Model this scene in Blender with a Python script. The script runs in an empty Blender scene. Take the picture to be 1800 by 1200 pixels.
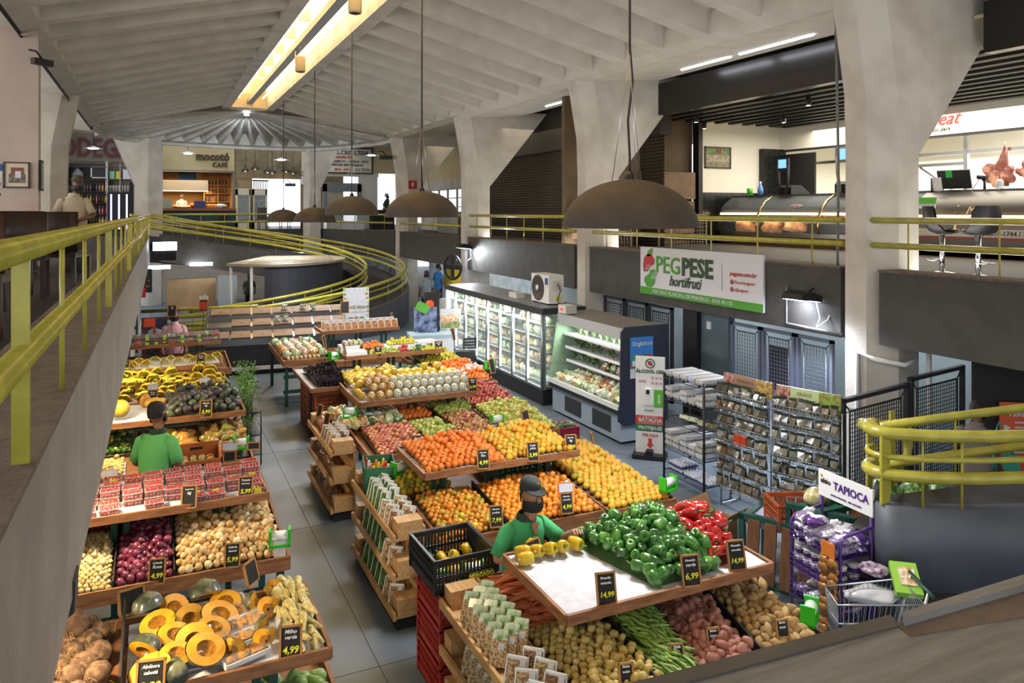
import bpy, math, random
from math import sin, cos, pi, radians
from mathutils import Vector, Matrix, Euler
random.seed(7)
S = bpy.context.scene
COL = S.collection
# ---------------- camera, world, exposure ----------------
TH = math.atan(630 / 1340.0)
cd = bpy.data.cameras.new('camera'); cam = bpy.data.objects.new('camera', cd); COL.objects.link(cam)
cam.location = (0, 0, 3.9); cam.rotation_euler = (pi / 2, 0, -TH)
cd.sensor_width = 36; cd.lens = 26.8; cd.shift_y = -228 / 1800.0; cd.clip_start = .05; cd.clip_end = 300
S.camera = cam
S.view_settings.view_transform = 'Standard'; S.view_settings.look = 'None'
S.view_settings.gamma = 1; S.view_settings.use_curve_mapping = False
S.view_settings.exposure = 0.22
try:
    S.cycles.use_denoising = True; S.cycles.max_bounces = 8; S.cycles.diffuse_bounces = 4; S.cycles.transparent_max_bounces = 12
    S.cycles.sample_clamp_indirect = 4
except Exception: pass
w = bpy.data.worlds.new('World'); S.world = w; w.use_nodes = True
bg = w.node_tree.nodes['Background']; bg.inputs[0].default_value = (.93, .96, 1, 1); bg.inputs[1].default_value = 1.15

def area(name, loc, rot, sx, sy, power, color=(1, 1, 1), shape='RECTANGLE', spread=pi):
    l = bpy.data.lights.new(name, 'AREA'); l.shape = shape; l.size = sx
    if shape in ('RECTANGLE', 'ELLIPSE'): l.size_y = sy
    l.energy = power; l.color = color; l.spread = spread
    o = bpy.data.objects.new(name, l); COL.objects.link(o); o.location = loc; o.rotation_euler = rot
    return o
def spot(name, loc, target, power, color=(1, 1, 1), angle=90, blend=.6, r=.06):
    l = bpy.data.lights.new(name, 'SPOT'); l.energy = power; l.color = color; l.spot_size = radians(angle); l.spot_blend = blend; l.shadow_soft_size = r
    o = bpy.data.objects.new(name, l); COL.objects.link(o); o.location = loc
    o.rotation_euler = (Vector(target) - Vector(loc)).to_track_quat('-Z', 'Y').to_euler(); return o
WARM = (1, .74, .42); COOL = (.86, .93, 1); NEUT = (1, .93, .82)
# lamps inside the five dome pendants
PEND = [(3.84, 5.7, 3.76), (4.0, 12.0, 3.81), (4.07, 17.2, 3.83), (4.2, 22.3, 3.6), (4.27, 28.6, 3.56)]
for x, y, z in PEND:
    area('dome_lamp_light', (x, y, z + .1), (0, 0, 0), .8, .8, 115, (.93, .97, 1), 'DISK')
# row of warm spots under the left walkway, above the left stands
for y in (4.3, 7.0, 10.0, 13.0):
    spot('walkway_spot_light', (-.55, y + .2, 2.02), (-.1, y + .15, 1.0), 115, (1, .80, .50), 125, .8, .08)
for y in (5.2, 8.2, 11.2, 14.4):
    spot('walkway_spot_light', (-1.6, y, 2.02), (-.6, y, .9), 80, (1, .80, .50), 130, .8, .08)
# warm uplight tubes inside the roof lantern
for x in (3.05, 3.75):
    area('lantern_tube_light', (x, 16, 8.55), (pi, 0, 0), .12, 30, 480, (1, .78, .45))
area('lantern_day_light', (3.4, 16, 8.9), (0, 0, 0), .25, 30, 60, COOL)
# cold floods on the pillars
spot('pillar_flood_light', (8.72, 8.5, 2.55), (8.0, 8.0, .6), 420, (.80, .86, 1), 150, .7, .12)
spot('pillar_flood_light', (8.8, 8.62, 2.55), (9.06, 8.75, 2.2), 60, (.80, .86, 1), 150, .7, .1)
spot('pillar_flood_light', (8.75, 22.3, 2.7), (7.8, 20, 1.5), 260, (.9, .95, 1), 150, .7, .12)
# daylight through the far café doorway and the far-end windows
area('doorway_light', (1.3 + 3.2, 45.5, 4.3), (pi / 2, 0, 0), 3.6, 2.2, 260, (.9, .96, 1))
# ceiling lamps in the rooms off the hall
area('butcher_room_light', (15.6, 12.5, 6.2), (0, 0, 0), 3.0, 7.0, 340, (1, .95, .84))
area('butcher_room_light', (16, 6, 5.9), (0, 0, 0), 3.0, 5, 210, (1, .96, .86))
area('back_room_light', (19.3, 10, 5.4), (0, 0, 0), 2, 12, 380, (1, .97, .9))
area('aisle_light', (12, 11.5, 2.15), (0, 0, 0), 3, 8, 170, (.85, .95, 1))
area('aisle_light', (12, 26, 2.3), (0, 0, 0), 4, 10, 260, (.9, .95, 1))
area('cafe_light', (1.2, 41.2, 6.0), (0, 0, 0), 3, 1.0, 90, (1, .8, .5))
area('apse_day_light', (3.4, 32.8, 7.3), (radians(40), 0, 0), .3, .3, 60, COOL)
area('cafe_light', (1.2, 43.2, 5.0), (0, 0, 0), 3, 1.0, 120, (1, .82, .5))
area('underfloor_light', (-1.5, 33, 2.5), (0, 0, 0), 6, .3, 110, COOL)
area('walkway_lamp_light', (-5, 12, 6.6), (0, 0, 0), 4, 16, 70, NEUT)
area('walkway_lamp_light', (11.2, 24, 6.6), (0, 0, 0), 2, 14, 60, (1, .85, .6))
area('left_fill_light', (-7.5, 18, 5.2), (0, radians(-75), 0), 2.6, 30, 1250, (1, .97, .93))  # added off-view fill that brightens the ceiling from the left
area('hidden_fill_uplight', (9.85, 12, 3.012), (pi, 0, 0), .5, 24, 230, (1, .95, .88))  # unseen strip added behind the ledge to lift the ceiling

# ---------------- helpers ----------------
def hexc(h):
    h = h.lstrip('#'); v = [int(h[i:i + 2], 16) / 255 for i in (0, 2, 4)]
    return tuple((c / 12.92 if c <= .04045 else ((c + .055) / 1.055) ** 2.4) for c in v)
MATS = {}
def M(key, col='#808080', rough=.6, metal=0, col2=None, scale=8, detail=3, bump=0, bscale=None, emit=0, ecol=None, alpha=1,
      trans=0, rnd=None, spec=None, stretch=None, ramp=None, coat=0, sss=0, var=0):
    """procedural material: base colour varied by noise (col2), by object (rnd = list of colours)"""
    if key in MATS: return MATS[key]
    m = bpy.data.materials.new(key); m.use_nodes = True; nt = m.node_tree; N = nt.nodes; L = nt.links
    b = N['Principled BSDF']; b.inputs['Roughness'].default_value = rough; b.inputs['Metallic'].default_value = metal
    if spec is not None: b.inputs['Specular IOR Level'].default_value = spec
    if coat: b.inputs['Coat Weight'].default_value = coat; b.inputs['Coat Roughness'].default_value = .15
    if trans: b.inputs['Transmission Weight'].default_value = trans
    if sss: b.inputs['Subsurface Weight'].default_value = sss; b.inputs['Subsurface Scale'].default_value = .02
    tc = N.new('ShaderNodeTexCoord'); vec = tc.outputs['Object']
    if stretch:
        mp = N.new('ShaderNodeMapping'); mp.inputs['Scale'].default_value = stretch; L.new(vec, mp.inputs['Vector']); vec = mp.outputs['Vector']
    src = None
    c1 = hexc(col)
    if rnd:
        oi = N.new('ShaderNodeObjectInfo'); r = N.new('ShaderNodeValToRGB'); HD = lambda c: tuple(q * .8 for q in hexc(c)); r.color_ramp.elements[0].color = (*HD(rnd[0]), 1)
        n = len(rnd)
        r.color_ramp.elements[1].position = 1; r.color_ramp.elements[1].color = (*HD(rnd[-1]), 1)
        for i in range(1, n - 1):
            e = r.color_ramp.elements.new(i / (n - 1)); e.color = (*HD(rnd[i]), 1)
        L.new(oi.outputs['Random'], r.inputs['Fac']); src = r.outputs['Color']
        if col2 is not None:
            off = N.new('ShaderNodeVectorMath'); off.operation = 'MULTIPLY_ADD'; off.inputs[1].default_value = (1, 1, 1)
            cx = N.new('ShaderNodeCombineXYZ')
            mm = N.new('ShaderNodeMath'); mm.operation = 'MULTIPLY'; mm.inputs[1].default_value = 50; L.new(oi.outputs['Random'], mm.inputs[0])
            L.new(mm.outputs[0], cx.inputs[0]); L.new(mm.outputs[0], cx.inputs[2]); L.new(vec, off.inputs[0]); L.new(cx.outputs[0], off.inputs[2]); vec = off.outputs[0]
    if col2 is not None:
        nz = N.new('ShaderNodeTexNoise'); nz.inputs['Scale'].default_value = scale; nz.inputs['Detail'].default_value = detail; L.new(vec, nz.inputs['Vector'])
        rp = N.new('ShaderNodeValToRGB'); rp.color_ramp.elements[0].position = (ramp or (.38, .62))[0]; rp.color_ramp.elements[1].position = (ramp or (.38, .62))[1]
        rp.color_ramp.elements[0].color = (0, 0, 0, 1); rp.color_ramp.elements[1].color = (1, 1, 1, 1)
        L.new(nz.outputs['Fac'], rp.inputs['Fac'])
        mx = N.new('ShaderNodeMix'); mx.data_type = 'RGBA'; L.new(rp.outputs['Color'], mx.inputs['Factor'])
        if src is not None: L.new(src, mx.inputs['A'])
        else: mx.inputs['A'].default_value = (*c1, 1)
        mx.inputs['B'].default_value = (*hexc(col2), 1); src = mx.outputs['Result']
    if src is not None: L.new(src, b.inputs['Base Color'])
    else: b.inputs['Base Color'].default_value = (*c1, 1)
    if bump:
        nb = N.new('ShaderNodeTexNoise'); nb.inputs['Scale'].default_value = bscale or scale * 4; nb.inputs['Detail'].default_value = 4; L.new(vec, nb.inputs['Vector'])
        bp = N.new('ShaderNodeBump'); bp.inputs['Strength'].default_value = bump; bp.inputs['Distance'].default_value = .02
        L.new(nb.outputs['Fac'], bp.inputs['Height']); L.new(bp.outputs['Normal'], b.inputs['Normal'])
    if emit: b.inputs['Emission Color'].default_value = (*hexc(ecol or col), 1); b.inputs['Emission Strength'].default_value = emit
    if alpha < 1: b.inputs['Alpha'].default_value = alpha
    MATS[key] = m
    return m

class MB:
    def __init__(s): s.v = []; s.f = []; s.m = []; s.sm = []; s.mi = 0
    def add(s, vs, fs, smooth=False, mi=None):
        b = len(s.v); s.v += [tuple(p) for p in vs]
        for f in fs: s.f.append([b + i for i in f]); s.m.append(s.mi if mi is None else mi); s.sm.append(smooth)
        return s
    def box(s, x0, y0, z0, x1, y1, z1, mi=None):
        return s.add([(x0, y0, z0), (x1, y0, z0), (x1, y1, z0), (x0, y1, z0), (x0, y0, z1), (x1, y0, z1), (x1, y1, z1), (x0, y1, z1)],
                     [(0, 3, 2, 1), (4, 5, 6, 7), (0, 1, 5, 4), (1, 2, 6, 5), (2, 3, 7, 6), (3, 0, 4, 7)], mi=mi)
    def cbox(s, c, sz, R=None, mi=None):
        hx, hy, hz = sz[0] / 2, sz[1] / 2, sz[2] / 2; c = Vector(c); R = R or Matrix.Identity(3)
        P = [c + R @ Vector(p) for p in [(-hx, -hy, -hz), (hx, -hy, -hz), (hx, hy, -hz), (-hx, hy, -hz), (-hx, -hy, hz), (hx, -hy, hz), (hx, hy, hz), (-hx, hy, hz)]]
        return s.add(P, [(0, 3, 2, 1), (4, 5, 6, 7), (0, 1, 5, 4), (1, 2, 6, 5), (2, 3, 7, 6), (3, 0, 4, 7)], mi=mi)
    def prism(s, pts, z0, z1, mi=None, axis='z'):
        n = len(pts)
        mk = {'z': lambda p, z: (p[0], p[1], z), 'x': lambda p, z: (z, p[0], p[1]), 'y': lambda p, z: (p[0], z, p[1])}[axis]
        return s.add([mk(p, z0) for p in pts] + [mk(p, z1) for p in pts],
                     [tuple(range(n))[::-1], tuple(range(n, 2 * n))] + [(i, (i + 1) % n, n + (i + 1) % n, n + i) for i in range(n)], mi=mi)
    def tube(s, pts, r, n=8, closed=False, caps=True, mi=None, flat=None):
        pts = [Vector(p) for p in pts]; m = len(pts); rs = r if isinstance(r, (list, tuple)) else [r] * m
        rings = []; up = None
        for i, p in enumerate(pts):
            a = pts[(i - 1) % m] if (closed or i > 0) else p; b = pts[(i + 1) % m] if (closed or i < m - 1) else p
            t = (b - a)
            if t.length < 1e-9: t = Vector((0, 0, 1))
            t.normalize()
            if up is None:
                up = Vector((0, 0, 1)) if abs(t.z) < .9 else Vector((1, 0, 0))
            x = up.cross(t)
            if x.length < 1e-4: x = Vector((0, 1, 0)).cross(t)
            x.normalize(); y = t.cross(x); up = y if flat is None else up
            rings.append([p + (x * cos(2 * pi * k / n) * rs[i] + y * sin(2 * pi * k / n) * rs[i] * (flat or 1)) for k in range(n)])
        vs = [q for R in rings for q in R]; fs = []
        for i in range(m if closed else m - 1):
            j = (i + 1) % m
            for k in range(n): fs.append((i * n + k, i * n + (k + 1) % n, j * n + (k + 1) % n, j * n + k))
        s.add(vs, fs, True, mi)
        if caps and not closed:
            b = len(s.v) - len(vs)
            s.f.append([b + k for k in range(n)][::-1]); s.m.append(s.mi if mi is None else mi); s.sm.append(False)
            s.f.append([b + (m - 1) * n + k for k in range(n)]); s.m.append(s.mi if mi is None else mi); s.sm.append(False)
        return s
    def lathe(s, prof, n=16, c=(0, 0, 0), R=None, mi=None, smooth=True, fn=None):
        c = Vector(c); R = R or Matrix.Identity(3); vs = []; m = len(prof)
        for i, (r, z) in enumerate(prof):
            for k in range(n):
                a = 2 * pi * k / n; q = r
                if fn: q = r * fn(a, i / (m - 1))
                vs.append(c + R @ Vector((q * cos(a), q * sin(a), z)))
        fs = [(i * n + k, i * n + (k + 1) % n, (i + 1) * n + (k + 1) % n, (i + 1) * n + k) for i in range(m - 1) for k in range(n)]
        return s.add(vs, fs, smooth, mi)
    def sphere(s, c, r, n=12, mi=None, sc=(1, 1, 1), R=None):
        m = max(4, n // 2); prof = [(max(1e-4, r * sin(pi * i / m)), -r * cos(pi * i / m)) for i in range(m + 1)]
        b = len(s.v); s.lathe(prof, n, (0, 0, 0), None, mi); c = Vector(c)
        for i in range(b, len(s.v)):
            p = Vector(s.v[i]); p = Vector((p.x * sc[0], p.y * sc[1], p.z * sc[2]))
            if R: p = R @ p
            s.v[i] = tuple(p + c)
        return s
    def xf(s, T):
        s.v = [tuple(T @ Vector(p)) for p in s.v]; return s
    def mesh(s, name, mats):
        me = bpy.data.meshes.new(name); me.from_pydata(s.v, [], s.f); mats = mats if isinstance(mats, (list, tuple)) else [mats]
        for x in mats: me.materials.append(x)
        me.polygons.foreach_set('material_index', [min(i, len(mats) - 1) for i in s.m]); me.polygons.foreach_set('use_smooth', s.sm); me.update()
        return me
    def build(s, name, mats, parent=None, loc=None, rot=None):
        return link(name, s.mesh(name, mats), parent, loc, rot)
def link(name, me, parent=None, loc=None, rot=None):
    o = bpy.data.objects.new(name, me); COL.objects.link(o)
    if parent is not None: o.parent = parent
    if loc is not None: o.location = loc
    if rot is not None: o.rotation_euler = rot
    return o
def tag(o, label, cat, group=None, kind=None):
    o['label'] = label; o['category'] = cat
    if group: o['group'] = group
    if kind: o['kind'] = kind
    return o
def thing(name, label, cat, loc=(0, 0, 0), rz=0, group=None):
    o = bpy.data.objects.new(name, None); COL.objects.link(o); o.location = loc; o.rotation_euler = (0, 0, rz); o.empty_display_size = .1
    return tag(o, label, cat, group)
def struct(o): o['kind'] = 'structure'; return o
KIDS = {}
def dup(o, loc=None, rot=None, label=None, group=None, scale=None, parent=None):
    c = o.copy(); COL.objects.link(c)
    if parent is not None: c.parent = parent
    if loc is not None: c.location = loc
    if rot is not None: c.rotation_euler = rot
    if scale is not None: c.scale = scale if isinstance(scale, (tuple, list)) else (scale,) * 3
    if label: c['label'] = label
    if group: c['group'] = group
    if o.name not in KIDS: KIDS[o.name] = list(o.children)
    for ch in KIDS[o.name]: dup(ch, parent=c)
    return c
def text(s, size, mat, parent=None, loc=(0, 0, 0), rot=(pi / 2, 0, 0), align='CENTER', name='lettering', ext=.002, shear=0, xs=1, bold=0):
    cu = bpy.data.curves.new('t', 'FONT'); cu.body = s; cu.size = size; cu.align_x = align; cu.align_y = 'CENTER'; cu.extrude = ext; cu.shear = shear; cu.resolution_u = 2; cu.offset = bold
    o = bpy.data.objects.new('t', cu); COL.objects.link(o)
    dg = bpy.context.evaluated_depsgraph_get(); me = bpy.data.meshes.new_from_object(o.evaluated_get(dg)); bpy.data.objects.remove(o)
    me.materials.clear(); me.materials.append(mat)
    q = link(name, me, parent, loc, rot); q.scale = (xs, 1, 1); return q
def arc(cx, cy, r, a0, a1, n, z0=0, z1=None):
    z1 = z0 if z1 is None else z1
    return [(cx + r * cos(a0 + (a1 - a0) * i / n), cy + r * sin(a0 + (a1 - a0) * i / n), z0 + (z1 - z0) * i / n) for i in range(n + 1)]
def rz3(a): return Matrix.Rotation(a, 3, 'Z')
# ---------------- shared materials ----------------
mWhite = M('white_painted_concrete', '#cfc9bf', .8, col2='#bcb5aa', scale=1.5, bump=.25, bscale=30)
mRib = M('ceiling_concrete', '#d2ccc2', .85, col2='#c8c2b7', scale=2.2, bump=.3, bscale=25)
mGrey = M('grey_painted_parapet', '#484642', .7, col2='#403e3b', scale=3, bump=.2, bscale=40)
mGreyL = M('light_grey_parapet', '#8a8884', .6, col2='#7d7b78', scale=2.5, bump=.35, bscale=25)
mTop = M('dusty_brown_ledge', '#5c5046', .9, col2='#6b6056', scale=9, bump=.4)
mYel = M('yellow_gloss_paint', '#b2aa40', .24, col2='#a19a3a', scale=6, bump=.08, spec=.6)
mWood = M('tray_wood', '#9a6840', .55, col2='#7a4e2e', scale=5, detail=5, stretch=(1, 1, 6), bump=.1)
mPine = M('pine_wood', '#c9a06c', .6, col2='#b48a58', scale=5, detail=5, stretch=(6, 1, 6), bump=.1)
mGreenP = M('dark_green_steel', '#1f4a3e', .45, col2='#1a3f36', scale=10)
mBlack = M('black_paint', '#17171a', .5)
mSteel = M('brushed_steel', '#b8b9ba', .28, 1, bump=.05, stretch=(1, 20, 20))
mChrome = M('chrome', '#d5d6d8', .12, 1)
mDark = M('dark_panel', '#1d1b1a', .7)  # one even dark colour for many fittings
mPaper = M('white_paper', '#d3d3d8', .8, col2='#c6c6ce', scale=12, bump=.5, bscale=7)
mWhiteP = M('white_plastic', '#e8e8e6', .35)
mGlass = M('clear_glass', '#f2fbfa', .03, alpha=.12, spec=.8)
mFilm = M('plastic_film', '#ffffff', .12, alpha=.08, spec=.9, bump=.8, bscale=40)
mLamp = M('lamp_glow_white', '#ffffff', .4, emit=14, ecol='#eef3ff')
mLampW = M('lamp_glow_warm', '#ffffff', .4, emit=12, ecol='#ffd79a')
mYText = M('yellow_chalk', '#e6e338', .8)
mWText = M('white_chalk', '#e8e8e8', .8)
mChalk = M('chalkboard_black', '#1c1b1b', .85, col2='#262524', scale=20)
mRedP = M('red_plastic', '#c22a2a', .4)
mGreenB = M('bright_green_plastic', '#2fc022', .35)
mOrangeC = M('orange_crate_plastic', '#a8552f', .5, col2='#964a28', scale=6)
# ================= STRUCTURE =================
def floor_mat():
    m = M('worn_concrete_floor', '#6f7b88', .42, col2='#566069', scale=.9, detail=8, ramp=(.3, .7), bump=.12, bscale=18, spec=.4)
    return m
fl = MB().box(-14, -4, -.2, 26, 52, 0).build('floor', floor_mat()); struct(fl)
jm = M('floor_joint', '#3f4246', .8)
jb = MB()
for y in (3.2, 6.4, 9.6, 12.8, 16): jb.box(.9, y, .0, 9.3, y + .008, .0015)
for x in (1.75, 6.2): jb.box(x, 1, .0, x + .008, 22, .0015)
struct(jb.build('trim_1', jm))
# --- roof: sloped slab with transverse ribs and two edge beams ---
EZ, RZ, XL, XR, XC = 6.87, 8.02, -2.0, 9.0, 3.4
def roofz(x):
    if x >= XC: return RZ - (RZ - EZ) * max(0, (x - 4.2)) / (XR - 4.2)
    return RZ - (RZ - EZ) * max(0, (2.6 - x)) / (2.6 - XL)
ceil = MB()
for side in (0, 1):
    xa, xb = (4.2, 8.65) if side else (2.6, -1.65)
    xe = XR if side else XL; xo = 10.9 if side else -3.9
    za, zb = roofz(xa), roofz(xb)
    Y0, Y1 = -5.0, 32.6
    # slab above the ribs
    pts = [(xa, za + .45), (xb, zb + .38), (xb, zb + .55), (xa, za + .62)]
    ceil.prism(pts if side else pts[::-1], Y0, Y1, axis='y')
    # edge beam over the columns
    pts = [(xb, zb), (xe, EZ), (xo, EZ + .16), (xo, EZ + .9), (xb, zb + .55)]
    ceil.prism(pts if side else pts[::-1], Y0, Y1 - .4, axis='y')
    # ribs
    y = -4.6
    while y < 32.2:
        b, t = .17, .30
        P = [(xa, y - b, za), (xa, y + b, za), (xa, y + t, za + .46), (xa, y - t, za + .46), (xb, y - b, zb), (xb, y + b, zb), (xb, y + t, zb + .4), (xb, y - t, zb + .4)]
        ceil.add(P, [(0, 1, 2, 3), (7, 6, 5, 4), (0, 4, 5, 1), (1, 5, 6, 2), (2, 6, 7, 3), (3, 7, 4, 0)])
        y += 1.27
ceil.prism([(-2, 6.75), (2.6, 7.9), (4.2, 7.9), (9, 6.75), (9, 9.5), (-2, 9.5)], 32.5, 32.6, axis='y')
ceil_o = struct(ceil.build('ceiling', mRib))
# fan of folded plates at the far end
fan = MB(); apex = Vector((XC, 32.4, RZ - .05))
ring = [(XR, 30.2), (8.9, 32.0), (7.9, 35.0), (6.6, 37.0), (5.0, 37.1), (3.5, 37.0), (2.0, 36.6), (.45, 36.0), (-1.1, 34.6), (-1.8, 32.4), (XL, 30.2)]
pts = []
for a, b in zip(ring, ring[1:]):
    for k in range(2): pts.append((a[0] + (b[0] - a[0]) * k / 2, a[1] + (b[1] - a[1]) * k / 2))
pts.append(ring[-1])
for i in range(len(pts) - 1):
    a, b = pts[i], pts[i + 1]; mx, my = (a[0] * .5 + b[0] * .5), (a[1] * .5 + b[1] * .5)
    q = lambda p, t, dz: (apex.x + (p[0] - apex.x) * t, apex.y + (p[1] - apex.y) * t, apex.z + (EZ - apex.z) * t + dz)
    a1 = (a[0] * .75 + b[0] * .25, a[1] * .75 + b[1] * .25); b1 = (a[0] * .25 + b[0] * .75, a[1] * .25 + b[1] * .75)
    for p0, p1, d0, d1 in ((a, a1, .0, .0), (a1, (mx, my), 0, .5), ((mx, my), b1, .5, .5), (b1, b, .5, 0)):
        fan.add([q(p0, .03, .0), q(p1, .03, .0), q(p1, .93, d1), q(p0, .93, d0)], [(0, 1, 2, 3)])
        fan.add([q(p0, .93, d0), q(p1, .93, d1), q(p1, .93, .0), q(p0, .93, .0)], [(0, 1, 2, 3)])
    fan.add([q(a, .93, 0), q(b, .93, 0), q(b, 1, 0), q(a, 1, 0)], [(0, 1, 2, 3)])
    fan.add([q(a, 1, -.12), q(b, 1, -.12), q(b, 1, 1.1), q(a, 1, 1.1)], [(0, 1, 2, 3)])
    fan.add([q(a, .985, -.12), q(b, .985, -.12), q(b, 1, -.12), q(a, 1, -.12)], [(0, 1, 2, 3)])
    fan.add([q(a, .985, -.12), q(b, .985, -.12), q(b, .985, 0), q(a, .985, 0)], [(0, 1, 2, 3)])
struct(fan.build('ceiling_apse', M('apse_concrete', '#d6d3cd', .85, col2='#c4c1bb', scale=2, bump=.3, bscale=22)))
struct(MB().add([(3.3, 32.42, 7.78), (3.5, 32.42, 7.78), (3.47, 32.42, 8.0), (3.33, 32.42, 8.0)], [(0, 1, 2, 3)]).build('window_apex', M('apex_daylight', '#ffffff', .5, emit=12, ecol='#dfe6ff')))
lan = MB()
for x0, x1 in ((2.42, 2.72), (4.06, 4.38)):
    lan.box(x0, -5, RZ - .06, x1, 32.0, RZ + .5)
lan.box(2.42, 31.9, RZ - .06, 4.38, 32.35, RZ + .5)
lan.box(3.34, -5, RZ + .15, 3.56, 31.9, RZ + .32, mi=1)
struct(lan.build('beam_lantern', [mWhite, M('lantern_channel', '#9aa3ad', .5)]))
lan = MB()
mLan = M('lantern_lining', '#e9dcc0', .7, col2='#dccba5', scale=1.2)
lan.add([(2.72, -5, RZ + .4), (2.72, 31.9, RZ + .4), (2.95, 31.9, RZ + 1.1), (2.95, -5, RZ + 1.1), (4.06, -5, RZ + .4), (4.06, 31.9, RZ + .4), (3.85, 31.9, RZ + 1.1), (3.85, -5, RZ + 1.1)],
        [(0, 1, 2, 3), (7, 6, 5, 4), (3, 2, 6, 7)])
lan.add([(2.7, 31.8, RZ), (4.1, 31.8, RZ), (4.1, 31.8, RZ + 1.1), (2.7, 31.8, RZ + 1.1)], [(0, 1, 2, 3)])
for y in range(0, 31, 2):
    lan.box(2.74, y + .0, RZ + .3, 3.3, y + .06, RZ + .95)
struct(lan.build('ceiling_lantern', mLan))
for xx, side in ((2.98, 'left'), (3.88, 'right')):
    t = MB()
    for k in range(13): t.tube([(xx, -1 + k * 2.5, RZ + .32), (xx, 1.2 + k * 2.5, RZ + .32)], .03, 8)
    tag(t.build('tube_light', M('lantern_tube', '#fff3dd', .5, emit=9, ecol='#ffdca0')), 'run of warm fluorescent tubes along the %s edge of the roof lantern' % side, 'light')
# spots hanging from the lantern channel
mSpot = M('cream_spot_housing', '#b9ab8c', .5)
for i, (u, y, z) in enumerate(((0, 14.2, 7.62), (0, 20.1, 7.5))):
    t = thing('hanging_spotlight', 'cream cylindrical spotlight hanging from the roof lantern, %s' % ('nearest the camera' if i == 0 else 'farther along, above the second lamp cord'), 'light', (3.42, y, z))
    MB().lathe([(.001, 0), (.12, 0), (.13, .04), (.13, .36), (.11, .4), (.001, .4)], 18).build('housing', mSpot, t)
    MB().lathe([(.001, -.012), (.085, -.012), (.1, .0)], 18).build('lens', mBlack, t)
    b = MB(); b.tube([(-.12, 0, .25), (-.12, 0, .52), (.12, 0, .52), (.12, 0, .25)], .012, 6); b.tube([(0, 0, .52), (0, 0, .75)], .012, 6); b.build('bracket', mSteel, t)
# --- columns ---
def column(name, xc, yc, s, label=None):
    """hall columns: s=+1 right row, -1 left row; flares outward to carry the mezzanine roof"""
    def X(d): return xc + s * d
    b = MB()
    low = [(.35, .42), (.0, .18), (.0, -.18), (.35, -.42), (.78, -.42), (.78, .42)]
    def ringz(z, inn, out, wd=1.0):
        return [(X(.35 + inn), yc + .42 * wd, z), (X(inn), yc + .18, z), (X(inn), yc - .18, z), (X(.35 + inn), yc - .42 * wd, z), (X(out), yc - .42 * wd, z), (X(out), yc + .42 * wd, z)]
    rings = [ringz(0, .02, .78), ringz(3.0, .02, .78), ringz(4.7, 0.03, .78), ringz(5.6, .0, 1.55), ringz(7.15, -.28, 2.85)]
    vs = [p for r in rings for p in r]; fs = []
    for i in range(len(rings) - 1):
        for k in range(6):
            f = (i * 6 + k, i * 6 + (k + 1) % 6, (i + 1) * 6 + (k + 1) % 6, (i + 1) * 6 + k); fs.append(f if s < 0 else f[::-1])
    fs.append(tuple(range(24, 30)))
    b.add(vs, fs); o = b.build(name, mWhite); return struct(o)
for i, y in enumerate((-.1, 7.72, 15.4, 22.9, 30.3)):
    column('column_right.%03d' % i if i else 'column_right', 9.0, y, 1)
    if i in (2, 3): column('column_left.%03d' % i, -2.0, y, -1)
def endcol(name, pts, top=None):
    b = MB(); n = len(pts); cx = sum(p[0] for p in pts) / n; cy = sum(p[1] for p in pts) / n
    R = [(0, 1, 0), (5.0, 1, 0), (7.0, 1.0, 1)]
    vs = []
    for z, sc, t in R:
        for j, p in enumerate(pts): 
            d = (top[0] if (t and top and j in top[1]) else 0)
            vs.append((p[0] + d, p[1], z))
    fs = [(i * n + k, i * n + (k + 1) % n, (i + 1) * n + (k + 1) % n, (i + 1) * n + k) for i in range(2) for k in range(n)] + [tuple(range(2 * n, 3 * n))]
    b.add(vs, fs); return struct(b.build(name, mWhite))
endcol('column_far', [(6.45, 37.1), (6.7, 36.75), (7.2, 36.7), (7.3, 37.5), (6.6, 37.7)], (.9, (2, 3)))
endcol('column_far.001', [(-.75, 35.6), (-.7, 35.1), (-.2, 35.0), (.3, 35.3), (.36, 36.0)], (-.8, (0, 1)))
# --- mezzanine decks and parapets ---
PZ, PB, DZ = 3.09, 2.07, 3.0
deck = MB()
deck.box(9.3, -4, 2.75, 26, 52, DZ); struct(deck.build('slab_right', mGrey))
deck = MB(); deck.box(-14, 1.0, 2.75, -.75, 31, DZ); deck.box(-14, 31, 2.75, -1.6, 52, DZ); struct(deck.build('slab_left', M('left_deck', '#2b221c', .6, col2='#201915', scale=5)))
deck = MB(); deck.box(-1.6, 37.6, 2.75, 9.3, 52, DZ); struct(deck.build('slab_far', mGrey))
ys = [(-.1, 7.2), (8.1, 15.0), (15.85, 22.5), (23.3, 29.9)]
for i, (a, b) in enumerate(((-3, 7.35), (8.0, 15.05), (15.75, 22.55), (23.25, 29.95))):
    p = MB(); p.box(9.04, a, PB, 9.26, b, PZ - .02); struct(p.build('wall_parapet_right' + ('.%03d' % i if i else ''), mGrey))
    p = MB(); p.box(9.02, a, PZ - .02, 9.45, b, PZ + .01); struct(p.build('trim_ledge' + '.%03d' % (i + 1), mTop))
def wallseg(name, a, b, z0, z1, t, mat):
    a = Vector(a); b = Vector(b); d = (b - a).normalized(); n = Vector((-d.y, d.x)) * t
    return struct(MB().prism([a, b, b + n, a + n], z0, z1).build(name, mat))
wallseg('wall_parapet_far', (9.05, 30.7), (7.25, 36.9), PB - .1, PZ, -.2, mGrey)
wallseg('wall_parapet_far.001', (6.5, 37.4), (.3, 36.2), PB - .1, PZ, .2, mGrey)
wallseg('wall_parapet_far.002', (-.6, 35.4), (-1.9, 31.0), PB - .1, PZ, -.2, mGrey)
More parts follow.
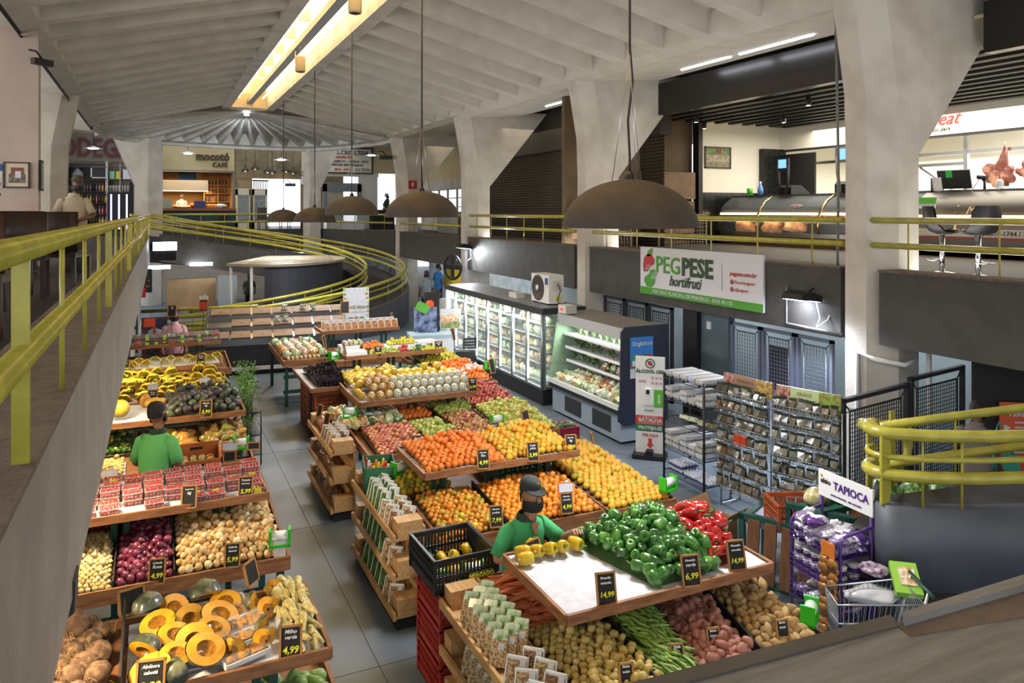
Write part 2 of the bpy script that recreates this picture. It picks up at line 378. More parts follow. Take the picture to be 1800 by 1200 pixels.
# left parapet: broad grey face beside the camera
p = MB(); p.prism([(-.38, .2), (-.13, 31.0), (-.35, 31.0), (-.62, .2)], PB, PZ - .01); struct(p.build('wall_parapet_left', mGreyL))
p = MB(); p.prism([(-.36, .2), (-.11, 31.02), (-.55, 31.02), (-.85, .2)], PZ - .01, PZ + .01); struct(p.build('trim_ledge', mTop))
# dark bracket under the left parapet
struct(MB().prism([(-.43, 2.17), (-.335, 2.15), (-.34, 2.0), (-.38, 1.97), (-.42, 2.0)], 4.15, 4.33, axis='y').build('beam_end', M('rough_dark_concrete', '#4d4a48', .9, col2='#2c2a29', scale=14, bump=.8)))
# near slab at the lower right of the view
mNear = M('board_marked_concrete', '#8a8884', .8, col2='#76746f', scale=2, stretch=(1.2, 16, 1), bump=.7, bscale=9)
SL = [(2.6, .72), (1.405, 1.085), (.55, 1.36), (-.1, 1.55), (-.1, -.4), (2.6, -.4)]
struct(MB().prism([(2.6, 1.05), (1.42, 1.09), (.40, 1.14), (.25, .3), (2.6, -.6)], 2.98, 3.05).build('slab_near', mNear))
struct(MB().prism([(2.6, 1.07), (1.41, 1.09), (1.39, 1.07), (2.6, 1.02)], 2.96, 3.068).build('slab_near_lip', mNear)); struct(MB().prism([(1.38, 1.08), (1.37, 1.04), (1.68, .985), (2.6, .9), (2.6, 1.03)], 3.045, 3.052).build('trim_dirt', mTop))
struct(MB().prism([(1.40, 1.11), (.4, 1.17), (.4, 1.135), (1.38, 1.075)], 2.93, 3.055).build('slab_near_lip.001', M('ledge_front', '#5f5b58', .8, col2='#514d4a', scale=5)))
# --- outer walls ---
mPinkW = M('pinkish_plaster', '#b9a79c', .85, col2='#ad9b90', scale=1.2, bump=.15)
mCream = M('cream_plaster', '#c9bb93', .85, col2='#bfb088', scale=1.2)
struct(MB().box(-6.2, 14.7, DZ, -1.72, 15.0, 7.6).build('wall_left', mPinkW))
struct(MB().box(-14, 6, DZ, -13.8, 52, 8).build('wall_left.001', mPinkW))
struct(MB().box(-14, 45, DZ, -2.4, 45.2, 8).build('wall_left.002', mPinkW))
struct(MB().box(-14, -1, 7.9, -2.4, 52, 8.1).build('ceiling_left', mRib))
struct(MB().box(9.4, -4, 7.5, 26, 52, 7.7).build('ceiling_right', M('mezzanine_soffit', '#6b655c', .9)))
struct(MB().box(-14, 46, 0, -8, 46.2, 3).build('wall_far_left', mWhite))
# --- railings ---
def railing(name, label, pts, up, low, posts, r=.043, thin=None, flat_every=3, base=None, wide=.06):
    t = thing(name, label, 'railing', pts[0])
    o = Vector(pts[0]); L = lambda dz: [Vector(p) + Vector((0, 0, dz)) - o for p in pts]
    MB().tube(L(up), r, 12).build('top_rail', mYel, t); MB().tube(L(low), r, 12).build('lower_rail', mYel, t)
    if thin: MB().tube(L(thin), r * .5, 8).build('middle_rail', mYel, t)
    for i, (q, kind) in enumerate(posts):
        q = Vector(q) - o; b = MB()
        if kind: b.box(q.x - wide * .55, q.y - .012, q.z, q.x + wide * .55, q.y + .012, q.z + up)
        else: b.tube([(q.x, q.y, q.z), (q.x, q.y, q.z + up)], .012, 6)
        b.build('post', mYel, t)
    return t
def lerp(a, b, t): return tuple(a[i] + (b[i] - a[i]) * t for i in range(3))
def posts_on(a, b, step, off=0, flat=None):
    n = int((Vector(b) - Vector(a)).length / step); return [(lerp(a, b, (i + off + .5) / (n + .0001) if n else .5), (i % flat == 0) if flat else False) for i in range(n)]
UP, LO = .69, .345
A, B = (-.40, .9, PZ), (-.13, 30.9, PZ)
pp = []
y = 1.76; k = 0
while y < 30.5:
    t_ = (y - .9) / 30.0; pp.append((lerp(A, B, t_), k % 4 == 1)); k += 1; y += 1.1
railing('railing', 'long yellow pipe railing with flat posts on the ledge beside the camera', [A, B], UP, LO, pp, wide=.045)
names = ['nearest, in front of the bar stools', 'in front of the glass meat counter', 'in front of the roller shutter', 'farthest bay, beside the folded ramp top']
for i, (a, b) in enumerate(((1.5, 7.55), (8.0, 15.0), (15.8, 22.5), (23.3, 29.9))):
    railing('railing', 'yellow pipe railing on the right parapet, ' + names[i], [(9.1, a, PZ), (9.1, b, PZ)], UP, LO, posts_on((9.1, a, PZ), (9.1, b, PZ), 1.1))
railing('railing', 'yellow pipe railing across the far end in front of the café', [(.4, 36.15, PZ), (6.4, 37.3, PZ)], UP, LO, posts_on((.4, 36.15, PZ), (6.4, 37.3, PZ), 1.0))
railing('railing', 'yellow pipe railing at the far right corner in front of the butcher sign', [(7.25, 36.8, PZ), (9.0, 30.85, PZ)], UP, LO, posts_on((7.25, 36.8, PZ), (9.0, 30.85, PZ), 1.1))
railing('railing', 'short yellow pipe railing behind the white shirted man at the bodega corner', [(-1.9, 31.0, PZ), (-3.6, 26.5, PZ)], UP, LO, posts_on((-1.9, 31, PZ), (-3.6, 26.5, PZ), 1.1))
# --- spiral ramp at the far end ---
CXR, CYR = 3.0, 28.0
RI, RO = 4.05, 5.45
def rampz(deg):   # parapet top height along the ramp, measured clockwise from the start
    t = (134 - deg)
    return PZ - 1.72 * t / 134 if t < 134 else 1.37 - 1.12 * (t - 134) / 120
angs = [134 - i * 254 / 90 for i in range(91)]
def rp(r, dg, dz=0): return (CXR + r * cos(radians(dg)), CYR + r * sin(radians(dg)), rampz(dg) + dz)
walk = MB(); n = len(angs)
vs = [rp(RI, a, -.35) for a in angs] + [rp(RO, a, -.35) for a in angs] + [rp(RI, a, -.6) for a in angs] + [rp(RO, a, -.6) for a in angs]
fs = []
for i in range(n - 1):
    fs += [(i, i + 1, n + i + 1, n + i), (2 * n + i, 3 * n + i, 3 * n + i + 1, 2 * n + i + 1)]
walk.add(vs, fs); struct(walk.build('floor_ramp', M('ramp_floor', '#3d3a36', .8, col2='#33302d', scale=4)))
def rampwall(name, r, t, lowf, mat):
    b = MB(); vs = []
    for a in angs:
        for rr in (r, r + t): 
            q = rp(rr, a); vs += [q, (q[0], q[1], lowf(a))]
    fs = []
    for i in range(n - 1):
        o = i * 4
        fs += [(o, o + 4, o + 6, o + 2), (o, o + 1, o + 5, o + 4), (o + 2, o + 6, o + 7, o + 3), (o + 1, o + 3, o + 7, o + 5)]
    fs += [(0, 2, 3, 1), ((n - 1) * 4, (n - 1) * 4 + 1, (n - 1) * 4 + 3, (n - 1) * 4 + 2)]
    b.add(vs, fs); return struct(b.build(name, mat))
mRampW = M('ramp_parapet_grey', '#56575a', .65, col2='#4b4c50', scale=2)
rampwall('wall_ramp_inner', RI, -.1, lambda a: (rampz(a) - 1.02 if a > 20 else 0), mGrey)
rampwall('wall_ramp_outer', RO, .1, lambda a: (max(0, rampz(a) - 1.02) if a > 20 else 0), mRampW)
for nm, r, sgn in (('inner', RI, 0), ('outer', RO, 0)):
    pts_ = [rp(r, a) for a in angs]
    if nm == 'inner': pts_ = [(-.13, 30.95, PZ)] + pts_[1:]
    railing('railing', 'curved yellow railing along the %s edge of the spiral ramp' % nm, pts_, UP, LO - .05, [(rp(r, a), False) for a in angs[3::5]], .05, LO + .17)
railing('railing', 'short low yellow railing at the foot of the spiral ramp behind the pink shirted man', [(-.6, 24.2, .3), (2.6, 22.0, .55)], .75, .3, posts_on((-.6, 24.2, .3), (2.6, 22.0, .55), 1.0), .05, .52)
# kiosk inside the spiral
t = thing('round_kiosk', 'dark blue-grey round kiosk with flat beige metal roof inside the spiral ramp', 'kiosk', (CXR, CYR, 0))
RP = [(-.85, -1.4), (-.17, -2.1), (.8, -2.6), (2.0, -2.1), (3.2, -.8), (3.6, .9), (3.3, 2.0), (1.0, 2.7)]
def smooth(P, k=2):
    for _ in range(k): P = [q for a, b in zip(P, P[1:]) for q in ((a[0] * .75 + b[0] * .25, a[1] * .75 + b[1] * .25), (a[0] * .25 + b[0] * .75, a[1] * .25 + b[1] * .75))]
    return P
wp = smooth([(x * .95 + .08, y * .95 + .05) for x, y in RP[1:7]]); b = MB()
for a, c_ in zip(wp, wp[1:]): b.add([(*a, 0), (*c_, 0), (*c_, 2.1), (*a, 2.1)], [(0, 1, 2, 3)], True)
b.build('wall', M('kiosk_blue_grey', '#3f4350', .6), t)
b = MB().prism([RP[0]] + smooth(RP[:7]) + [RP[6], RP[7]], 2.12, 2.2)
for k in range(11): b.box(-.3 + k * .1, -2.0 + k * .4, 2.2, 2.6 + k * .06, -1.96 + k * .4, 2.212)
b.build('roof', M('kiosk_metal_roof', '#b0a48f', .5, col2='#a09580', scale=4), t)
for x, y in ((-.7, -1.4), (-.12, -1.95)): MB().tube([(x, y, 0), (x, y, 2.12)], .05, 10).build('post', mWhiteP, t)
# ================= UPPER LEVEL =================
from mathutils import noise
def blob(r, sc=(1, 1, 1), n=18, seed=0, amp=.18, f=1.6, m=12):
    b = MB(); prof = [(max(1e-4, sin(pi * i / m)), -cos(pi * i / m)) for i in range(m + 1)]; b.lathe(prof, n)
    out = []
    for p in b.v:
        p = Vector(p); d = 1 + amp * noise.noise(p * f + Vector((seed * 7.3, 0, 0))); out.append((p.x * r * sc[0] * d, p.y * r * sc[1] * d, p.z * r * sc[2] * d))
    b.v = out; return b
def pendant_small(x, y, z, ztop, label, r=.16, kind='disc'):
    t = thing('pendant_lamp', label, 'lamp', (x, y, z))
    if kind == 'disc':
        MB().lathe([(r * 2.0, 0), (r * 1.1, .05), (.05, .1), (.001, .13)], 20).build('shade', M('white_enamel', '#d5dae0', .3), t)
        MB().lathe([(.001, -.02), (r * .9, -.01), (r, .02), (.001, .03)], 16).build('bulb', mLamp, t)
    else:
        MB().lathe([(r, 0), (r * .98, .08), (r * .5, .17), (.06, .2), (.05, .32), (.001, .34)], 18).build('shade', M('dark_enamel', '#2c2622', .4), t)
        MB().sphere((0, 0, .04), .05, 10).build('bulb', mLampW, t)
    MB().tube([(0, 0, .1), (0, 0, ztop - z)], .012, 5).build('cord', mBlack, t)
    return t
# --- the five dome pendants of the hall ---
mDome = M('dome_brown_grey', '#443c34', .75, col2='#3c352e', scale=4, bump=.15, bscale=60)
mDomeIn = M('dome_white_inside', '#dfe1e4', .5)
dn = ['nearest and largest, in front of the butcher level', 'second nearest, before the pillar with the red sign',
      'third dome, in front of the white shirt butcher sign', 'fourth dome, just left of the third and lower', 'farthest dome, partly behind the fourth']
for i, (x, y, z) in enumerate(PEND):
    t = thing('dome_pendant', 'wide brown-grey dome pendant lamp, ' + dn[i], 'lamp', (x, y, z)); R = .6
    h = .42
    MB().lathe([(R * cos(a * pi / 36), h * 1.02 * sin(a * pi / 36)) for a in range(18)] + [(.04, h * 1.02)], 48).build('shade', mDome, t)
    MB().lathe([(.985 * R * cos(a * pi / 36), h * .98 * sin(a * pi / 36)) for a in range(18)][::-1], 48).build('inner_shade', mDomeIn, t)
    MB().lathe([(.001, .10), (.16, .11), (.17, .16), (.06, .2), (.05, .38), (.001, .38)], 20).build('bulb', mLamp, t)
    MB().lathe([(.05, .42), (.045, .46), (.02, .5), (.001, .5)], 14).build('cap', mBlack, t)
    b = MB(); top = 8.1 - z
    b.tube([(0, 0, .45), (.0, 0, .62), (-.02, 0, .95), (.03, 0, 1.3), (.0, 0, 1.6), (0, 0, top)] if i == 0 else [(0, 0, .45), (0, 0, top)], .011 if i == 0 else .014, 6)
    b.build('cord', M('dark_cable', '#2b2126', .6), t)
    c = MB()
    for k in range(3):
        a = k * 2.1 + .3; c.tube([(.16 * cos(a), .16 * sin(a), .40), (0, 0, 1.55)], .004, 4)
    c.build('suspension_wire', mSteel, t)
# --- eave tube lights, conduits, cameras ---
for i, (a, b_) in enumerate(((9.7, 11.6), (11.8, 13.4), (18.2, 19.7))):
    t = thing('tube_light', ['lit white tube light under the eave above the meat counter, nearer one', 'lit white tube light under the eave above the meat counter, farther one', 'lit white tube light above the dark roller shutter'][i], 'light', (10.35, a, 6.98))
    MB().box(-.05, 0, .02, .05, b_ - a, .07).build('housing', mWhiteP, t); MB().tube([(0, .03, 0), (0, b_ - a - .03, 0)], .03, 8).build('tube', mLamp, t)
MB_ = MB(); MB_.tube([(-1.98, 9, 6.83), (-2.0, 30, 6.83)], .03, 6); MB_.tube([(-1.95, 9, 6.76), (-1.97, 24, 6.76)], .02, 6)
tag(MB_.build('conduit_pipe', mDark), 'dark cable conduit running along the left eave', 'conduit')
tag(MB().tube([(9.2, 8.2, 2.1), (9.2, 8.18, 4.6), (9.0, 8.05, 6.8)], .02, 8).build('conduit_pipe', M('grey_conduit', '#777777', .5)), 'thin grey conduit running up the edge of the nearest right pillar', 'conduit')
def cctv(loc, rz, label, s=1):
    t = thing('security_camera', label, 'camera', loc, rz)
    MB().box(-.05 * s, -.16 * s, -.05 * s, .05 * s, .16 * s, .05 * s).build('body', mBlack, t); MB().tube([(0, 0, .05 * s), (0, .1 * s, .16 * s), (0, .22 * s, .16 * s)], .015 * s, 6).build('bracket', mBlack, t)
cctv((-1.62, 14.3, 6.3), 2.3, 'black security camera on the left eave, right one of the pair'); cctv((-2.1, 14.9, 6.25), .3, 'grey-black security camera on the left eave, left one of the pair')
cctv((8.55, 30.2, 6.1), 1.2, 'black security camera beside the far pillar right of the butcher sign', 1.6)
cctv((6.0, 38.0, 5.2), 1.2, 'black security camera above the bright café doorway', 1.5)
# ---- butcher shop on the right (bay behind the glass counter and the steel counter) ----
mWh = M('shop_white_wall', '#e9e2cf', .7); mTileB = M('black_tile', '#1b1c1b', .25, bump=.05)
def tiles(x0, z0, x1, z1, y, sx, sz, axis='y', th=.02):
    b = MB(); z = z0; r = 0
    while z < z1 - .01:
        x = x0 - (sx / 2 if r % 2 else 0)
        while x < x1 - .01:
            a, c = max(x, x0) + .006, min(x + sx, x1) - .006; zz = min(z + sz, z1) - .008
            if c > a:
                if axis == 'y': b.box(a, y - th, z, c, y, zz)
                else: b.box(y, a, z, y + th, c, zz)
            x += sx
        z += sz; r += 1
    return b
b = MB(); b.box(13.95, 17.3, 4.45, 17.1, 17.5, 7); struct(b.build('wall_shop_side', mWh))
b = MB(); b.box(13.95, 17.31, 3, 17.1, 17.5, 4.45); struct(b.build('wall_shop_side.001', mBlack)); struct(tiles(13.98, 3, 16.9, 4.45, 17.3, .4, .17).build('trim_tiles', mTileB))
struct(MB().box(16.2, 17.1, 4.3, 17.05, 17.28, 5.75).build('wall_tile_pillar', mBlack)); struct(tiles(16.2, 4.3, 17.05, 5.75, 17.1, .4, .17).build('trim_tiles.001', mTileB))
struct(MB().box(17.0, -2, 5.72, 17.15, 17.3, 7.0).build('wall_shop_back', mWh)); struct(MB().box(16.97, -2, 5.68, 17.17, 17.3, 5.73).build('trim_hatch', mBlack))
struct(MB().box(17.0, -2, 3, 17.15, 17.3, 4.3).build('wall_shop_back.001', mWh))
b = MB(); b.box(20.5, -2, 3, 20.7, 17.5, 6.3); b.box(17.1, 17.3, 3, 20.6, 17.5, 6.3); b.box(17.1, -2, 6.2, 20.6, 17.5, 6.35); struct(b.build('wall_cold_room', M('cold_room_white', '#f3eedd', .5)))
struct(MB().box(17.05, 16.0, 4.3, 17.12, 17.3, 5.6).build('window_hatch_frame', mDark))
# ceiling slats of the shop
b = MB()
for k in range(12): b.box(11.2 + k * .5, 0, 6.36, 11.36 + k * .5, 16.9, 6.42)
for y in range(1, 17, 3): b.box(11.1, y, 6.42, 17, y + .1, 6.5)
struct(b.build('ceiling_slats', mBlack)); struct(MB().box(11.0, -2, 6.75, 17.1, 17.3, 6.8).build('ceiling_shop', M('shop_ceiling_cream', '#cfc3a0', .8)))
struct(MB().box(10.9, -2, 6.2, 11.1, 7.1, 6.95).build('beam_fascia', M('black_gloss_fascia', '#16130f', .25))); struct(MB().box(10.9, 8.25, 6.2, 11.1, 17.1, 6.95).build('beam_fascia.001', M('black_gloss_fascia')))
struct(MB().box(13.86, 17.15, 3, 14.0, 17.4, 6.8).build('post_shop', mBlack)); struct(MB().box(16.8, -2, 6.42, 17.0, 17.3, 6.55).build('trim_shop_ceiling', mBlack))
for i, (x, y, z) in enumerate(((12.2, 15.2, 6.12), (13.2, 16.1, 6.1), (12.4, 11.8, 6.12), (14.1, 14.2, 6.1), (13.0, 6.9, 6.12))):
    t = thing('track_spotlight', 'small black spotlight under the slatted butcher ceiling, ' + ['nearest the fascia', 'next to the side wall corner', 'right of the others by the pillar', 'beyond the first, over the counter', 'above the steel counter at the right edge'][i], 'light', (x, y, z))
    MB().lathe([(.05, 0), (.06, .02), (.05, .2), (.001, .21)], 14).build('housing', mBlack, t); MB().lathe([(.001, -.005), (.045, 0)], 12).build('lens', mLampW, t); MB().tube([(0, 0, .2), (0, 0, .36)], .012, 6).build('stem', mBlack, t)
def frame_pic(name, label, cat, loc, w_, h_, fw, fm, layers, rz=0, mat=None):
    """framed picture; local x right, z up, facing -y"""
    t = thing(name, label, cat, loc, rz)
    b = MB(); 
    for a in ((-w_ / 2, -h_ / 2, w_ / 2, -h_ / 2 + fw), (-w_ / 2, h_ / 2 - fw, w_ / 2, h_ / 2), (-w_ / 2, -h_ / 2, -w_ / 2 + fw, h_ / 2), (w_ / 2 - fw, -h_ / 2, w_ / 2, h_ / 2)): b.box(a[0], -.03, a[1], a[2], 0, a[3])
    b.build('frame', fm, t); MB().box(-w_ / 2 + fw * .5, -.012, -h_ / 2 + fw * .5, w_ / 2 - fw * .5, 0, h_ / 2 - fw * .5).build('print', mat or mPaper, t)
    for k, (x0, z0, x1, z1, m) in enumerate(layers): MB().box(x0, -.016 - k * .002, z0, x1, -.012, z1).build('image_patch', m, t)
    return t
frame_pic('picture_frame', 'dark framed landscape picture with green hills on the white butcher wall', 'picture', (14.65, 17.29, 5.45), .95, .62, .04, M('frame_dark_brown', '#3a2c1e', .5),
          [(-.42, .08, .42, .26, M('pic_green', '#7f9150', .6, col2='#56663a', scale=9)), (-.42, -.12, .42, .07, M('pic_pink', '#b7a592', .6, col2='#8c7a66', scale=12)), (-.05, .12, .12, .25, M('pic_red', '#7a4438', .6))], mat=M('pic_base', '#8e8a68', .6, col2='#6e6d50', scale=8))
# glass meat counter
mMeat = M('raw_meat', '#c06a52', .35, rnd=['#c4695a', '#b8604c', '#d08a6a', '#c77a5c'], col2='#e9cfae', scale=9, ramp=(.5, .66), coat=.4)
mBrass = M('brass_trim', '#c8b080', .25, 1)
t = thing('meat_counter', 'curved glass butcher display counter with wooden base behind the yellow railing', 'counter', (14.4, 12.7, 3.0))
H0 = 4.3
MB().box(.1, -H0, 0, 1.3, H0, .26).build('plinth', M('counter_wood', '#6d4a2e', .5, col2='#4d3320', scale=4, stretch=(1, 1, 5)), t)
MB().box(.1, -H0, .26, 1.3, H0, .36).build('base', mSteel, t)
MB().box(.55, -H0, 1.27, 1.35, H0, 1.35).build('top', M('counter_grey_top', '#4a4843', .4), t)
cur = [(0.0 + .02, .36), (0.0, .55), (.04, .8), (.14, 1.0), (.3, 1.16), (.55, 1.3)]
b = MB(); vs = []
for x, z in cur: vs += [(x, -H0, z), (x, H0, z)]
b.add(vs, [(2 * i, 2 * i + 1, 2 * i + 3, 2 * i + 2) for i in range(5)], True); b.build('glass', mGlass, t)
for k, yy in enumerate((-2.75, -1.1, .7, 2.75)):
    MB().tube([(x - .01, yy, z) for x, z in cur], .035, 6).build('glass_rib', mBrass, t)
MB().box(.15, -H0, .86, 1.25, H0, .98).build('shelf', mBlack, t); MB().box(.1, -H0, .82, .16, H0, .87).build('light_strip', mLampW, t)
MB().box(.35, -H0, .60, 1.2, H0, .63).build('shelf', mSteel, t); MB().box(1.2, -H0, .26, 1.3, H0, 1.27).build('back', M('counter_back', '#9aa09a', .3), t)
k0 = None
for i in range(9):
    x, y = 14.4 + .62 + random.uniform(-.05, .1), 14.1 - 2.4 + i * .33; big = i > 6
    o = blob(.16, (1.1, 1.0, .8), seed=i, amp=.4).build('beef_joint', mMeat, loc=(x, y, 3.0 + .63 + .12)); o.rotation_euler[2] = random.uniform(-.4, .4)
    tag(o, 'raw pink beef joint on the steel shelf of the glass meat counter', 'meat', 'beef joints in the glass counter')
for i, (y, z, n) in enumerate(((15.3, 3.52, 'left'), (14.55, 3.55, 'right'), (16.3, 3.5, 'far end'))):
    o = blob(.3, (.7, 1.25, .75), seed=20 + i, amp=.5).build('ham', M('pale_ham', '#d08b5e', .35, col2='#e8c79a', scale=6, coat=.3), loc=(14.85, y, z)); tag(o, 'pale orange leg of ham lying in the glass counter, %s one' % n, 'meat')
for i, y in enumerate((14.6, 12.4, 11.8)):
    o = blob(.11, (1, 1.7, .5), seed=30 + i, amp=.5).build('meat_cut', mMeat, loc=(14.95, y, 4.04)); tag(o, 'small red meat cut on the upper black shelf of the glass counter', 'meat', 'cuts on the upper shelf')
def scale(x, y, label, rz=0, big=1):
    t = thing('shop_scale', label, 'scale', (x, y, 4.35), rz)
    MB().prism([(-.5, 0), (.15, 0), (.15, .18), (.1, .24), (-.2, .24), (-.5, .05)], -.3, .2, axis='y').build('body', mBlack, t)
    b = MB(); g = M('scale_grey', '#7d756c', .45) if big > 1 else mBlack
    for s_ in (-1, 1): b.tube([(.2, s_ * .1, 0), (.22, s_ * .16, .4), (.22, s_ * .17, .75)], .035, 6)
    b.box(.19, -.2, .62, .25, .2, .93); b.build('column', g, t)
    MB().box(.25, -.13, .68, .265, .13, .9).build('screen', M('scale_screen', '#5d93e8', .3, emit=1.5, ecol='#6fa0f0'), t)
    t.scale = (big,) * 3; return t
scale(15.0, 14.9, 'black shop scale with small lit blue screen on the meat counter, left one', pi); scale(15.0, 12.95, 'grey tall shop scale with lit blue screen on the meat counter beside the pillar', pi, 1.15)
t = thing('bottle', 'small blue bottle on the left end of the meat counter', 'bottle', (14.9, 15.85, 4.35)); MB().lathe([(.001, 0), (.07, .01), (.08, .15), (.05, .24), (.03, .3), (.001, .32)], 14).build('body', M('bottle_blue', '#5f86c8', .3), t); MB().lathe([(.02, .3), (.03, .34), (.02, .37), (.001, .37)], 10).build('cap', mWhiteP, t)
t = thing('cup', 'bright green cup beside the blue bottle on the meat counter', 'cup', (14.85, 16.2, 4.35)); MB().lathe([(.001, 0), (.07, 0), (.085, .19), (.075, .19), (.06, .02), (.001, .02)], 16).build('body', M('cup_green', '#4fae2c', .4), t); MB().lathe([(.09, 0), (.11, .01), (.11, .02), (.09, .02)], 14).build('saucer', M('cup_green', '#4fae2c'), t)
# steel counter at the right edge
t = thing('steel_counter', 'long curved stainless steel counter at the right edge behind the black bar stools', 'counter', (14.4, 4.9, 3.0)); H1 = 6.0
MB().box(.1, -H1, 0, 1.3, H1 - .0, .2).build('plinth', M('counter_wood'), t)
b = MB(); cur2 = [(.0, .2), (-.02, .45), (.0, .7), (.06, .95), (.2, 1.15), (.45, 1.3), (1.2, 1.32)]; vs = []
for x, z in cur2: vs += [(x, -H1, z), (x, H1, z)]
b.add(vs, [(2 * i, 2 * i + 1, 2 * i + 3, 2 * i + 2) for i in range(6)], True); b.build('front', M('counter_steel', '#6d675f', .42, .8, bump=.1, bscale=3), t)
MB().box(-.04, -H1, .80, .02, H1, .83).build('light_strip', mLampW, t); MB().box(-.05, -H1, .36, -.02, H1, .40).build('red_stripe', M('red_stripe', '#a83030', .4), t)
MB().box(-.04, -H1, .41, -.015, H1, .56).build('white_stripe', M('cream_stripe', '#d9d1bf', .4), t)
text('(11) 3814-1744 / 3931-0419', .13, mBlack, t, (-.05, 3.9, .48), (pi / 2, 0, -pi / 2), name='lettering')
text('Meat', .22, M('gold_text', '#e8dcae', .4), t, (-.03, 4.6, .92), (pi / 2 - .2, 0, -pi / 2), shear=.4)
b = MB(); b.box(1.28, -H1, .2, 1.32, H1, 1.32); b.build('back', mSteel, t)
text('Meat', .44, M('sign_red', '#c03a34', .5), None, (16.98, 11.75, 6.1), (pi / 2, 0, -pi / 2), 'LEFT', 'shop_sign', .01, .5)
o = bpy.data.objects['shop_sign']; o.location = (16.98, 12.55, 6.1); tag(o, 'red script lettering reading Meat on the cream butcher wall', 'sign')
o = text('3814-1744 / 3931-0419', .12, mBlack, None, (16.98, 13.0, 5.85), (pi / 2, 0, -pi / 2), 'LEFT', 'phone_number_sign', .005); tag(o, 'small black phone number 3814-1744 / 3931-0419 under the Meat lettering', 'sign')
# things on the steel counter
t = thing('monitor', 'black touchscreen monitor seen from behind with green tag on the steel counter', 'monitor', (15.0, 7.8 + .0, 4.32), .25)
t.location = (14.95, 10.35, 4.32)
R = Matrix.Rotation(-.35, 3, 'Y'); MB().cbox((0, 0, .25), (.05, .62, .4), R).build('screen', mBlack, t); MB().box(-.08, -.1, 0, .1, .1, .03).build('stand', mBlack, t); MB().cbox((-.07, .08, .36), (.01, .12, .16), R).build('tag', M('tag_green', '#2fb24a', .5), t)
t = thing('hand_scanner', 'black handheld barcode scanner on a stand on the steel counter', 'scanner', (15.0, 9.75, 4.32)); b = MB(); b.tube([(0, 0, 0), (0, 0, .18), (0, .06, .26)], .025, 8); b.tube([(0, -.05, .25), (0, .14, .28)], .045, 8); b.build('body', mBlack, t); MB().tube([(0, .1, .24), (0, .2, .1), (0, .25, .02)], .008, 5).build('cable', mBlack, t)
t = thing('soap_bottle', 'clear pump bottle of sanitizer on the steel counter', 'bottle', (15.0, 9.45, 4.32)); MB().lathe([(.001, 0), (.07, .01), (.07, .18), (.03, .22), (.001, .22)], 14).build('body', M('clear_plastic_bottle', '#d6dde0', .15, alpha=.6), t); b = MB(); b.tube([(0, 0, .22), (0, 0, .3), (0, .06, .3)], .012, 6); b.build('pump', M('pump_red', '#a0463c', .4), t)
t = thing('card_stand', 'small white acrylic card stand on the steel counter', 'sign', (14.7, 10.55, 4.32)); MB().cbox((0, 0, .15), (.01, .2, .28), Matrix.Rotation(-.2, 3, 'Y')).build('card', mPaper, t); MB().box(-.02, -.05, .0, .05, .05, .02).build('base', mGlass, t)
tag(MB().box(14.95, 10.72, 4.32, 15.15, 10.88, 4.62).build('card_reader_box', M('dark_grey_box', '#3a3734', .5)), 'dark grey box beside the monitor on the steel counter', 'box')
t = thing('green_notice', 'green and white notice stuck on the steel counter front', 'notice', (14.44, 9.0 - .95, 4.0)); t.location = (14.38, 10.55, 4.05); R = Matrix.Rotation(-.45, 3, 'Y').inverted()
R = Matrix.Rotation(.3, 3, 'Y'); MB().cbox((0, 0, .08), (.012, .42, .13), R).build('green_part', M('notice_green', '#5fae3a', .5), t); MB().cbox((-.025, 0, -.03), (.012, .42, .1), R).build('white_part', mPaper, t)
# hanging carcass pieces and rail with hook
t = thing('meat_rail', 'steel overhead meat rail with bracket in the lit cold room', 'rail', (18.0, 9.5, 5.35)); b = MB(); b.box(-.03, -8, -.03, .03, 7.4, .05); b.build('bar', mSteel, t); b = MB(); b.box(-.04, 2.6, -1.2, .04, 2.7, .6); b.box(-.03, 2.7, -.3, .03, 4.6, -.22); b.tube([(0, 2.7, -1.1), (0, 3.9, -.3)], .03, 6); b.build('bracket', mSteel, t)
MB().tube([(0, 4.4, -.28), (0, 4.5, -.34), (0, 4.45, -.5), (0, 4.25, -.6), (0, 4.2, -.75), (0, 4.35, -.85), (0, 4.5, -.8)], .03, 6).build('hook', mSteel, t)
mCarc = M('carcass_meat', '#8c4a3c', .4, col2='#c08c72', scale=4, ramp=(.45, .6), coat=.3)
for i, (y, sc, zz) in enumerate(((11.3, .9, 4.78), (10.6, .75, 4.85), (9.95, .85, 4.8))):
    t = thing('hanging_meat', 'red raw leg joint hanging in the cold room window, ' + ['left of three', 'middle of three', 'rightmost of three'][i], 'meat', (17.9, y, zz))
    b = blob(.34 * sc, (.5, 1.05, .85), n=22, seed=40 + i, amp=.6, f=1.9, m=14); b.tube([(0, -.05, .1), (0, -.12, .35), (0, -.15, .62)], [.2 * sc, .11 * sc, .06 * sc], 10); b.build('joint', mCarc, t)
    MB().tube([(0, -.15, .6), (0, -.12, .68), (0, -.15, .74)], .012, 5).build('hook', mChrome, t)
tag(MB().box(18.2, 9.2, 6.12, 18.6, 12.6, 6.18).build('ceiling_panel_light', mLamp), 'long bright panel light on the cold room ceiling', 'light')
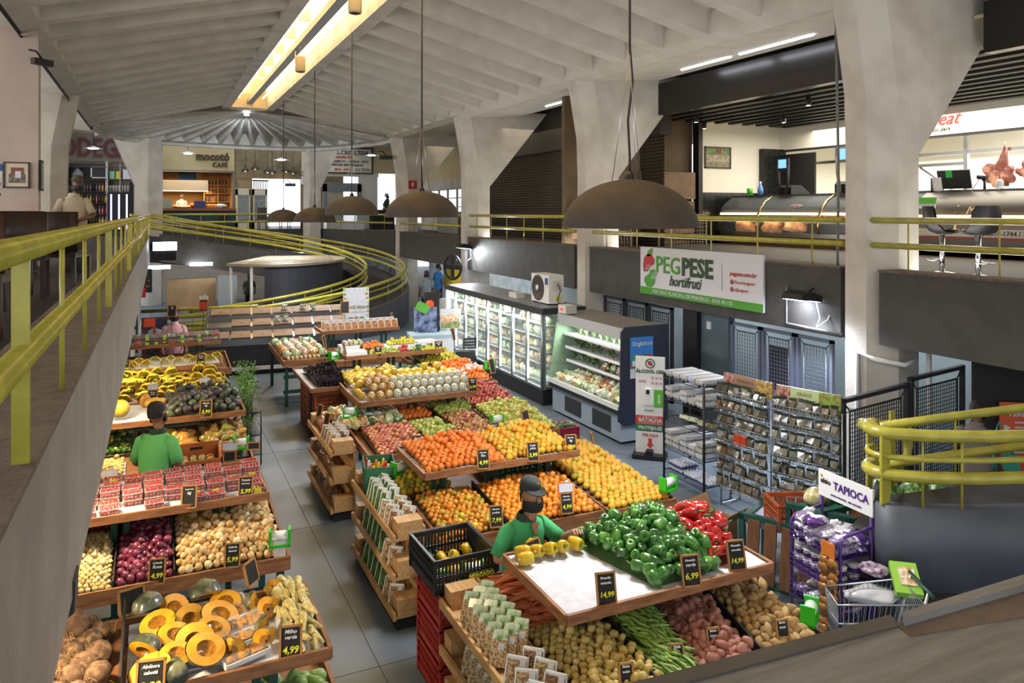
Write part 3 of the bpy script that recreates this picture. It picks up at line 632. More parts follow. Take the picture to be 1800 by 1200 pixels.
# bar stools
def bar_stool(x, y, rz, label):
    t = thing('bar_stool', label, 'stool', (x, y, 3.0), rz)
    b = MB(); vs = []; n = 9
    prof = [(-.2, .62), (-.1, .60), (.05, .60), (.16, .64), (.21, .74), (.23, .88), (.24, .98)]
    for i, (px_, pz_) in enumerate(prof):
        wd = [.17, .2, .22, .22, .21, .2, .15][i]
        for k in range(n):
            q = -1 + 2 * k / (n - 1); vs.append((px_ - .06 * q * q * (i > 2), wd * q, pz_ + .04 * q * q * (i < 4)))
    fs = [(i * n + k, i * n + k + 1, (i + 1) * n + k + 1, (i + 1) * n + k) for i in range(6) for k in range(n - 1)]
    vs2 = [(p[0] + .0, p[1], p[2] - .025) if i < 36 else (p[0] + .025, p[1], p[2]) for i, p in enumerate(vs)]; m_ = len(vs)
    fs += [tuple(m_ + i for i in f)[::-1] for f in fs]
    ed = [k for k in range(n)]; b.add(vs + vs2, fs, True); b.build('seat', M('stool_black_plastic', '#19181a', .45), t)
    MB().tube([(0, 0, .02), (0, 0, .57)], .035, 14).build('pole', mChrome, t); MB().lathe([(.001, 0), (.2, 0), (.2, .015), (.05, .04), (.001, .04)], 24).build('base', mChrome, t)
    MB().tube([(.17, -.12, .2), (.2, 0, .2), (.17, .12, .2), (0, .03, .22), (0, -.03, .22)], .01, 6, closed=True).build('footrest', mChrome, t)
bar_stool(10.35, 7.35, 2.6, 'black moulded bar stool on chrome pole at the upper railing, left of the two'); bar_stool(10.25, 6.75, -2.0, 'black moulded bar stool on chrome pole at the upper railing, right of the two')
# brown side panels beyond the butcher
struct(MB().box(9.75, 17.5, 3, 13.9, 17.65, 7.5).build('wall_brown', M('brown_panel', '#6e5c46', .8, col2='#5f4f3b', scale=1.5)))
struct(MB().prism([(10.85, 3.8), (11.1, 3.8), (13.1, 6.6), (12.1, 6.9)], 17.3, 17.46, axis='y').build('beam_diagonal', M('tan_plaster', '#8f7c66', .8)))  # diagonal strut in its own lighter tan
b = MB()
for k, (x0, z0, x1, z1) in enumerate(((11.4, 3.3, 13.8, 4.2), (11.5, 4.25, 13.8, 5.0), (9.8, 3.2, 11.3, 4.0))): b.box(x0, 17.25 - k * .03, z0, x1, 17.45, z1)
struct(b.build('wall_cardboard_panels', M('kraft_panel', '#8a735a', .8, col2='#79644d', scale=2)))
def lattice(x, y, w_, h_, label, rz=0, z=3.0):
    t = thing('lattice_panel', label, 'panel', (x, y, z), rz); m = M('lattice_wood', '#8a7a60', .7)
    b = MB(); n = int(w_ / .09)
    for i in range(n + 1): b.box(i * w_ / n - .006, -.01, 0, i * w_ / n + .006, .01, h_)
    n = int(h_ / .09)
    for i in range(n + 1): b.box(0, -.014, i * h_ / n - .006, w_, .006, i * h_ / n + .006)
    b.build('mesh', m, t); b = MB(); b.box(-.04, -.02, 0, 0, .02, h_ + .03); b.box(w_, -.02, 0, w_ + .04, .02, h_ + .03); b.box(-.04, -.02, h_, w_ + .04, .02, h_ + .04); b.build('frame', m, t)
lattice(10.0, 16.6, 1.2, .8, 'wooden lattice panel behind the upper railing left of the banner'); lattice(11.9, 16.3, 1.5, .8, 'wooden lattice panel behind the upper railing beside the meat counter')
# roller shutter
b = MB(); z = 3.0
while z < 5.9:
    b.add([(12.0, 16.2, z), (12.0, 29.5, z), (11.95, 29.5, z + .045), (11.95, 16.2, z + .045), (12.0, 16.2, z + .09), (12.0, 29.5, z + .09)], [(0, 3, 2, 1)[::-1], (3, 4, 5, 2)[::-1]]); z += .09
tag(b.build('roller_shutter', M('shutter_brown', '#51463a', .45, .3, col2='#463c31', scale=.7)), 'closed dark brown roller shutter on the upper level between two pillars', 'shutter')
struct(MB().box(11.85, 16.2, 5.9, 12.2, 29.5, 7.3).build('beam_shutter_box', M('dark_brown_box', '#2d2620', .6)))
# bay with cream wall and window, upper right far
struct(MB().box(12.3, 26, 5.35, 12.5, 37, 7.3).build('wall_cream', mCream)); struct(MB().box(11.9, 29.5, 4.9, 12.3, 37, 5.35).build('beam_window_head', mWhite))
struct(MB().box(12.3, 29.5, 3, 12.5, 37, 3.7).build('wall_low', mWhite))
b = MB()
for k in range(7): b.box(12.3, 29.6 + k * 1.2, 3.7, 12.38, 29.66 + k * 1.2, 4.95)
for z in (4.1, 4.5): b.box(12.3, 29.5, z, 12.36, 37, z + .04)
struct(b.build('window_1', M('window_frame_cream', '#bdb59c', .6)))
tag(MB().box(11.2, 29.0, 3.0, 12.0, 31.5, 3.9).build('freezer_cabinet', M('steel_dull', '#8a8a80', .4, .4)), 'low grey steel freezer chest behind the upper railing', 'freezer')
# --- far butcher corner with painted sign (wall facing the hall) ---
struct(MB().box(6.9, 40.0, 5.95, 12.5, 40.2, 7.4).build('wall_far_cream', mCream))
b = MB(); b.box(6.9, 40.0, 5.75, 10.9, 40.2, 5.95); b.box(9.85, 40.0, 3, 10.85, 40.2, 5.75); struct(b.build('wall_far_tiled', M('white_tile_wall', '#c9c6b8', .4)))
struct(MB().box(6.9, 40.0, 5.3, 8.0, 40.2, 5.8).build('wall_far_tiled.001', M('white_tile_wall')))
t = thing('butcher_sign', 'large white painted butcher sign board with blue and red lettering reading CARNES ELCRIS LTDA', 'sign', (9.1, 39.95, 6.55))
MB().box(-2.2, -.04, -.58, 1.4, 0, .68).build('board', M('sign_cream', '#d8d2ba', .6), t); b = MB(); b.box(-2.2, -.06, .66, 1.48, 0, .74); b.box(1.4, -.06, -.62, 1.48, 0, .74); b.box(-2.2, -.06, -.64, 1.48, 0, -.58); b.build('frame', M('frame_black_brown', '#3a2d24', .5), t)
mNavy = M('navy_text', '#20264e', .6); mRedT = M('red_text', '#a8352c', .6)
for s_, z_, sz, m_, bo in (('CARNES ELCRIS LTDA', .44, .3, mNavy, .006), ('AS CARNES DE:', .2, .17, mRedT, .006), ('CABRITO - VITELA - ETC.', -.02, .17, mNavy, .005), ('ESPECIAIS MATURADOS', -.2, .16, mNavy, .005)):
    text(s_, sz, m_, t, (1.25 if 'CABR' in s_ or 'LTDA' in s_ else .95 if 'ESP' in s_ else .35, -.06, z_), align='RIGHT', bold=bo, xs=1.05)
text('3815 - 3374', .17, mRedT, t, (.25, -.06, -.44), align='RIGHT', bold=.006); text('BOX 59/60/61', .25, mBlack, t, (1.38, -.06, -.44), align='RIGHT', xs=.62)
t = thing('serving_window', 'grey framed butcher serving window under the painted sign', 'window', (8.9, 39.9, 3.0))
b = MB(); b.box(-.95, 0, .0, -.75, .12, 2.35); b.box(.85, 0, 0, 1.05, .12, 2.35); b.box(-.95, 0, 1.95, 1.05, .12, 2.4); b.build('frame', M('window_grey', '#72767b', .5), t); MB().box(-.75, .04, .9, .85, .06, 1.95).build('pane', mGlass, t)
t = thing('display_case', 'white glass-fronted refrigerated display case below the far butcher sign', 'counter', (8.7, 38.3, 3.0)); MB().box(-.9, 0, .0, 1.0, .7, .35).build('base', mWhiteP, t); MB().box(-.9, .05, .35, 1.0, .65, .8).build('glass', M('case_glass', '#dfe8ea', .1, alpha=.5), t); MB().box(-.9, .0, .8, 1.0, .7, .86).build('top', mSteel, t)
tag(MB().box(10.1, 38.0, 3.0, 11.2, 38.8, 4.0).build('louvred_cabinet', mDark), 'dark louvred cabinet on the far right corner of the upper level', 'cabinet')
t = thing('fire_sign', 'small red square fire extinguisher sign on a white pillar', 'sign', (9.55, 29.83, 5.0)); MB().box(-.17, -.02, -.17, .17, 0, .17).build('plate', M('sign_red_square', '#b5202a', .5), t); b = MB().lathe([(.001, 0), (.04, .0), (.045, .14), (.02, .18), (.001, .18)], 12); b.xf(Matrix.Translation((0, -.03, -.09))); b.build('symbol', mPaper, t)
# ---- café at the far end ----
mFas = M('cafe_fascia_cream', '#c8b98e', .8, col2='#bba97c', scale=.8)
struct(MB().box(-2.5, 42, 6.0, 3.8, 42.2, 7.6).build('wall_cafe_fascia', mFas))
struct(MB().box(-2.5, 41.96, 5.92, 3.8, 42.2, 6.02).build('trim_cafe', M('grey_trim', '#6b6a64', .5)))
o = text('mocotó', .56, M('cafe_brown', '#4a3a2a', .6), None, (2.75, 41.95, 6.72), align='CENTER', name='cafe_sign', ext=.02, bold=.02, xs=.9); tag(o, 'dark brown lettering reading mocotó on the cream café fascia', 'sign')
o = text('CAFÉ', .32, M('cafe_brown'), None, (3.1, 41.95, 6.3), name='cafe_sign', ext=.02, bold=.008); tag(o, 'dark brown lettering reading CAFÉ under mocotó on the café fascia', 'sign')
mBlock = M('concrete_block', '#8d8064', .9, col2='#74694f', scale=1.6, bump=.2); 
b = MB(); b.box(3.8, 42.1, 5.65, 9.5, 42.3, 7.6); b.box(3.8, 42.1, 3, 4.7, 42.3, 5.65)
struct(b.build('wall_block', mBlock)); bt = tiles(3.85, 5.65, 8.8, 7.6, 42.1, .6, .22, th=.03); struct(bt.build('wall_block.001', mBlock)); struct(MB().box(7.2, 42.1, 3, 9.5, 42.3, 5.65).build('wall_block.002', mBlock))
struct(MB().box(3.72, 42.0, 3, 3.82, 42.2, 6).build('post_cafe', M('grey_trim')))
# daylight beyond the doorway: pale street wall, its sunlight put in as emission
struct(MB().box(2, 50, 0, 12, 50.3, 8).build('wall_outside', M('glowing_outside_wall', '#f4f4f4', .8, emit=2.2, ecol='#f2f6ff')))
t = thing('folding_gate', 'dark vertical slat folding gate at the bright café doorway', 'gate', (4.72, 42.0, 3.0)); b = MB()
for k in range(9): b.box(k * .085, 0, .0, k * .085 + .045, .05, 2.55)
b.build('slats', M('gate_indigo', '#3d3b52', .5), t); MB().box(-.02, -.01, 2.5, .8, .06, 2.58).build('top_bar', mBlack, t)
b = MB(); b.box(-2.5, 44.3, 3, 3.8, 44.5, 6.2); b.box(3.7, 42.2, 3, 3.8, 44.4, 6.2); b.box(-2.5, 42.2, 6.1, 3.8, 44.4, 6.2); struct(b.build('wall_cafe_inside', M('cafe_wall_ochre', '#b07a3a', .7)))
mKit = M('cafe_plywood', '#c98f4c', .6, col2='#b57c3c', scale=3)
t = thing('cafe_counter', 'café counter with brown top and teal front behind the far railing', 'counter', (2.1, 41.3, 3.0)); MB().box(-2.6, 0, .95, 1.9, .7, 1.08).build('top', M('counter_brown_top', '#7a4a30', .4), t); MB().box(-2.6, .15, 0, 1.7, .6, .95).build('front', M('teal_front', '#24413f', .6), t)
t = thing('extractor_hood', 'long steel extractor hood in the café kitchen', 'hood', (1.5, 43.5, 5.0)); MB().box(-2.2, -.3, 0, 1.1, .5, .55).build('body', M('hood_steel', '#c9b89e', .3, .7), t); MB().box(-2.2, -.32, -.04, 1.1, -.28, .02).build('lip', mSteel, t)
t = thing('kitchen_shelving', 'orange-lit plywood cabinets above the café hood', 'cabinet', (1.0, 43.9, 5.6)); MB().box(-2.2, 0, 0, .2, .35, .42).build('cabinet_box', mKit, t); MB().box(.2, -.02, 0, 1.0, .35, .3).build('cabinet_box', M('shelf_blue', '#2f7fc0', .5), t); MB().box(1.05, -.02, .02, 1.9, .35, .4).build('cabinet_box', M('cafe_ply2', '#dba35c', .6), t)
t = thing('bottle_shelf', 'tall plywood shelf with bottles and boxes at the right end of the café', 'shelf', (3.0, 43.4, 3.0)); b = MB()
for k in range(5): b.box(-.6, 0, .95 + k * .45, .75, .35, .98 + k * .45)
for x in (-.6, .1, .72): b.box(x, 0, .95, x + .04, .35, 3.0)
b.box(-.6, .33, .95, .75, .36, 3.0); b.build('frame', mKit, t); b = MB()
for r in range(4):
    for k in range(7):
        if random.random() < .8: b.lathe([(.04, 0), (.04, .2), (.015, .27), (.015, .32)], 8, (-.5 + k * .17, .15, .99 + r * .45))
b.build('bottles', M('dark_bottles', '#2e2a22', .3), t)
t['label'] = 'tall plywood shelf holding rows of dark bottles at the right end of the café'
for i, (x, c) in enumerate(((4.25 - .1, 'left'), (4.95, 'right'))):
    t = thing('drinks_fridge', 'upright glass door drinks fridge, %s one beside the café' % c, 'fridge', (x, 41.0, 3.0)); b = MB(); b.box(-.33, 0, 0, -.27, .6, 2.05); b.box(.27, 0, 0, .33, .6, 2.05); b.box(-.33, 0, 1.75, .33, .6, 2.08); b.box(-.33, 0, 0, .33, .6, .35); b.box(-.3, .55, .3, .3, .6, 1.8); b.build('cabinet', M('fridge_cream', '#cfc6ad', .4), t)
    MB().box(-.27, 0, .35, .27, .03, 1.75).build('glass_door', mGlass, t); b = MB()
    for r in range(4): b.box(-.27, .05, .6 + r * .3, .27, .5, .61 + r * .3)
    b.build('shelf', mSteel, t); b = MB()
    for r in range(5):
        for k in range(5): b.lathe([(.04, 0), (.04, .16), (.015, .2), (.015, .24)], 8, (-.22 + k * .11, .15, .36 + r * .3 - .05))
    b.build('bottles', M('fridge_bottles', '#4a5a58', .3), t)
for i, (x, n, m_, sc) in enumerate(((2.1, 'stack of blue crates on the café counter', M('crate_blue', '#22356e', .5), (.26, .3, .36)), (1.85, 'round orange fruit basket on the café counter', M('basket_orange', '#c0661e', .5), (.2, .2, .25)), (2.6, 'row of orange juice glasses on the café counter', M('juice_orange', '#e59c3a', .3), (.3, .2, .25)), (3.15, 'white sack on the right end of the café counter', mPaper, (.26, .2, .22)), (1.25, 'red and white bread baskets on the café counter', M('bread_red', '#c9673f', .7, col2='#e8d9b0', scale=12), (.5, .2, .15)), (.55, 'small glass pastry display on the left of the café counter', M('pastry_case', '#7f9186', .2, alpha=.8), (.28, .25, .45)))):
    if 'crates' in n or 'display' in n: o = MB().box(-sc[0], -sc[1], 0, sc[0], sc[1], sc[2]); 
    else: o = blob(1, (sc[0], sc[1], sc[2] * .55), seed=60 + i, amp=.3); o.xf(Matrix.Translation((0, 0, sc[2] * .5)))
    if 'glasses' in n:
        o = MB(); 
        for k in range(6): o.lathe([(.001, 0), (.04, 0), (.05, .22), (.001, .22)], 10, (-.28 + k * .11, 0, 0))
    oo = o.build(['crate_stack', 'fruit_basket', 'juice_glasses', 'sack', 'bread_basket', 'pastry_case'][i], m_, loc=(x, 41.6, 4.08)); tag(oo, n, 'food' if i in (1, 2, 4) else 'container')
for i, (x, y, z, k, n) in enumerate(((1.5, 40.0, 6.7, 'disc', 'lit white disc pendant in front of the café fascia'), (5.6, 38.2, 6.4, 'disc', 'lit white disc pendant above the bright café doorway'), (10.0, 38.0, 6.75, 'disc', 'lit white disc pendant in front of the far butcher sign'), (-2.3, 36.5, 6.55, 'disc', 'lit white disc pendant in front of the bodega lettering'),
        (4.3, 41.6, 5.98, 'b', 'small dark bell pendant by the café doorway, first from left'), (4.78, 41.6, 6.1, 'b', 'small dark bell pendant by the café doorway, second from left and highest'), (5.4, 41.6, 5.95, 'b', 'small dark bell pendant by the café doorway, third from left'), (5.6, 41.3, 5.9, 'b', 'small dark bell pendant by the café doorway, fourth from left and lowest'), (6.35, 41.6, 6.0, 'b', 'small dark bell pendant by the café doorway, fifth from left'), (6.7, 41.6, 5.92, 'b', 'small dark bell pendant by the café doorway, rightmost'))):
    pendant_small(x, y, z, 7.5, n, .2, k)
def cafe_chair(x, y, rz, label, m_=None, zb=3.0, cat='chair', h=.95, nm='chair'):
    t = thing(nm, label, cat, (x, y, zb), rz); m_ = m_ or M('dark_brown_wood', '#34211a', .45, col2='#281913', scale=5)
    MB().box(-.22, -.22, .43, .22, .22, .47).build('seat', m_, t)
    b = MB(); b.box(-.22, .19, .5, .22, .22, h); b.build('backrest', m_, t)
    for sx in (-1, 1):
        for sy in (-1, 1): MB().box(sx * .2 - .02, sy * .2 - .02, 0, sx * .2 + .02, sy * .2 + .02, .43 if sy < 0 else .6).build('leg', m_, t)
    return t
cafe_chair(3.2, 40.2, .3, 'dark wooden café chair in front of the teal counter'); cafe_chair(6.0, 39.8, -.4, 'dark wooden café chair by the bright doorway'); cafe_chair(4.9, 39.4, 2.8, 'dark high chair in front of the drinks fridges', h=1.1)
t = thing('table', 'small dark café table near the bright doorway', 'table', (6.8, 39.6, 3.0)); MB().box(-.4, -.4, .7, .4, .4, .74).build('top', M('dark_brown_wood'), t); MB().tube([(0, 0, 0), (0, 0, .7)], .04, 8).build('leg', mBlack, t)
# ---- bodega in the far left corner ----
struct(MB().box(-8, 38.2, 3, -.7, 38.4, 7.6).build('wall_bodega', M('bodega_wall', '#8c857a', .8)))
struct(MB().box(-4.5, 38.0, 6.1, -.7, 38.2, 7.3).build('wall_bodega_fascia', M('bodega_fascia', '#6e685e', .8)))
o = text('BODEGA', 1.15, M('bodega_maroon', '#541e28', .6), None, (-.9, 37.96, 6.66), align='RIGHT', name='bodega_sign', ext=.01, bold=.03, xs=.7); tag(o, 'large maroon lettering reading BODEGA on the grey fascia in the far left corner', 'sign')
mShelfD = M('bodega_shelf', '#2a211c', .6)
t = thing('bottle_rack', 'dark open rack full of bottles behind the white shirted man', 'shelf', (-2.75, 37.5, 3.0)); b = MB()
for z in (.3, .75, 1.25, 1.75, 2.25, 2.8): b.box(-.6, 0, z, .95, .4, z + .04)
b.box(-.6, .38, 0, .95, .4, 3.0); b.build('board', mShelfD, t); b = MB(); b.box(.9, -.03, 0, .95, .03, 3.1); b.box(-.6, 0, 0, -.56, .4, 3.0); b.build('upright', mSteel, t)
cols = ['#3a4a2a', '#e2dfd0', '#8a3a4a', '#c9b83a', '#2c2620', '#5d6b76', '#c77a8a']
for r, z in enumerate((.34, .79, 1.29, 1.79, 2.29)):
    if r > 3: continue
    for k in range(13):
        c = random.choice(cols); bm_ = M('bottle_' + c[1:], c, .25)
        o = MB().lathe([(.001, 0), (.045, 0), (.045, .2), (.018, .27), (.018, .34), (.001, .34)], 10).build('bottle', bm_, loc=(-3.27 + k * .115, 37.65, 3.0 + z)); tag(o, 'bottle standing on the dark bodega rack', 'bottle', 'bottles on the bodega rack')
t = thing('carboy', 'large clear glass carboys on the top shelf of the bodega rack', 'jar', (-2.95, 37.7, 5.29)); MB().lathe([(.001, 0), (.2, .02), (.22, .25), (.1, .42), (.06, .5), (.001, .5)], 18).build('body', M('carboy_glass', '#8f979b', .1, alpha=.7), t); MB().lathe([(.05, .5), (.06, .56), (.001, .56)], 12).build('cap', mBlack, t)
frame_pic('framed_sign', 'white framed black label sign on the bodega shelf', 'sign', (-2.15, 37.55, 5.6), .62, .5, .05, mPaper, [], mat=mBlack)
t = thing('corner_shelf', 'white metal shelf with cartons and jars in the bodega corner', 'shelf', (-1.35, 37.6, 3.0)); b = MB()
for z in (1.75, 2.3, 2.85): b.box(-.55, 0, z, .95, .4, z + .04)
b.build('board', M('shelf_wood_light', '#6e5642', .6), t); b = MB()
for x in (-.55, 0, .55, .95): b.box(x, -.02, 1.7, x + .03, .02, 3.1)
b.build('upright', mSteel, t); 
for k, (x, w_, h_, c) in enumerate(((-.3, .2, .33, '#7fc4a0'), (-.05, .2, .33, '#d9c43a'), (.3, .35, .42, '#cfd2e0'), (.75, .25, .3, '#8f8680'))):
    o = MB().box(-w_ / 2, 0, 0, w_ / 2, .25, h_).build('carton', M('carton_' + c[1:], c, .6), loc=(-1.35 + x, 37.65, 5.34)); tag(o, ['mint green', 'yellow', 'large pale', 'grey'][k] + ' carton on the bodega corner shelf', 'box')
for k in range(12):
    o = MB().lathe([(.001, 0), (.045, 0), (.045, .24), (.03, .27), (.001, .27)], 8).build('jar', M('jar_pale', '#bfc2bd', .3), loc=(-1.82 + k * .115, 37.7, 4.79)); tag(o, 'pale jar in the row on the bodega corner shelf', 'jar', 'pale jars on the corner shelf')
t = thing('wine_cooler', 'black bottle cooler with columns of blue-white lights in the bodega', 'fridge', (-1.35, 36.95, 3.0)); MB().box(-.45, 0, .0, .4, .5, 1.75).build('cabinet', mBlack, t)
for x in (-.35, -.05, .25):
    MB().box(x + .02, -.02, .15, x + .08, 0, 1.65).build('light_column', M('cooler_led', '#8890ff', .4, emit=3.5, ecol='#a8b0ff'), t)
MB().box(.42, -.01, 0, 1.1, .4, 2.2).build('side_panel', mBlack, t)
# ---- left walkway in front of the camera ----
mLeath = M('red_leather', '#6e2019', .4)
frame_pic('picture_frame', 'black framed print with white mat on the pink-toned pier', 'picture', (-2.02, 14.69, 4.5), .36, .42, .02, M('frame_black_brown'), [(-.11, -.13, .12, .02, M('pic_dark', '#4f463c', .6, col2='#8c8478', scale=20)), (-.08, .0, .1, .12, M('pic_brick', '#7c4a3c', .6)), (-.02, -.05, .06, .06, mPaper)], mat=M('mat_cream', '#cbbca6', .7))
for i, (z, m_, n) in enumerate(((4.62, M('notice_blue', '#2a4a8a', .5), 'small blue notice'), (4.5, M('notice_cream', '#c9c2b6', .6), 'small cream notice'), (4.34, M('notice_grey', '#c4c0bc', .6), 'grey no smoking notice with red ring'))):
    t = thing('notice', n + ' left of the framed print on the pier', 'notice', (-2.27, 14.69, z)); MB().box(-.055, -.008, -.055, .055, 0, .055 if i < 2 else .09).build('sheet', m_, t)
    if i == 2: MB().tube([(.035 * cos(a * .5), -.012, .01 + .035 * sin(a * .5)) for a in range(13)], .005, 4).build('ring', mRedT, t)
t = thing('wall_screen', 'narrow pale green notice board on the side of the pier', 'notice', (-1.70, 14.8, 4.5), pi / 2); MB().box(-.15, -.03, -.25, .15, 0, .25).build('frame', mDark, t); MB().box(-.13, -.035, -.22, .13, -.03, .22).build('panel', M('pale_green', '#8fa394', .5), t)
mDW = M('dark_brown_wood', '#34211a', .45, col2='#281913', scale=5)
def highback(x, y, rz, label, h=.88, w_=.5, m_=None):
    m_ = m_ or mDW
    t = thing('high_back_chair', label, 'chair', (x, y, 3.0), rz); n = 8; b = MB()
    for s_ in range(n):
        a0_, a1_ = -1 + 2 * s_ / n, -1 + 2 * (s_ + 1) / n
        P = [(a * w_ / 2, .22 - .09 * a * a, z) for z in (.46, h) for a in (a0_, a1_)]; Q = [(p[0], p[1] + .03, p[2]) for p in P]
        b.add(P + Q, [(0, 2, 3, 1), (4, 5, 7, 6), (2, 6, 7, 3), (0, 1, 5, 4)], True)
    b.build('backrest', m_, t); MB().box(-w_ / 2, -.25, .4, w_ / 2, .2, .46).build('seat', m_, t)
    for sx in (-1, 1):
        for sy in (-.22, .17): MB().box(sx * (w_ / 2 - .03) - .02, sy - .02, 0, sx * (w_ / 2 - .03) + .02, sy + .02, .4).build('leg', m_, t)
highback(-1.72, 6.3, pi + .25, 'dark wooden high-back chair nearest the camera on the left walkway', .88, .62); highback(-1.15, 6.6, pi - .2, 'brown curved-back wooden chair, second from the camera on the left walkway', .89, .46, M('brown_chair', '#4a2f22', .5)); highback(-1.5, 9.3, pi, 'wide dark barrel-back chair in front of the white shirted man', .9, 1.0)
highback(-.95, 9.8, pi - .3, 'dark barrel-back chair with a light reflection beside the railing', .9, .5)
highback(-1.3, 4.4, pi / 2, 'dark wooden chair low behind the rails at the left edge', .8, .5)
for i, (x, y, n) in enumerate(((-1.9, 4.9, 'dark table nearest the camera behind the yellow rails'), (-1.6, 7.9, 'dark table between the walkway chairs'), (-2.9, 11.0, 'dark table at the left edge of the walkway'))):
    t = thing('table', n, 'table', (x, y, 3.0)); MB().box(-.4, -.4, .7, .4, .4, .74).build('top', mDW, t)
    for sx in (-1, 1):
        for sy in (-1, 1): MB().box(sx * .35 - .03, sy * .35 - .03, 0, sx * .35 + .03, sy * .35 + .03, .7).build('leg', mDW, t)
t = thing('cabinet', 'tall black cabinet with projecting top left of the white shirted man', 'cabinet', (-2.35, 12.3, 3.0)); MB().box(-.6, -.3, 0, .35, .3, 1.12).build('body', mDark, t); MB().box(-.65, -.33, 1.12, .43, .33, 1.16).build('top', mDW, t); MB().box(.22, -.33, .6, .34, -.3, .85).build('chrome_handle', mChrome, t)
t = thing('bench', 'red leather backed bench below the framed print', 'bench', (-1.95, 13.9, 3.0)); MB().box(-.3, -.1, .3, .3, .3, .45).build('seat', mLeath, t); MB().box(-.3, .2, .45, .3, .3, .85).build('backrest', mLeath, t); MB().box(-.28, -.05, 0, .28, .28, .3).build('base', mDW, t)
t = thing('chair', 'red leather chair at the left edge of the walkway', 'chair', (-2.35, 11.1, 3.0), .3); MB().box(-.2, -.2, .4, .2, .2, .46).build('seat', mLeath, t); MB().box(-.22, .16, .46, .22, .22, .98).build('backrest', mLeath, t)
for sx in (-1, 1):
    for sy in (-1, 1): MB().box(sx * .18 - .02, sy * .18 - .02, 0, sx * .18 + .02, sy * .18 + .02, .4).build('leg', mDW, t)
t = thing('iron_table', 'small table with ornate black iron leg behind the red bench', 'table', (-1.78, 13.0, 3.0)); MB().box(-.3, -.3, .88, .3, .3, .91).build('top', mDW, t); b = MB(); b.tube([(0, 0, 0), (-.02, 0, .3), (0, 0, .45), (-.12, 0, .7), (-.14, 0, .88)], .025, 6); b.tube([(0, 0, .45), (.12, 0, .7), (.14, 0, .88)], .025, 6); b.tube([(-.25, 0, 0), (.25, 0, 0)], .02, 6); b.build('leg', mBlack, t)
# ================= LOWER LEVEL: side fittings =================
mTeal = M('aisle_teal_wall', '#b4bfc0', .5, col2='#a0acae', scale=.8)
struct(MB().box(11.8, 2, 0, 12.0, 30, 2.75).build('wall_right_back', mTeal))
struct(MB().box(9.35, 10.75, 0, 9.5, 11.55, 2.1).build('wall_right_panel', M('blue_grey_wall', '#5d6b72', .6, col2='#53616a', scale=2)))
struct(MB().box(9.25, 11.5, 0, 9.5, 11.92, 2.1).build('wall_right_post', mBlack))
def mesh_gate(name, label, a, b_, z0, z1, mat, frame=.05, cell=.06, inset=.09, kick=None, th=.03):
    a = Vector((a[0], a[1], 0)); b_ = Vector((b_[0], b_[1], 0)); L_ = (b_ - a).length; rz = math.atan2(b_.y - a.y, b_.x - a.x)
    t = thing(name, label, 'gate', (a.x, a.y, z0), rz); H_ = z1 - z0
    b = MB(); b.box(0, -th, 0, frame, th, H_); b.box(L_ - frame, -th, 0, L_, th, H_); b.box(0, -th, H_ - frame, L_, th, H_); b.box(0, -th, 0, L_, th, frame); b.build('frame', mat, t)
    i0, i1, j0, j1 = frame + inset, L_ - frame - inset, frame + inset, H_ - frame - inset
    b = MB()
    for q in ((i0, j0, i1, j0), (i0, j1, i1, j1), (i0, j0, i0, j1), (i1, j0, i1, j1)): b.tube([(q[0], 0, q[1]), (q[2], 0, q[3])], .014, 4)
    for q in ((0, 0, i0, j0), (L_, 0, i1, j0), (0, H_, i0, j1), (L_, H_, i1, j1)): b.tube([(q[0], 0, q[1]), (q[2], 0, q[3])], .01, 4)
    b.build('inner_frame', mat, t)
    b = MB(); n = int((i1 - i0) / cell)
    for k in range(1, n): x = i0 + (i1 - i0) * k / n; b.box(x - .004, -.004, j0, x + .004, .004, j1)
    n = int((j1 - j0) / cell)
    for k in range(1, n): z = j0 + (j1 - j0) * k / n; b.box(i0, -.004, z - .004, i1, .004, z + .004)
    b.build('wire_mesh', mat, t)
    if kick: MB().box(i0, .01, j0 + (j1 - j0) * kick[0], i1, .02, j0 + (j1 - j0) * kick[1]).build('panel', mDark, t)
    return t
mGateL = M('blue_grey_metal', '#6a6f85', .4, .2); mGateD = M('dark_metal', '#2e2e33', .5, .2)
for i, (y0, n) in enumerate(((9.88, 'left one with empty mesh'), (9.12, 'middle one with dark sheet behind'), (8.36, 'right one beside the pillar'))):
    mesh_gate('mesh_gate', 'blue-grey framed wire mesh gate under the banner wall, ' + n, (9.3, y0 + .72), (9.3, y0), .12, 1.95, mGateL, kick=(.45, .92) if i == 1 else None)
for i, y0 in enumerate((12.3, 13.15, 14.0)):
    mesh_gate('mesh_gate', 'black wire mesh gate behind the open chiller, ' + ['nearest', 'middle', 'farthest'][i] + ' of three', (9.3, y0 + .82), (9.3, y0), .1, 2.0, mGateD)
mesh_gate('mesh_gate', 'open dark mesh gate swung out beside the near pillar, left leaf', (7.25, 6.4), (8.7, 6.65), .1, 1.72, mGateD, cell=.05, inset=.12); mesh_gate('mesh_gate', 'open dark mesh gate swung out beside the near pillar, right leaf', (8.75, 6.66), (10.15, 6.9), .1, 1.78, mGateD, cell=.05, inset=.12)
# bars, bright yard beyond, stair-hall wall
struct(MB().box(13.2, 2, 0, 13.4, 6.4, 2.75).build('wall_stair_hall', M('stair_hall_grey', '#4c5058', .7)))
b = MB()
for k in range(14): b.box(12.9, 6.9 + k * .28, 0, 12.95, 7.0 + k * .28, 2.6)
b.box(12.88, 6.8, .9, 12.97, 10.8, 1.0)
bpy.data.objects['wall_right_back'].hide_render = False
tag(b.build('window_bars', M('bars_dark_green', '#2c3a36', .5)), 'dark barred grille in front of the bright yard right of the near pillar', 'grille')
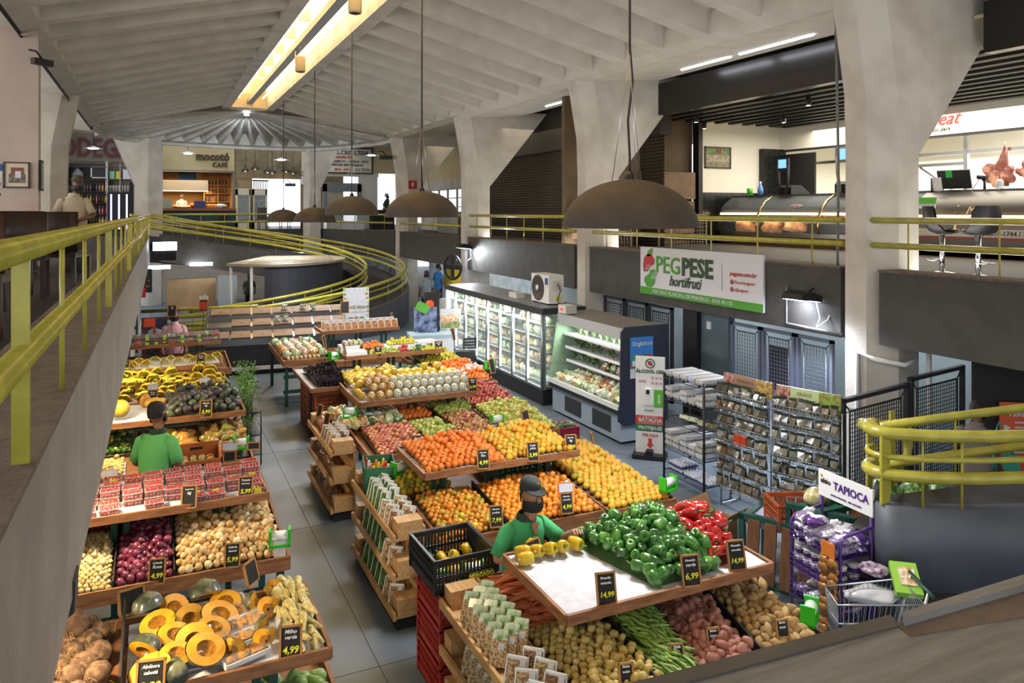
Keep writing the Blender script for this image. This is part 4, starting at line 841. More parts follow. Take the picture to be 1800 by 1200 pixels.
# white pipes on the pillar
t = thing('drain_pipe', 'white plastic drain pipe bent around the near pillar', 'pipe', (9.0, 7.6, 0)); b = MB(); b.tube([(-.02, .05, 0), (-.02, .05, 1.92), (.02, -.2, 1.86), (.3, -.45, 1.80), (.45, -.48, 1.86)], .035, 10); b.build('elbow', mWhiteP, t); b = MB(); b.tube([(.72, -.5, 0), (.72, -.5, 2.05)], .035, 10); b.build('riser', mWhiteP, t)
# flood lights
def flood(loc, rz, label):
    t = thing('flood_light', label, 'light', loc, rz); MB().prism([(-.2, -.02), (.22, -.06), (.22, .02), (.0, .1), (-.16, .06)], -.2, .2, axis='y').build('housing', mBlack, t)
    MB().add([(-.2, -.18, -.03), (.22, -.18, -.07), (.22, .18, -.07), (-.2, .18, -.03)], [(0, 1, 2, 3)]).build('lens', M('flood_glow', '#ffffff', .4, emit=16, ecol='#dfe6ff'), t); b = MB(); b.tube([(.1, 0, .05), (.25, 0, .12), (.35, 0, .1)], .015, 6); b.build('bracket', mBlack, t); b = MB(); b.tube([(.2, -.1, -.05), (.18, -.2, -.3), (.05, -.25, -.42), (.22, -.3, -.32), (.3, -.3, -.2)], .009, 6); b.build('cable', mWhiteP, t)
flood((8.78, 8.5, 2.62), .0, 'lit flood lamp under the parapet beside the near pillar'); flood((8.8, 22.3, 2.8), 0, 'lit flood lamp on the far pillar above the glass-door fridge')
# square steel frame around the flood
tag(MB().tube([(9.0, 9.0, 2.75), (9.0, 9.0, 2.15), (9.0, 7.95, 2.13)], .018, 6).build('conduit_pipe', M('grey_conduit')), 'thin L-shaped conduit around the flood lamp on the dark parapet', 'conduit')
# banner
t = thing('shop_banner', 'white banner with PEGPESE hortifruti logo and green stripe hanging on the parapet', 'banner', (8.99, 11.23, 2.72)); BW, BH = 3.46, .94
def B(x0, z0, x1, z1, nm, m, d=.012): return MB().box(-d, -x1, z0, -d + .008, -x0, z1).build(nm, m, t)
MB().box(0, -BW / 2, -BH / 2, .04, BW / 2, BH / 2).build('board', M('banner_white', '#d9d8de', .5), t)
mBG = M('banner_green', '#4f9a2e', .5); mBDG = M('banner_dark_green', '#2d4a2c', .5); mBR = M('banner_red', '#b5302a', .5)
B(-BW / 2, -BH / 2, BW / 2, -BH / 2 + .14, 'stripe', mBG)
rt = (pi / 2, 0, -pi / 2)
def bt_(s_, size, x, z, m_, al='CENTER', **k): return text(s_, size, m_, t, (-.016, -x, z), rt, al, **k)
bt_('PEG', .46, -.41, .13, mBG, 'RIGHT', xs=.98, bold=.004); bt_('PESE', .46, -.38, .13, mBDG, 'LEFT', xs=.98, bold=.016)
bt_('hortifruti', .28, -.3, -.15, mBDG, shear=.35, xs=.9, bold=.004); bt_('MERCADO MUNICIPAL DE PINHEIROS – BOX 40 / 53', .10, -.14, -BH / 2 + .07, mPaper, bold=.001)
bt_('pegpese.com.br', .10, .95, .12, mBR, 'LEFT', bold=.002); bt_('fb.com/pegpese', .075, 1.08, -.02, mBR, 'LEFT'); bt_('@pegpese', .075, 1.08, -.15, mBR, 'LEFT')
for z, s_ in ((-.02, 'f'), (-.15, 'o')):
    MB().lathe([(.001, 0), (.04, 0), (.04, .004), (.001, .004)], 16).xf(Matrix.Translation((-.016, -1.0, z)) @ Matrix.Rotation(-pi / 2, 4, 'Y')).build('icon_disc', mBR, t); text(s_, .06, mPaper, t, (-.024, -1.0, z), rt)
B(.74, -.2, .745, .28, 'divider', M('grey_line', '#8c8c90', .5))
def outline(pts, m_, nm, d=.02):
    b = MB(); n = len(pts); b.add([(-d, -x, z) for x, z in pts] + [(-.005, -x, z) for x, z in pts], [tuple(range(n)), tuple(range(n, 2 * n))[::-1]] + [(i, n + i, n + (i + 1) % n, (i + 1) % n) for i in range(n)]); return b.build(nm, m_, t)
def hand(cx, cz, s_, fl):
    P = [(-.5, -.1), (-.42, .28), (-.15, .5), (.2, .5), (.45, .25), (.42, .02), (.2, -.1), (.0, -.2), (-.1, -.38), (-.22, -.42), (-.28, -.3), (-.36, -.45), (-.46, -.4)]
    return [(cx + fl * x * s_, cz + fl * z * s_) for x, z in P]
outline(hand(-1.42, .14, .38, 1), mBR, 'logo_hand'); outline(hand(-1.40, -.13, .38, -1), mBG, 'logo_hand'); outline([(-1.48, .29), (-1.46, .38), (-1.36, .44), (-1.3, .45), (-1.32, .36), (-1.38, .29)], mBG, 'logo_leaf')
for k in range(3):
    outline([(-1.54 + k * .05, .02), (-1.46 + k * .05, .13), (-1.455 + k * .05, .12), (-1.53 + k * .05, .01)], mPaper, 'logo_line', .024); outline([(-1.34 + k * .05, -.15), (-1.26 + k * .05, -.02), (-1.255 + k * .05, -.03), (-1.33 + k * .05, -.16)], mPaper, 'logo_line', .024)
tag(MB().box(9.33, 11.2, 1.72, 9.35, 11.32, 1.86).build('notice', mPaper), 'tiny white notice on the blue-grey wall below the banner', 'notice')
# ---------------- refrigerators ----------------
mPack = M('packed_greens', '#7da04a', .4, rnd=['#4f7a2c', '#c9d9a0', '#e3e6d2', '#8fae4c', '#d98a3a', '#5d8a3a', '#e9e4c8', '#b8403a', '#d9c65a', '#e8eee2', '#41682a', '#c56a2e'], col2='#eef2e6', scale=25, ramp=(.55, .6), coat=.6)
mLeafy = M('leafy_greens', '#3f6a2c', .45, rnd=['#35602a', '#4f7f34', '#6a9440', '#2c4f24', '#7da352'], col2='#b7c98a', scale=22, ramp=(.58, .66), coat=.4)
PK = [blob(.1, (.8, 1.05, .9), n=10, seed=70 + i, amp=.5, m=7).mesh('pack_mesh', mPack) for i in range(4)] 
bx = MB(); bx.box(-.08, -.1, -.06, .08, .1, .06); PK.append(bx.mesh('pack_box', mPack))
LF = []
for i in range(3):
    b = MB()
    for k in range(9):
        a = random.uniform(0, 6.28); e = random.uniform(.1, .5); L_ = random.uniform(.13, .2); d = Vector((cos(a) * e, sin(a) * e, 1)).normalized(); p = Vector((0, 0, 0)); w_ = random.uniform(.02, .035)
        s_ = d.cross(Vector((0, 0, 1))).normalized() if abs(d.z) < .999 else Vector((1, 0, 0))
        b.add([p, p + d * L_ * .5 - s_ * w_, p + d * L_ * .5 + s_ * w_, p + d * L_ + Vector((cos(a), sin(a), -.6)) * .03, p + d * L_ * .55 + Vector((cos(a), sin(a), 0)) * .01], [(0, 1, 4), (0, 4, 2), (1, 3, 4), (4, 3, 2)], True)
    LF.append(b.mesh('leaf_bunch_mesh', mLeafy))
t = thing('glass_door_fridge', 'long black supermarket fridge with lit glass doors along the right aisle', 'fridge', (7.08, 13.6, 0)); FL = 5.6; FH = 1.95
MB().box(0, 0, 0, .95, FL, .32).build('base', mBlack, t); MB().box(-.04, -.02, .32, .95, FL, .37).build('bumper', M('fridge_trim_grey', '#55585c', .4), t)
MB().box(-.02, -.04, FH - .12, .98, FL, FH).build('top', M('fridge_top', '#2a2b2d', .4), t); MB().box(0, .02, FH, .95, FL - .02, FH + .01).build('roof_panel', M('galvanised', '#85898c', .45, .5), t)
MB().box(.85, 0, .32, .95, FL, FH).build('back', M('fridge_inside', '#dfe3e3', .4), t); MB().box(0, FL - .05, .32, .9, FL, FH).build('side', M('fridge_inside'), t)
b = MB()
for k in range(5):
    b.box(.1, .05, .5 + k * .27 if k else .40, .85, FL - .05, (.5 + k * .27 if k else .40) + .02)
b.build('shelves', M('fridge_shelf', '#b9bdc0', .35, .3), t)
mFrame = M('fridge_frame', '#8f959a', .3, .7)
for k in range(8):
    d = FL / 8; MB().box(-.03, k * d + .03, .37, -.015, (k + 1) * d - .03, FH - .12).build('glass_door', mGlass, t)
    MB().tube([(-.02, k * d, .37), (-.02, k * d, FH - .12)], .022 if k % 2 else .03, 6).build('door_frame', mFrame, t)
    if k % 2 == 0: MB().box(-.06, k * d + d - .06, .95, -.03, k * d + d - .03, 1.2).build('handle', mFrame, t)
for y in (-.01,): MB().box(.03, -.03, .37, .92, -.02, FH - .12).build('side_glass', mGlass, t)
b = MB(); b.box(.0, -.035, .32, .05, .0, FH); b.box(.9, -.035, .32, .95, 0, FH); b.build('side_frame', mFrame, t)
for k in range(9): MB().box(.02, k * FL / 8 + .01, .42, .04, k * FL / 8 + .04, FH - .15).build('led_strip', M('fridge_led', '#ffffff', .4, emit=7, ecol='#f2fff4'), t)
area('fridge_light', (7.2, 16.4, 1.78), (0, radians(20), 0), .1, 5.4, 75, (.95, 1, .96)); area('fridge_light', (7.16, 16.4, .45), (0, radians(125), 0), .1, 5.4, 30, (.95, 1, .96))
for lv in range(6):
    z = (.5 + lv * .27 + .02) if lv else .42
    if lv == 5: continue
    y = 13.75
    while y < 19.0:
        if lv in (3, 4) and 14.95 < y < 15.55: y += .2; continue
        m_ = PK[random.randrange(5)]; sc = random.uniform(.85, 1.1)
        if lv == 4 and random.random() < .5: m_ = random.choice(LF)
        o = link('packed_produce', m_, None, (7.3 + random.uniform(-.03, .06), y, z + (.09 * sc if m_ in PK else 0)), (0, 0, random.uniform(-.3, .3))); o.scale = (sc * 1.0, sc, sc)
        tag(o, 'packed fresh produce on the shelves of the lit glass-door fridge', 'food pack', 'packs in the glass-door fridge')
        if (lv + int(y * 10)) % 3 == 0:
            o = link('packed_produce', PK[random.randrange(5)], None, (7.58, y, z + .09), (0, 0, 0)); tag(o, 'packed fresh produce on the shelves of the lit glass-door fridge', 'food pack', 'packs in the glass-door fridge')
        y += .19
t = thing('air_conditioner', 'white outdoor air conditioning unit with round fan on top of the fridge', 'air conditioner', (7.55, 14.35, FH + .01)); 
MB().box(-.15, -.4, .03, .2, .4, .62).build('casing', M('ac_white', '#d3d0c8', .45), t); MB().lathe([(.001, 0), (.25, 0), (.27, .012), (.27, -.01)], 32).xf(Matrix.Translation((-.155, .08, .33)) @ Matrix.Rotation(-pi / 2, 4, 'Y')).build('fan_grille', M('fan_dark', '#4a4440', .6), t)
MB().lathe([(.001, 0), (.06, 0), (.06, .02), (.001, .03)], 20).xf(Matrix.Translation((-.165, .08, .33)) @ Matrix.Rotation(-pi / 2, 4, 'Y')).build('fan_hub', M('ac_white'), t)
b = MB()
for k in range(5): b.tube([(-.175, .08 + (.05 + k * .05) * cos(a * pi / 12), .33 + (.05 + k * .05) * sin(a * pi / 12)) for a in range(24)], .004, 4, closed=True)
b.build('fan_rings', mBlack, t); MB().box(-.16, -.36, .42, -.152, -.24, .56).build('logo_sticker', M('sticker_blue', '#274a7c', .5), t); MB().box(-.05, -.408, .3, .15, -.4, .5).build('label_panel', M('ac_grey', '#b9b6ae'), t); MB().box(.0, -.41, .1, .12, -.4, .17).build('yellow_label', M('label_yellow', '#d8cf35', .5), t)
for y in (-.3, .3): MB().box(-.15, y - .03, 0, .2, y + .03, .03).build('foot', mBlack, t)
MB().tube([(.05, -.41, .45), (.1, -.45, .3), (.02, -.46, .1), (.08, -.44, -.0 + .02)], .01, 6).build('cable', mBlack, t)
tag(MB().box(7.35, 15.4, FH + .01, 7.55, 15.8, FH + .13).build('control_box', M('ac_grey')), 'small grey control box on top of the glass-door fridge', 'box')
# open multideck chiller
t = thing('open_chiller', 'open refrigerated chiller with vegetables and dark blue end panel', 'fridge', (6.98, 10.7, 0)); L2 = 2.45
MB().box(.08, .05, .05, .95, L2, .5).build('base', M('chiller_grey', '#8d99a3', .4), t)
for y0 in (.35, 1.35): MB().box(.07, y0, .14, .085, y0 + .6, .42).build('vent', M('vent_dark', '#26282c', .6), t)
b = MB(); b.prism([(.0, .52), (.05, .5), (.35, .48), (.35, .56), (.06, .62), (.0, .62)], .0, L2, axis='y'); b.build('front_bumper', mBlack, t); MB().prism([(-.02, .60), (.01, .60), (.02, .68), (-.01, .68)], 0.0, L2, axis='y').build('rail', M('bumper_pale', '#c9cdc6', .4), t)
MB().box(.05, .04, .62, .9, L2, .66).build('deck', M('fridge_inside'), t); MB().box(.86, .04, .6, .95, L2, 1.9).build('back', M('fridge_inside'), t)
MB().prism([(.25, 1.78), (.98, 1.88), (.98, 1.95), (.2, 1.92)], 0, L2, axis='y').build('canopy', M('canopy_brown_grey', '#6e6862', .5), t); MB().box(.2, 0, 1.72, .26, L2, 1.92).build('canopy_front', M('canopy_grey', '#a3a4a4', .4), t)
for k, z in enumerate((.98, 1.24, 1.5)):
    MB().box(.28 - k * .02 + .1, .04, z, .88, L2 - .04, z + .02).build('shelf', M('fridge_shelf'), t); MB().box(.28 - k * .02 + .08, .04, z - .01, .28 - k * .02 + .1, L2 - .04, z + .04).build('price_rail', mWhiteP, t)
MB().prism([(-.02, .42), (.1, .34), (.98, .34), (.98, 1.98), (.12, 1.98), (.04, 1.9), (.02, .7)], -.04, .0, axis='y').build('end_panel', M('navy_panel', '#1b1f33', .4), t)
MB().prism([(-.02, .5), (.98, .5), (.98, 1.9), (.2, 1.9), (.02, .7)], L2, L2 + .03, axis='y').build('end_glass', M('green_glass', '#8fae93', .1, alpha=.5), t)
MB().box(.3, .2, 1.70, .34, L2 - .2, 1.73).build('led_strip', M('fridge_led'), t)
area('chiller_light', (7.36, 11.9, 1.68), (0, radians(25), 0), .1, 2.2, 42, (.97, 1, .88)); 
t2 = thing('organic_poster', 'blue Orgânicos poster on the dark end panel of the chiller', 'poster', (7.42, 10.655, 1.42)); MB().box(-.24, -.008, -.3, .22, 0, .38).build('sheet', M('poster_blue', '#2f7fd0', .5), t2); MB().box(-.24, -.01, -.3, .22, -.008, -.14).build('white_band', mPaper, t2); text('Orgânicos', .1, mPaper, t2, (0, -.012, .27), bold=.002)
MB().box(-.24, -.0095, -.14, .22, -.008, -.06).build('wood_band', M('poster_brown', '#7a5c48', .6), t2)
for k in range(8):
    c = ['#3aa04a', '#b8323a', '#2f7a3a', '#b03a34', '#dfe6e8', '#e4e8ea', '#cfe0b0', '#e8eaec'][k]; MB().box(-.2 + (k % 4) * .1, -.013, -.1 + (k < 4) * .1, -.12 + (k % 4) * .1, -.008, -.01 + (k < 4) * .1).build('pack_image', M('poster_' + c[1:], c, .5), t2)
for z, n, s_ in ((1.0, 10, 0), (1.26, 10, 1), (1.52, 9, 2)):
    for k in range(n):
        m_ = random.choice(LF) if (s_ > 0 or k > 4) else random.choice(PK)
        o = link('packed_vegetable', m_, None, (7.45 + random.uniform(-.02, .05), 10.85 + k * .235, z + (0 if m_ in LF else .09)), (0, 0, random.uniform(0, 6))); o.scale = (1.15,) * 3; tag(o, 'bagged green vegetables on the upper shelves of the open chiller', 'vegetable', 'bagged greens in the open chiller')
for k in range(44):
    r_, c_ = divmod(k, 15); o = link('packed_vegetable', random.choice(PK), None, (7.12 + r_ * .17 + random.uniform(-.02, .02), 10.8 + c_ * .155, .73 + r_ * .035), (random.uniform(-.4, .4), random.uniform(-.4, .4), random.uniform(0, 6))); o.scale = (.85,) * 3; tag(o, 'film-wrapped vegetable pack lying in the bottom deck of the open chiller', 'vegetable', 'packs in the bottom of the open chiller')
t = thing('thermostat_box', 'pale box with small red digits on top of the open chiller', 'box', (7.25, 12.9, 1.94)); MB().box(-.12, -.15, 0, .12, .15, .16).build('casing', M('ac_grey'), t); MB().box(-.125, -.04, .06, -.12, .06, .1).build('display', M('red_digits', '#ff2a2a', .4, emit=2, ecol='#ff2020'), t)
# alcohol gel totem
t = thing('sanitizer_totem', 'tall white ÁLCOOL GEL sanitizer totem with red and green bands', 'sign stand', (7.16, 10.05, 0), -.75); th_ = 1.6
def A_(x0, z0, x1, z1, nm, m_, d=.004): return MB().box(x0, -.03 - d, z0, x1, -.03, z1).build(nm, m_, t)
MB().box(-.26, -.2, 0, .26, .12, .07).build('base', mBlack, t); MB().box(-.23, -.03, .07, .23, .0, th_).build('board', mWhiteP, t)
A_(-.23, .52, .23, .66, 'red_band', M('totem_red', '#c9452e', .5)); A_(-.23, .41, .23, .52, 'green_band', M('totem_green', '#2f7a44', .5)); A_(.06, .8, .22, 1.08, 'green_box', M('totem_lime', '#5db82f', .5))
text('ÁLCOOL GEL', .075, M('totem_dgreen', '#234a30', .5), t, (0, -.036, 1.36), bold=.003); text('BATALHA', .085, mPaper, t, (0, -.037, .59), bold=.003); text('JUNTOS NESSA', .035, mPaper, t, (0, -.037, .64)); text('CONTRA O CORONAVÍRUS', .028, mPaper, t, (0, -.037, .54)); text('PROTEJA-SE', .07, mPaper, t, (0, -.037, .465), bold=.003); text('PISE AQUI', .055, M('totem_red'), t, (0, -.036, .35), bold=.002)
A_(-.03, .2, .03, .3, 'arrow_shaft', M('totem_red')); MB().prism([(-.055, .21), (0, .14), (.055, .21)], -.036, -.03, axis='y').build('arrow_head', M('totem_red'), t); MB().prism([(.11, .9), (.14, .84), (.17, .9), (.155, .9), (.155, 1.0), (.125, 1.0), (.125, .9)], -.04, -.03, axis='y').build('white_arrow', mPaper, t)
MB().tube([(.07 * cos(a * pi / 8), -.035, 1.49 + .07 * sin(a * pi / 8)) for a in range(16)], .009, 6, closed=True).build('ban_ring', M('totem_dgreen'), t); MB().tube([(-.05, -.037, 1.54), (.05, -.037, 1.44)], .007, 5).build('ban_bar', M('totem_dgreen'), t); MB().sphere((0, -.03, 1.49), .04, 12, sc=(1, .2, 1)).build('virus_icon', M('totem_virus', '#c24a58', .5), t)
for k in range(6): MB().box(.02 + (k % 3) * .065, -.034, 1.16 + (k // 3) * .08, .06 + (k % 3) * .065, -.03, 1.2 + (k // 3) * .08).build('step_icon', M('totem_icon', '#b89aa4', .5), t)
MB().box(-.18, -.034, 1.18, -.06, -.03, 1.22).build('step_icon', M('totem_icon'), t)
MB().box(-.08, -.12, .85, .03, -.03, 1.1).build('dispenser', mWhiteP, t); MB().box(-.05, -.125, 1.02, .0, -.12, 1.09).build('dispenser_window', mBlack, t); text('PEGPESE', .04, M('totem_green'), t, (-.02, -.036, .74)); MB().prism([(-.07, .07), (.07, .07), (.05, .14), (-.05, .14)], -.18, -.05, axis='y').build('pedal', mBlack, t)
# egg rack
mWire = M('black_wire', '#202024', .4, .3); mWireG = M('galvanised_wire', '#aeb6ba', .3, .8)
t = thing('egg_rack', 'black wire shelving rack of egg cartons left of the spice display', 'rack', (6.65, 8.12, 0)); RW, RL = .46, .88
for x in (0, RW):
    for y in (0, RL): MB().tube([(x, y, .06), (x, y, 1.6)], .016, 8).build('post', mWire, t); MB().sphere((x, y, .03), .03, 8).build('caster', mWireG, t)
egz = (.2, .55, .95, 1.25, 1.55)
for z in egz:
    b = MB()
    for k in range(12): b.tube([(k * RW / 11, 0, z), (k * RW / 11, RL, z)], .004, 4)
    for y in (0, RL / 2, RL): b.tube([(0, y, z), (RW, y, z)], .008, 4)
    for x in (0, RW): b.tube([(x, 0, z - .03), (x, RL, z - .03)], .006, 4)
    b.build('shelf', mWire, t)
mEgg = M('egg_carton', '#c9c6be', .7, rnd=['#c9ccd6', '#b9b7ac', '#d8d8de', '#c2c0b2', '#d5d9e8'], col2='#a9b8d8', scale=8, ramp=(.6, .64))
b = MB(); b.box(-.07, -.15, .03, .07, .15, .075)
for i in range(2):
    for j in range(6): b.lathe([(.018, .0), (.026, .03)], 6, (-.033 + i * .066, -.125 + j * .05, 0))
cart = b.mesh('egg_carton_mesh', mEgg)
b = MB()
for i in range(6):
    for j in range(6): b.sphere((-.125 + i * .05, -.125 + j * .05, .035), .021, 8, sc=(1, 1, 1.25))
b.box(-.15, -.15, 0, .15, .15, .02, mi=1); tray = b.mesh('egg_tray_mesh', [M('white_egg', '#dfe0e8', .4), M('egg_tray_blue', '#3d4370', .6)])
for z, rows, lv in ((.96, 0, 0), (1.26, 2, 1), (1.56, 1, 1), (.56, 3, 1)):
    for j in range(5 if lv else 0):
        for i in range(2):
            for r in range(max(1, rows - (j % 2))):
                o = link('egg_carton', cart, None, (6.65 + .13 + i * .18, 8.2 + j * .17, z + r * .078 + .003), (0, 0, pi / 2 + random.uniform(-.06, .06))); tag(o, 'pale egg carton stacked on the black wire rack', 'egg carton', 'egg cartons on the wire rack')
for i, (y, r) in enumerate(((8.85, 0), (8.85, 1), (8.52, 0), (8.27, 0))):
    o = link('egg_tray', tray, None, (6.86, y - .02, .205 + r * .075)); tag(o, 'open tray of white eggs on the lowest shelf of the wire rack', 'egg tray', 'egg trays on the lowest shelf')
for i, y in enumerate((8.3, 8.55, 8.7)):
    o = link('snack_pack', PK[4], None, (6.85, y, .955 + .03), (0, .3, .2)); o.scale = (1.4, .7, .4); tag(o, ['flat colourful packet at the near end of the half empty rack shelf', 'flat colourful packet in the middle of the half empty rack shelf', 'flat colourful packet at the far end of the half empty rack shelf'][i], 'packet')
# spice display: two angled panels of wire tiers
def spice_unit(x, y, rz, label):
    t = thing('spice_display', label, 'rack', (x, y, 0), rz)   # local x along the front, -y to the customer
    W_ = .82; b = MB()
    for sx in (0, W_): b.tube([(sx, 0, 0), (sx, 0, 1.55)], .012, 6); b.tube([(sx, .35, 0), (sx, .35, 1.55)], .012, 6)
    for z in (.02, 1.55):
        b.tube([(0, 0, z), (W_, 0, z), (W_, .35, z), (0, .35, z)], .008, 5, closed=True)
    b.build('frame', mWireG, t)
    for r in range(7):
        z = .28 + r * .2; b = MB()
        b.tube([(0, -.02, z), (W_, -.02, z)], .006, 4); b.tube([(0, -.13 - .01 * (6 - r), z + .07), (W_, -.13 - .01 * (6 - r), z + .07)], .005, 4); b.tube([(0, -.13, z + .0), (W_, -.13, z + .0)], .004, 4)
        for k in range(21): b.tube([(k * W_ / 20, -.02, z), (k * W_ / 20, -.13, z), (k * W_ / 20, -.14, z + .07)], .0025, 3)
        b.build('wire_basket', mWireG, t)
    return t
spice_unit(6.84, 8.0, radians(-84), 'galvanised wire spice display, left half beside the egg rack'); spice_unit(6.96, 7.14, radians(-72), 'galvanised wire spice display, right half next to the near pillar')
mSp = M('spice_packet', '#8a7a5c', .25, rnd=['#6a6250', '#4b4434', '#5d5f50', '#8a7a5a', '#3a352c', '#6d6a5f', '#7a522c', '#44453a', '#96917f', '#3f362c', '#7d7464', '#4f4b42'], col2='#d5d6d2', scale=14, ramp=(.60, .68), coat=1.0)
b = MB(); b.add([(-.046, -.004, .15), (.046, -.004, .15), (.044, -.03, .015), (-.044, -.03, .015), (-.046, .004, .15), (.046, .004, .15), (.044, .03, .02), (-.044, .03, .02), (.036, -.042, .06), (-.036, -.042, .07)], [(3, 2, 8, 9), (9, 8, 1, 0), (4, 5, 6, 7), (0, 1, 5, 4), (2, 3, 7, 6), (1, 8, 2, 6, 5), (0, 4, 7, 3, 9)], False)
b.box(-.046, -.012, .135, .046, .006, .172, mi=1); spm = b.mesh('spice_packet_mesh', [mSp, M('packet_header', '#2c4a35', .5, rnd=['#2c4a35', '#1e2b24', '#3a4a2c'])])
mSpR = M('spice_packet_red', '#c2451f', .35, coat=.8); spr = MB().box(-.055, -.03, .02, .055, .02, .16).mesh('spice_red_mesh', mSpR)
for (x0, y0, rz) in ((6.84, 8.0, radians(-84)), (6.96, 7.14, radians(-72))):
    for r in range(7):
        for k in range(8):
            lx, ly = .05 + k * .103, -.075; X_ = x0 + lx * cos(rz) - ly * sin(rz); Y_ = y0 + lx * sin(rz) + ly * cos(rz)
            red = (x0 < 6.9 and r == 3 and k in (3, 4)); sc = random.uniform(.9, 1.1)
            o = link('spice_packet', spr if red else spm, None, (X_, Y_, .29 + r * .2), (random.uniform(-.15, .1), random.uniform(-.15, .15), rz + random.uniform(-.35, .35))); o.scale = (sc,) * 3
            if red: tag(o, 'bright red-orange spice packet in the middle of the spice display', 'packet', 'red spice packets')
            else: tag(o, 'clear packet of dried spice with dark header hanging in the wire display', 'packet', 'spice packets in the wire display')
for i, (x, y, rz, c1, c2, s_) in enumerate(((6.95, 7.62, radians(-84), '#9a7a66', '#c9b060', 'TEMPEROS ESPECIAIS'), (7.12, 6.78, radians(-72), '#b8c890', '#7fae4a', 'GRÃOS INTEGRAIS'))):
    t = thing('header_sign', ['brownish header board with food photos on the left spice display', 'pale green header board with food photos on the right spice display'][i], 'sign', (x, y, 1.56), rz); MB().box(-.4, -.01, 0, .4, .01, .2).build('board', M('header_board_%d' % i, c1, .5), t); MB().box(.14, -.014, 0, .4, -.01, .2).build('photo', M('header_photo_%d' % i, c2, .5, col2='#8a6a3a', scale=25), t); MB().box(-.4, -.014, 0, -.22, -.01, .2).build('photo', M('header_photo2', '#b89a8c', .5, col2='#8a3a34', scale=18), t); text(s_.split()[0], .06, M('header_text', '#7a5a4a', .6), t, (-.04, -.013, .13)); text(s_.split()[1], .06, M('header_text'), t, (-.04, -.013, .06))
# bench with crate, fruits and paper
def bench():
    t = thing('slatted_bench', 'green-framed bench with brown slatted front holding paper and a crate', 'bench', (5.47, 6.08, 0), radians(-64)); mB_ = M('slat_brown', '#7a5234', .5, col2='#64422a', scale=5, stretch=(6, 6, 1))
    W_ = 1.1; fr = MB()
    for x in (0, W_): fr.box(x - .03, -.03, 0, x + .03, .03, .8)
    fr.box(-.03, -.03, .76, W_ + .03, .03, .82); fr.box(-.03, -.03, .12, W_ + .03, .03, .18); fr.box(.45, -.02, .8, .5, .04, 1.0); fr.box(.45, -.03, .98, W_, .05, 1.03)
    for x in (0, W_): fr.box(x - .03, .6, 0, x + .03, .66, .78)
    fr.box(-.03, .0, .70, .03, .64, .76); fr.box(W_ - .03, .0, .70, W_ + .03, .64, .76)
    fr.build('frame', mGreenP, t)
    for k in range(6): MB().prism([(.05 + k * .172, .16), (.17 + k * .172, .16), (.2 + k * .172, .78), (.08 + k * .172, .78)], -.045, -.02, axis='y').build('slat', mB_, t)
    MB().box(-.02, .0, .70, W_ + .02, .64, .73).build('bed', M('bed_paper_blue', '#c8c6e6', .6, col2='#b4b2da', scale=6, bump=.6, bscale=8), t)
bench()
mCr = mOrangeC
def crate(name, label, loc, rz, L_, W_, H_, mat, cols_=9, cat='crate', group=None, logo=None):
    t = thing(name, label, cat, loc, rz, group); b = MB(); th = .012
    for (x0, y0, x1, y1) in ((0, 0, L_, th), (0, W_ - th, L_, W_), (0, 0, th, W_), (L_ - th, 0, L_, W_)):
        b.box(x0, y0, H_ - .04, x1, y1, H_); b.box(x0, y0, 0, x1, y1, .05); b.box(x0, y0, H_ * .42, x1, y1, H_ * .5)
    for k in range(int(L_ / .03)):
        x = k * .03
        for y in (0, W_ - th): b.box(x, y, .05, x + .014, y + th, H_ - .04)
    for k in range(int(W_ / .03)):
        y = k * .03
        for x in (0, L_ - th): b.box(x, y, .05, x + th, y + .014, H_ - .04)
    for x in (0, L_):
        for y in (0, W_): b.box(x - .012, y - .012, 0, x + .012, y + .012, H_)
    b.box(-.012, -.012, H_ - .015, L_ + .012, 0, H_ + .004); b.box(-.012, W_, H_ - .015, L_ + .012, W_ + .012, H_ + .004); b.box(-.012, 0, H_ - .015, 0, W_, H_ + .004); b.box(L_, 0, H_ - .015, L_ + .012, W_, H_ + .004)
    for x in (-.014,):
        for k in range(3): b.box(x, .0, .08 + k * .07, x + .01, W_, .088 + k * .07); b.box(.0, x, .08 + k * .07, L_, x + .01, .088 + k * .07)
    b.build('shell', mat, t); MB().box(0, 0, 0, L_, W_, .012).build('bottom', mat, t)
    if logo: MB().box(L_ * .55, -.018, H_ * .25, L_ * .95, -.014, H_ * .48).build('logo_plate', M('crate_logo_plate', '#5a5f3a', .6), t); text(logo, .045, mYText, t, (L_ * .75, -.021, H_ * .36), bold=.001)
    return t
crate('plastic_crate', 'empty orange-brown plastic crate standing on the slatted bench', (5.62, 5.72, .74), radians(-22), .46, .36, .24, mCr)
for i, (p, sc, m_, n) in enumerate((((5.85, 5.47, 1.12), (1.2, .9, .8), M('netted_melon', '#a89a52', .35, col2='#d9d3b8', scale=14, coat=.8), 'film wrapped mottled yellow melon on the green frame behind the crate'), ((6.12, 5.42, 1.12), (1.25, .95, .85), M('brown_melon', '#7a5a3c', .6, col2='#5a6a34', scale=5), 'large brown and green fruit beside the purple stand'))):
    o = blob(.11, sc, seed=90 + i, amp=.1).build('large_fruit', m_, loc=p); tag(o, n, 'fruit')
tag(MB().box(5.72, 5.3, 1.0, 6.5, 5.55, 1.05).build('display_plank', M('green_plank', '#2a5a4c', .5)), 'dark green plank behind the slatted bench carrying two large fruits', 'plank')
t = thing('cardboard_box', 'open empty cardboard box on the floor left of the orange crate', 'box', (5.55, 6.55, 0), .3); mCB = M('cardboard', '#a9835c', .8, col2='#9a754f', scale=3)
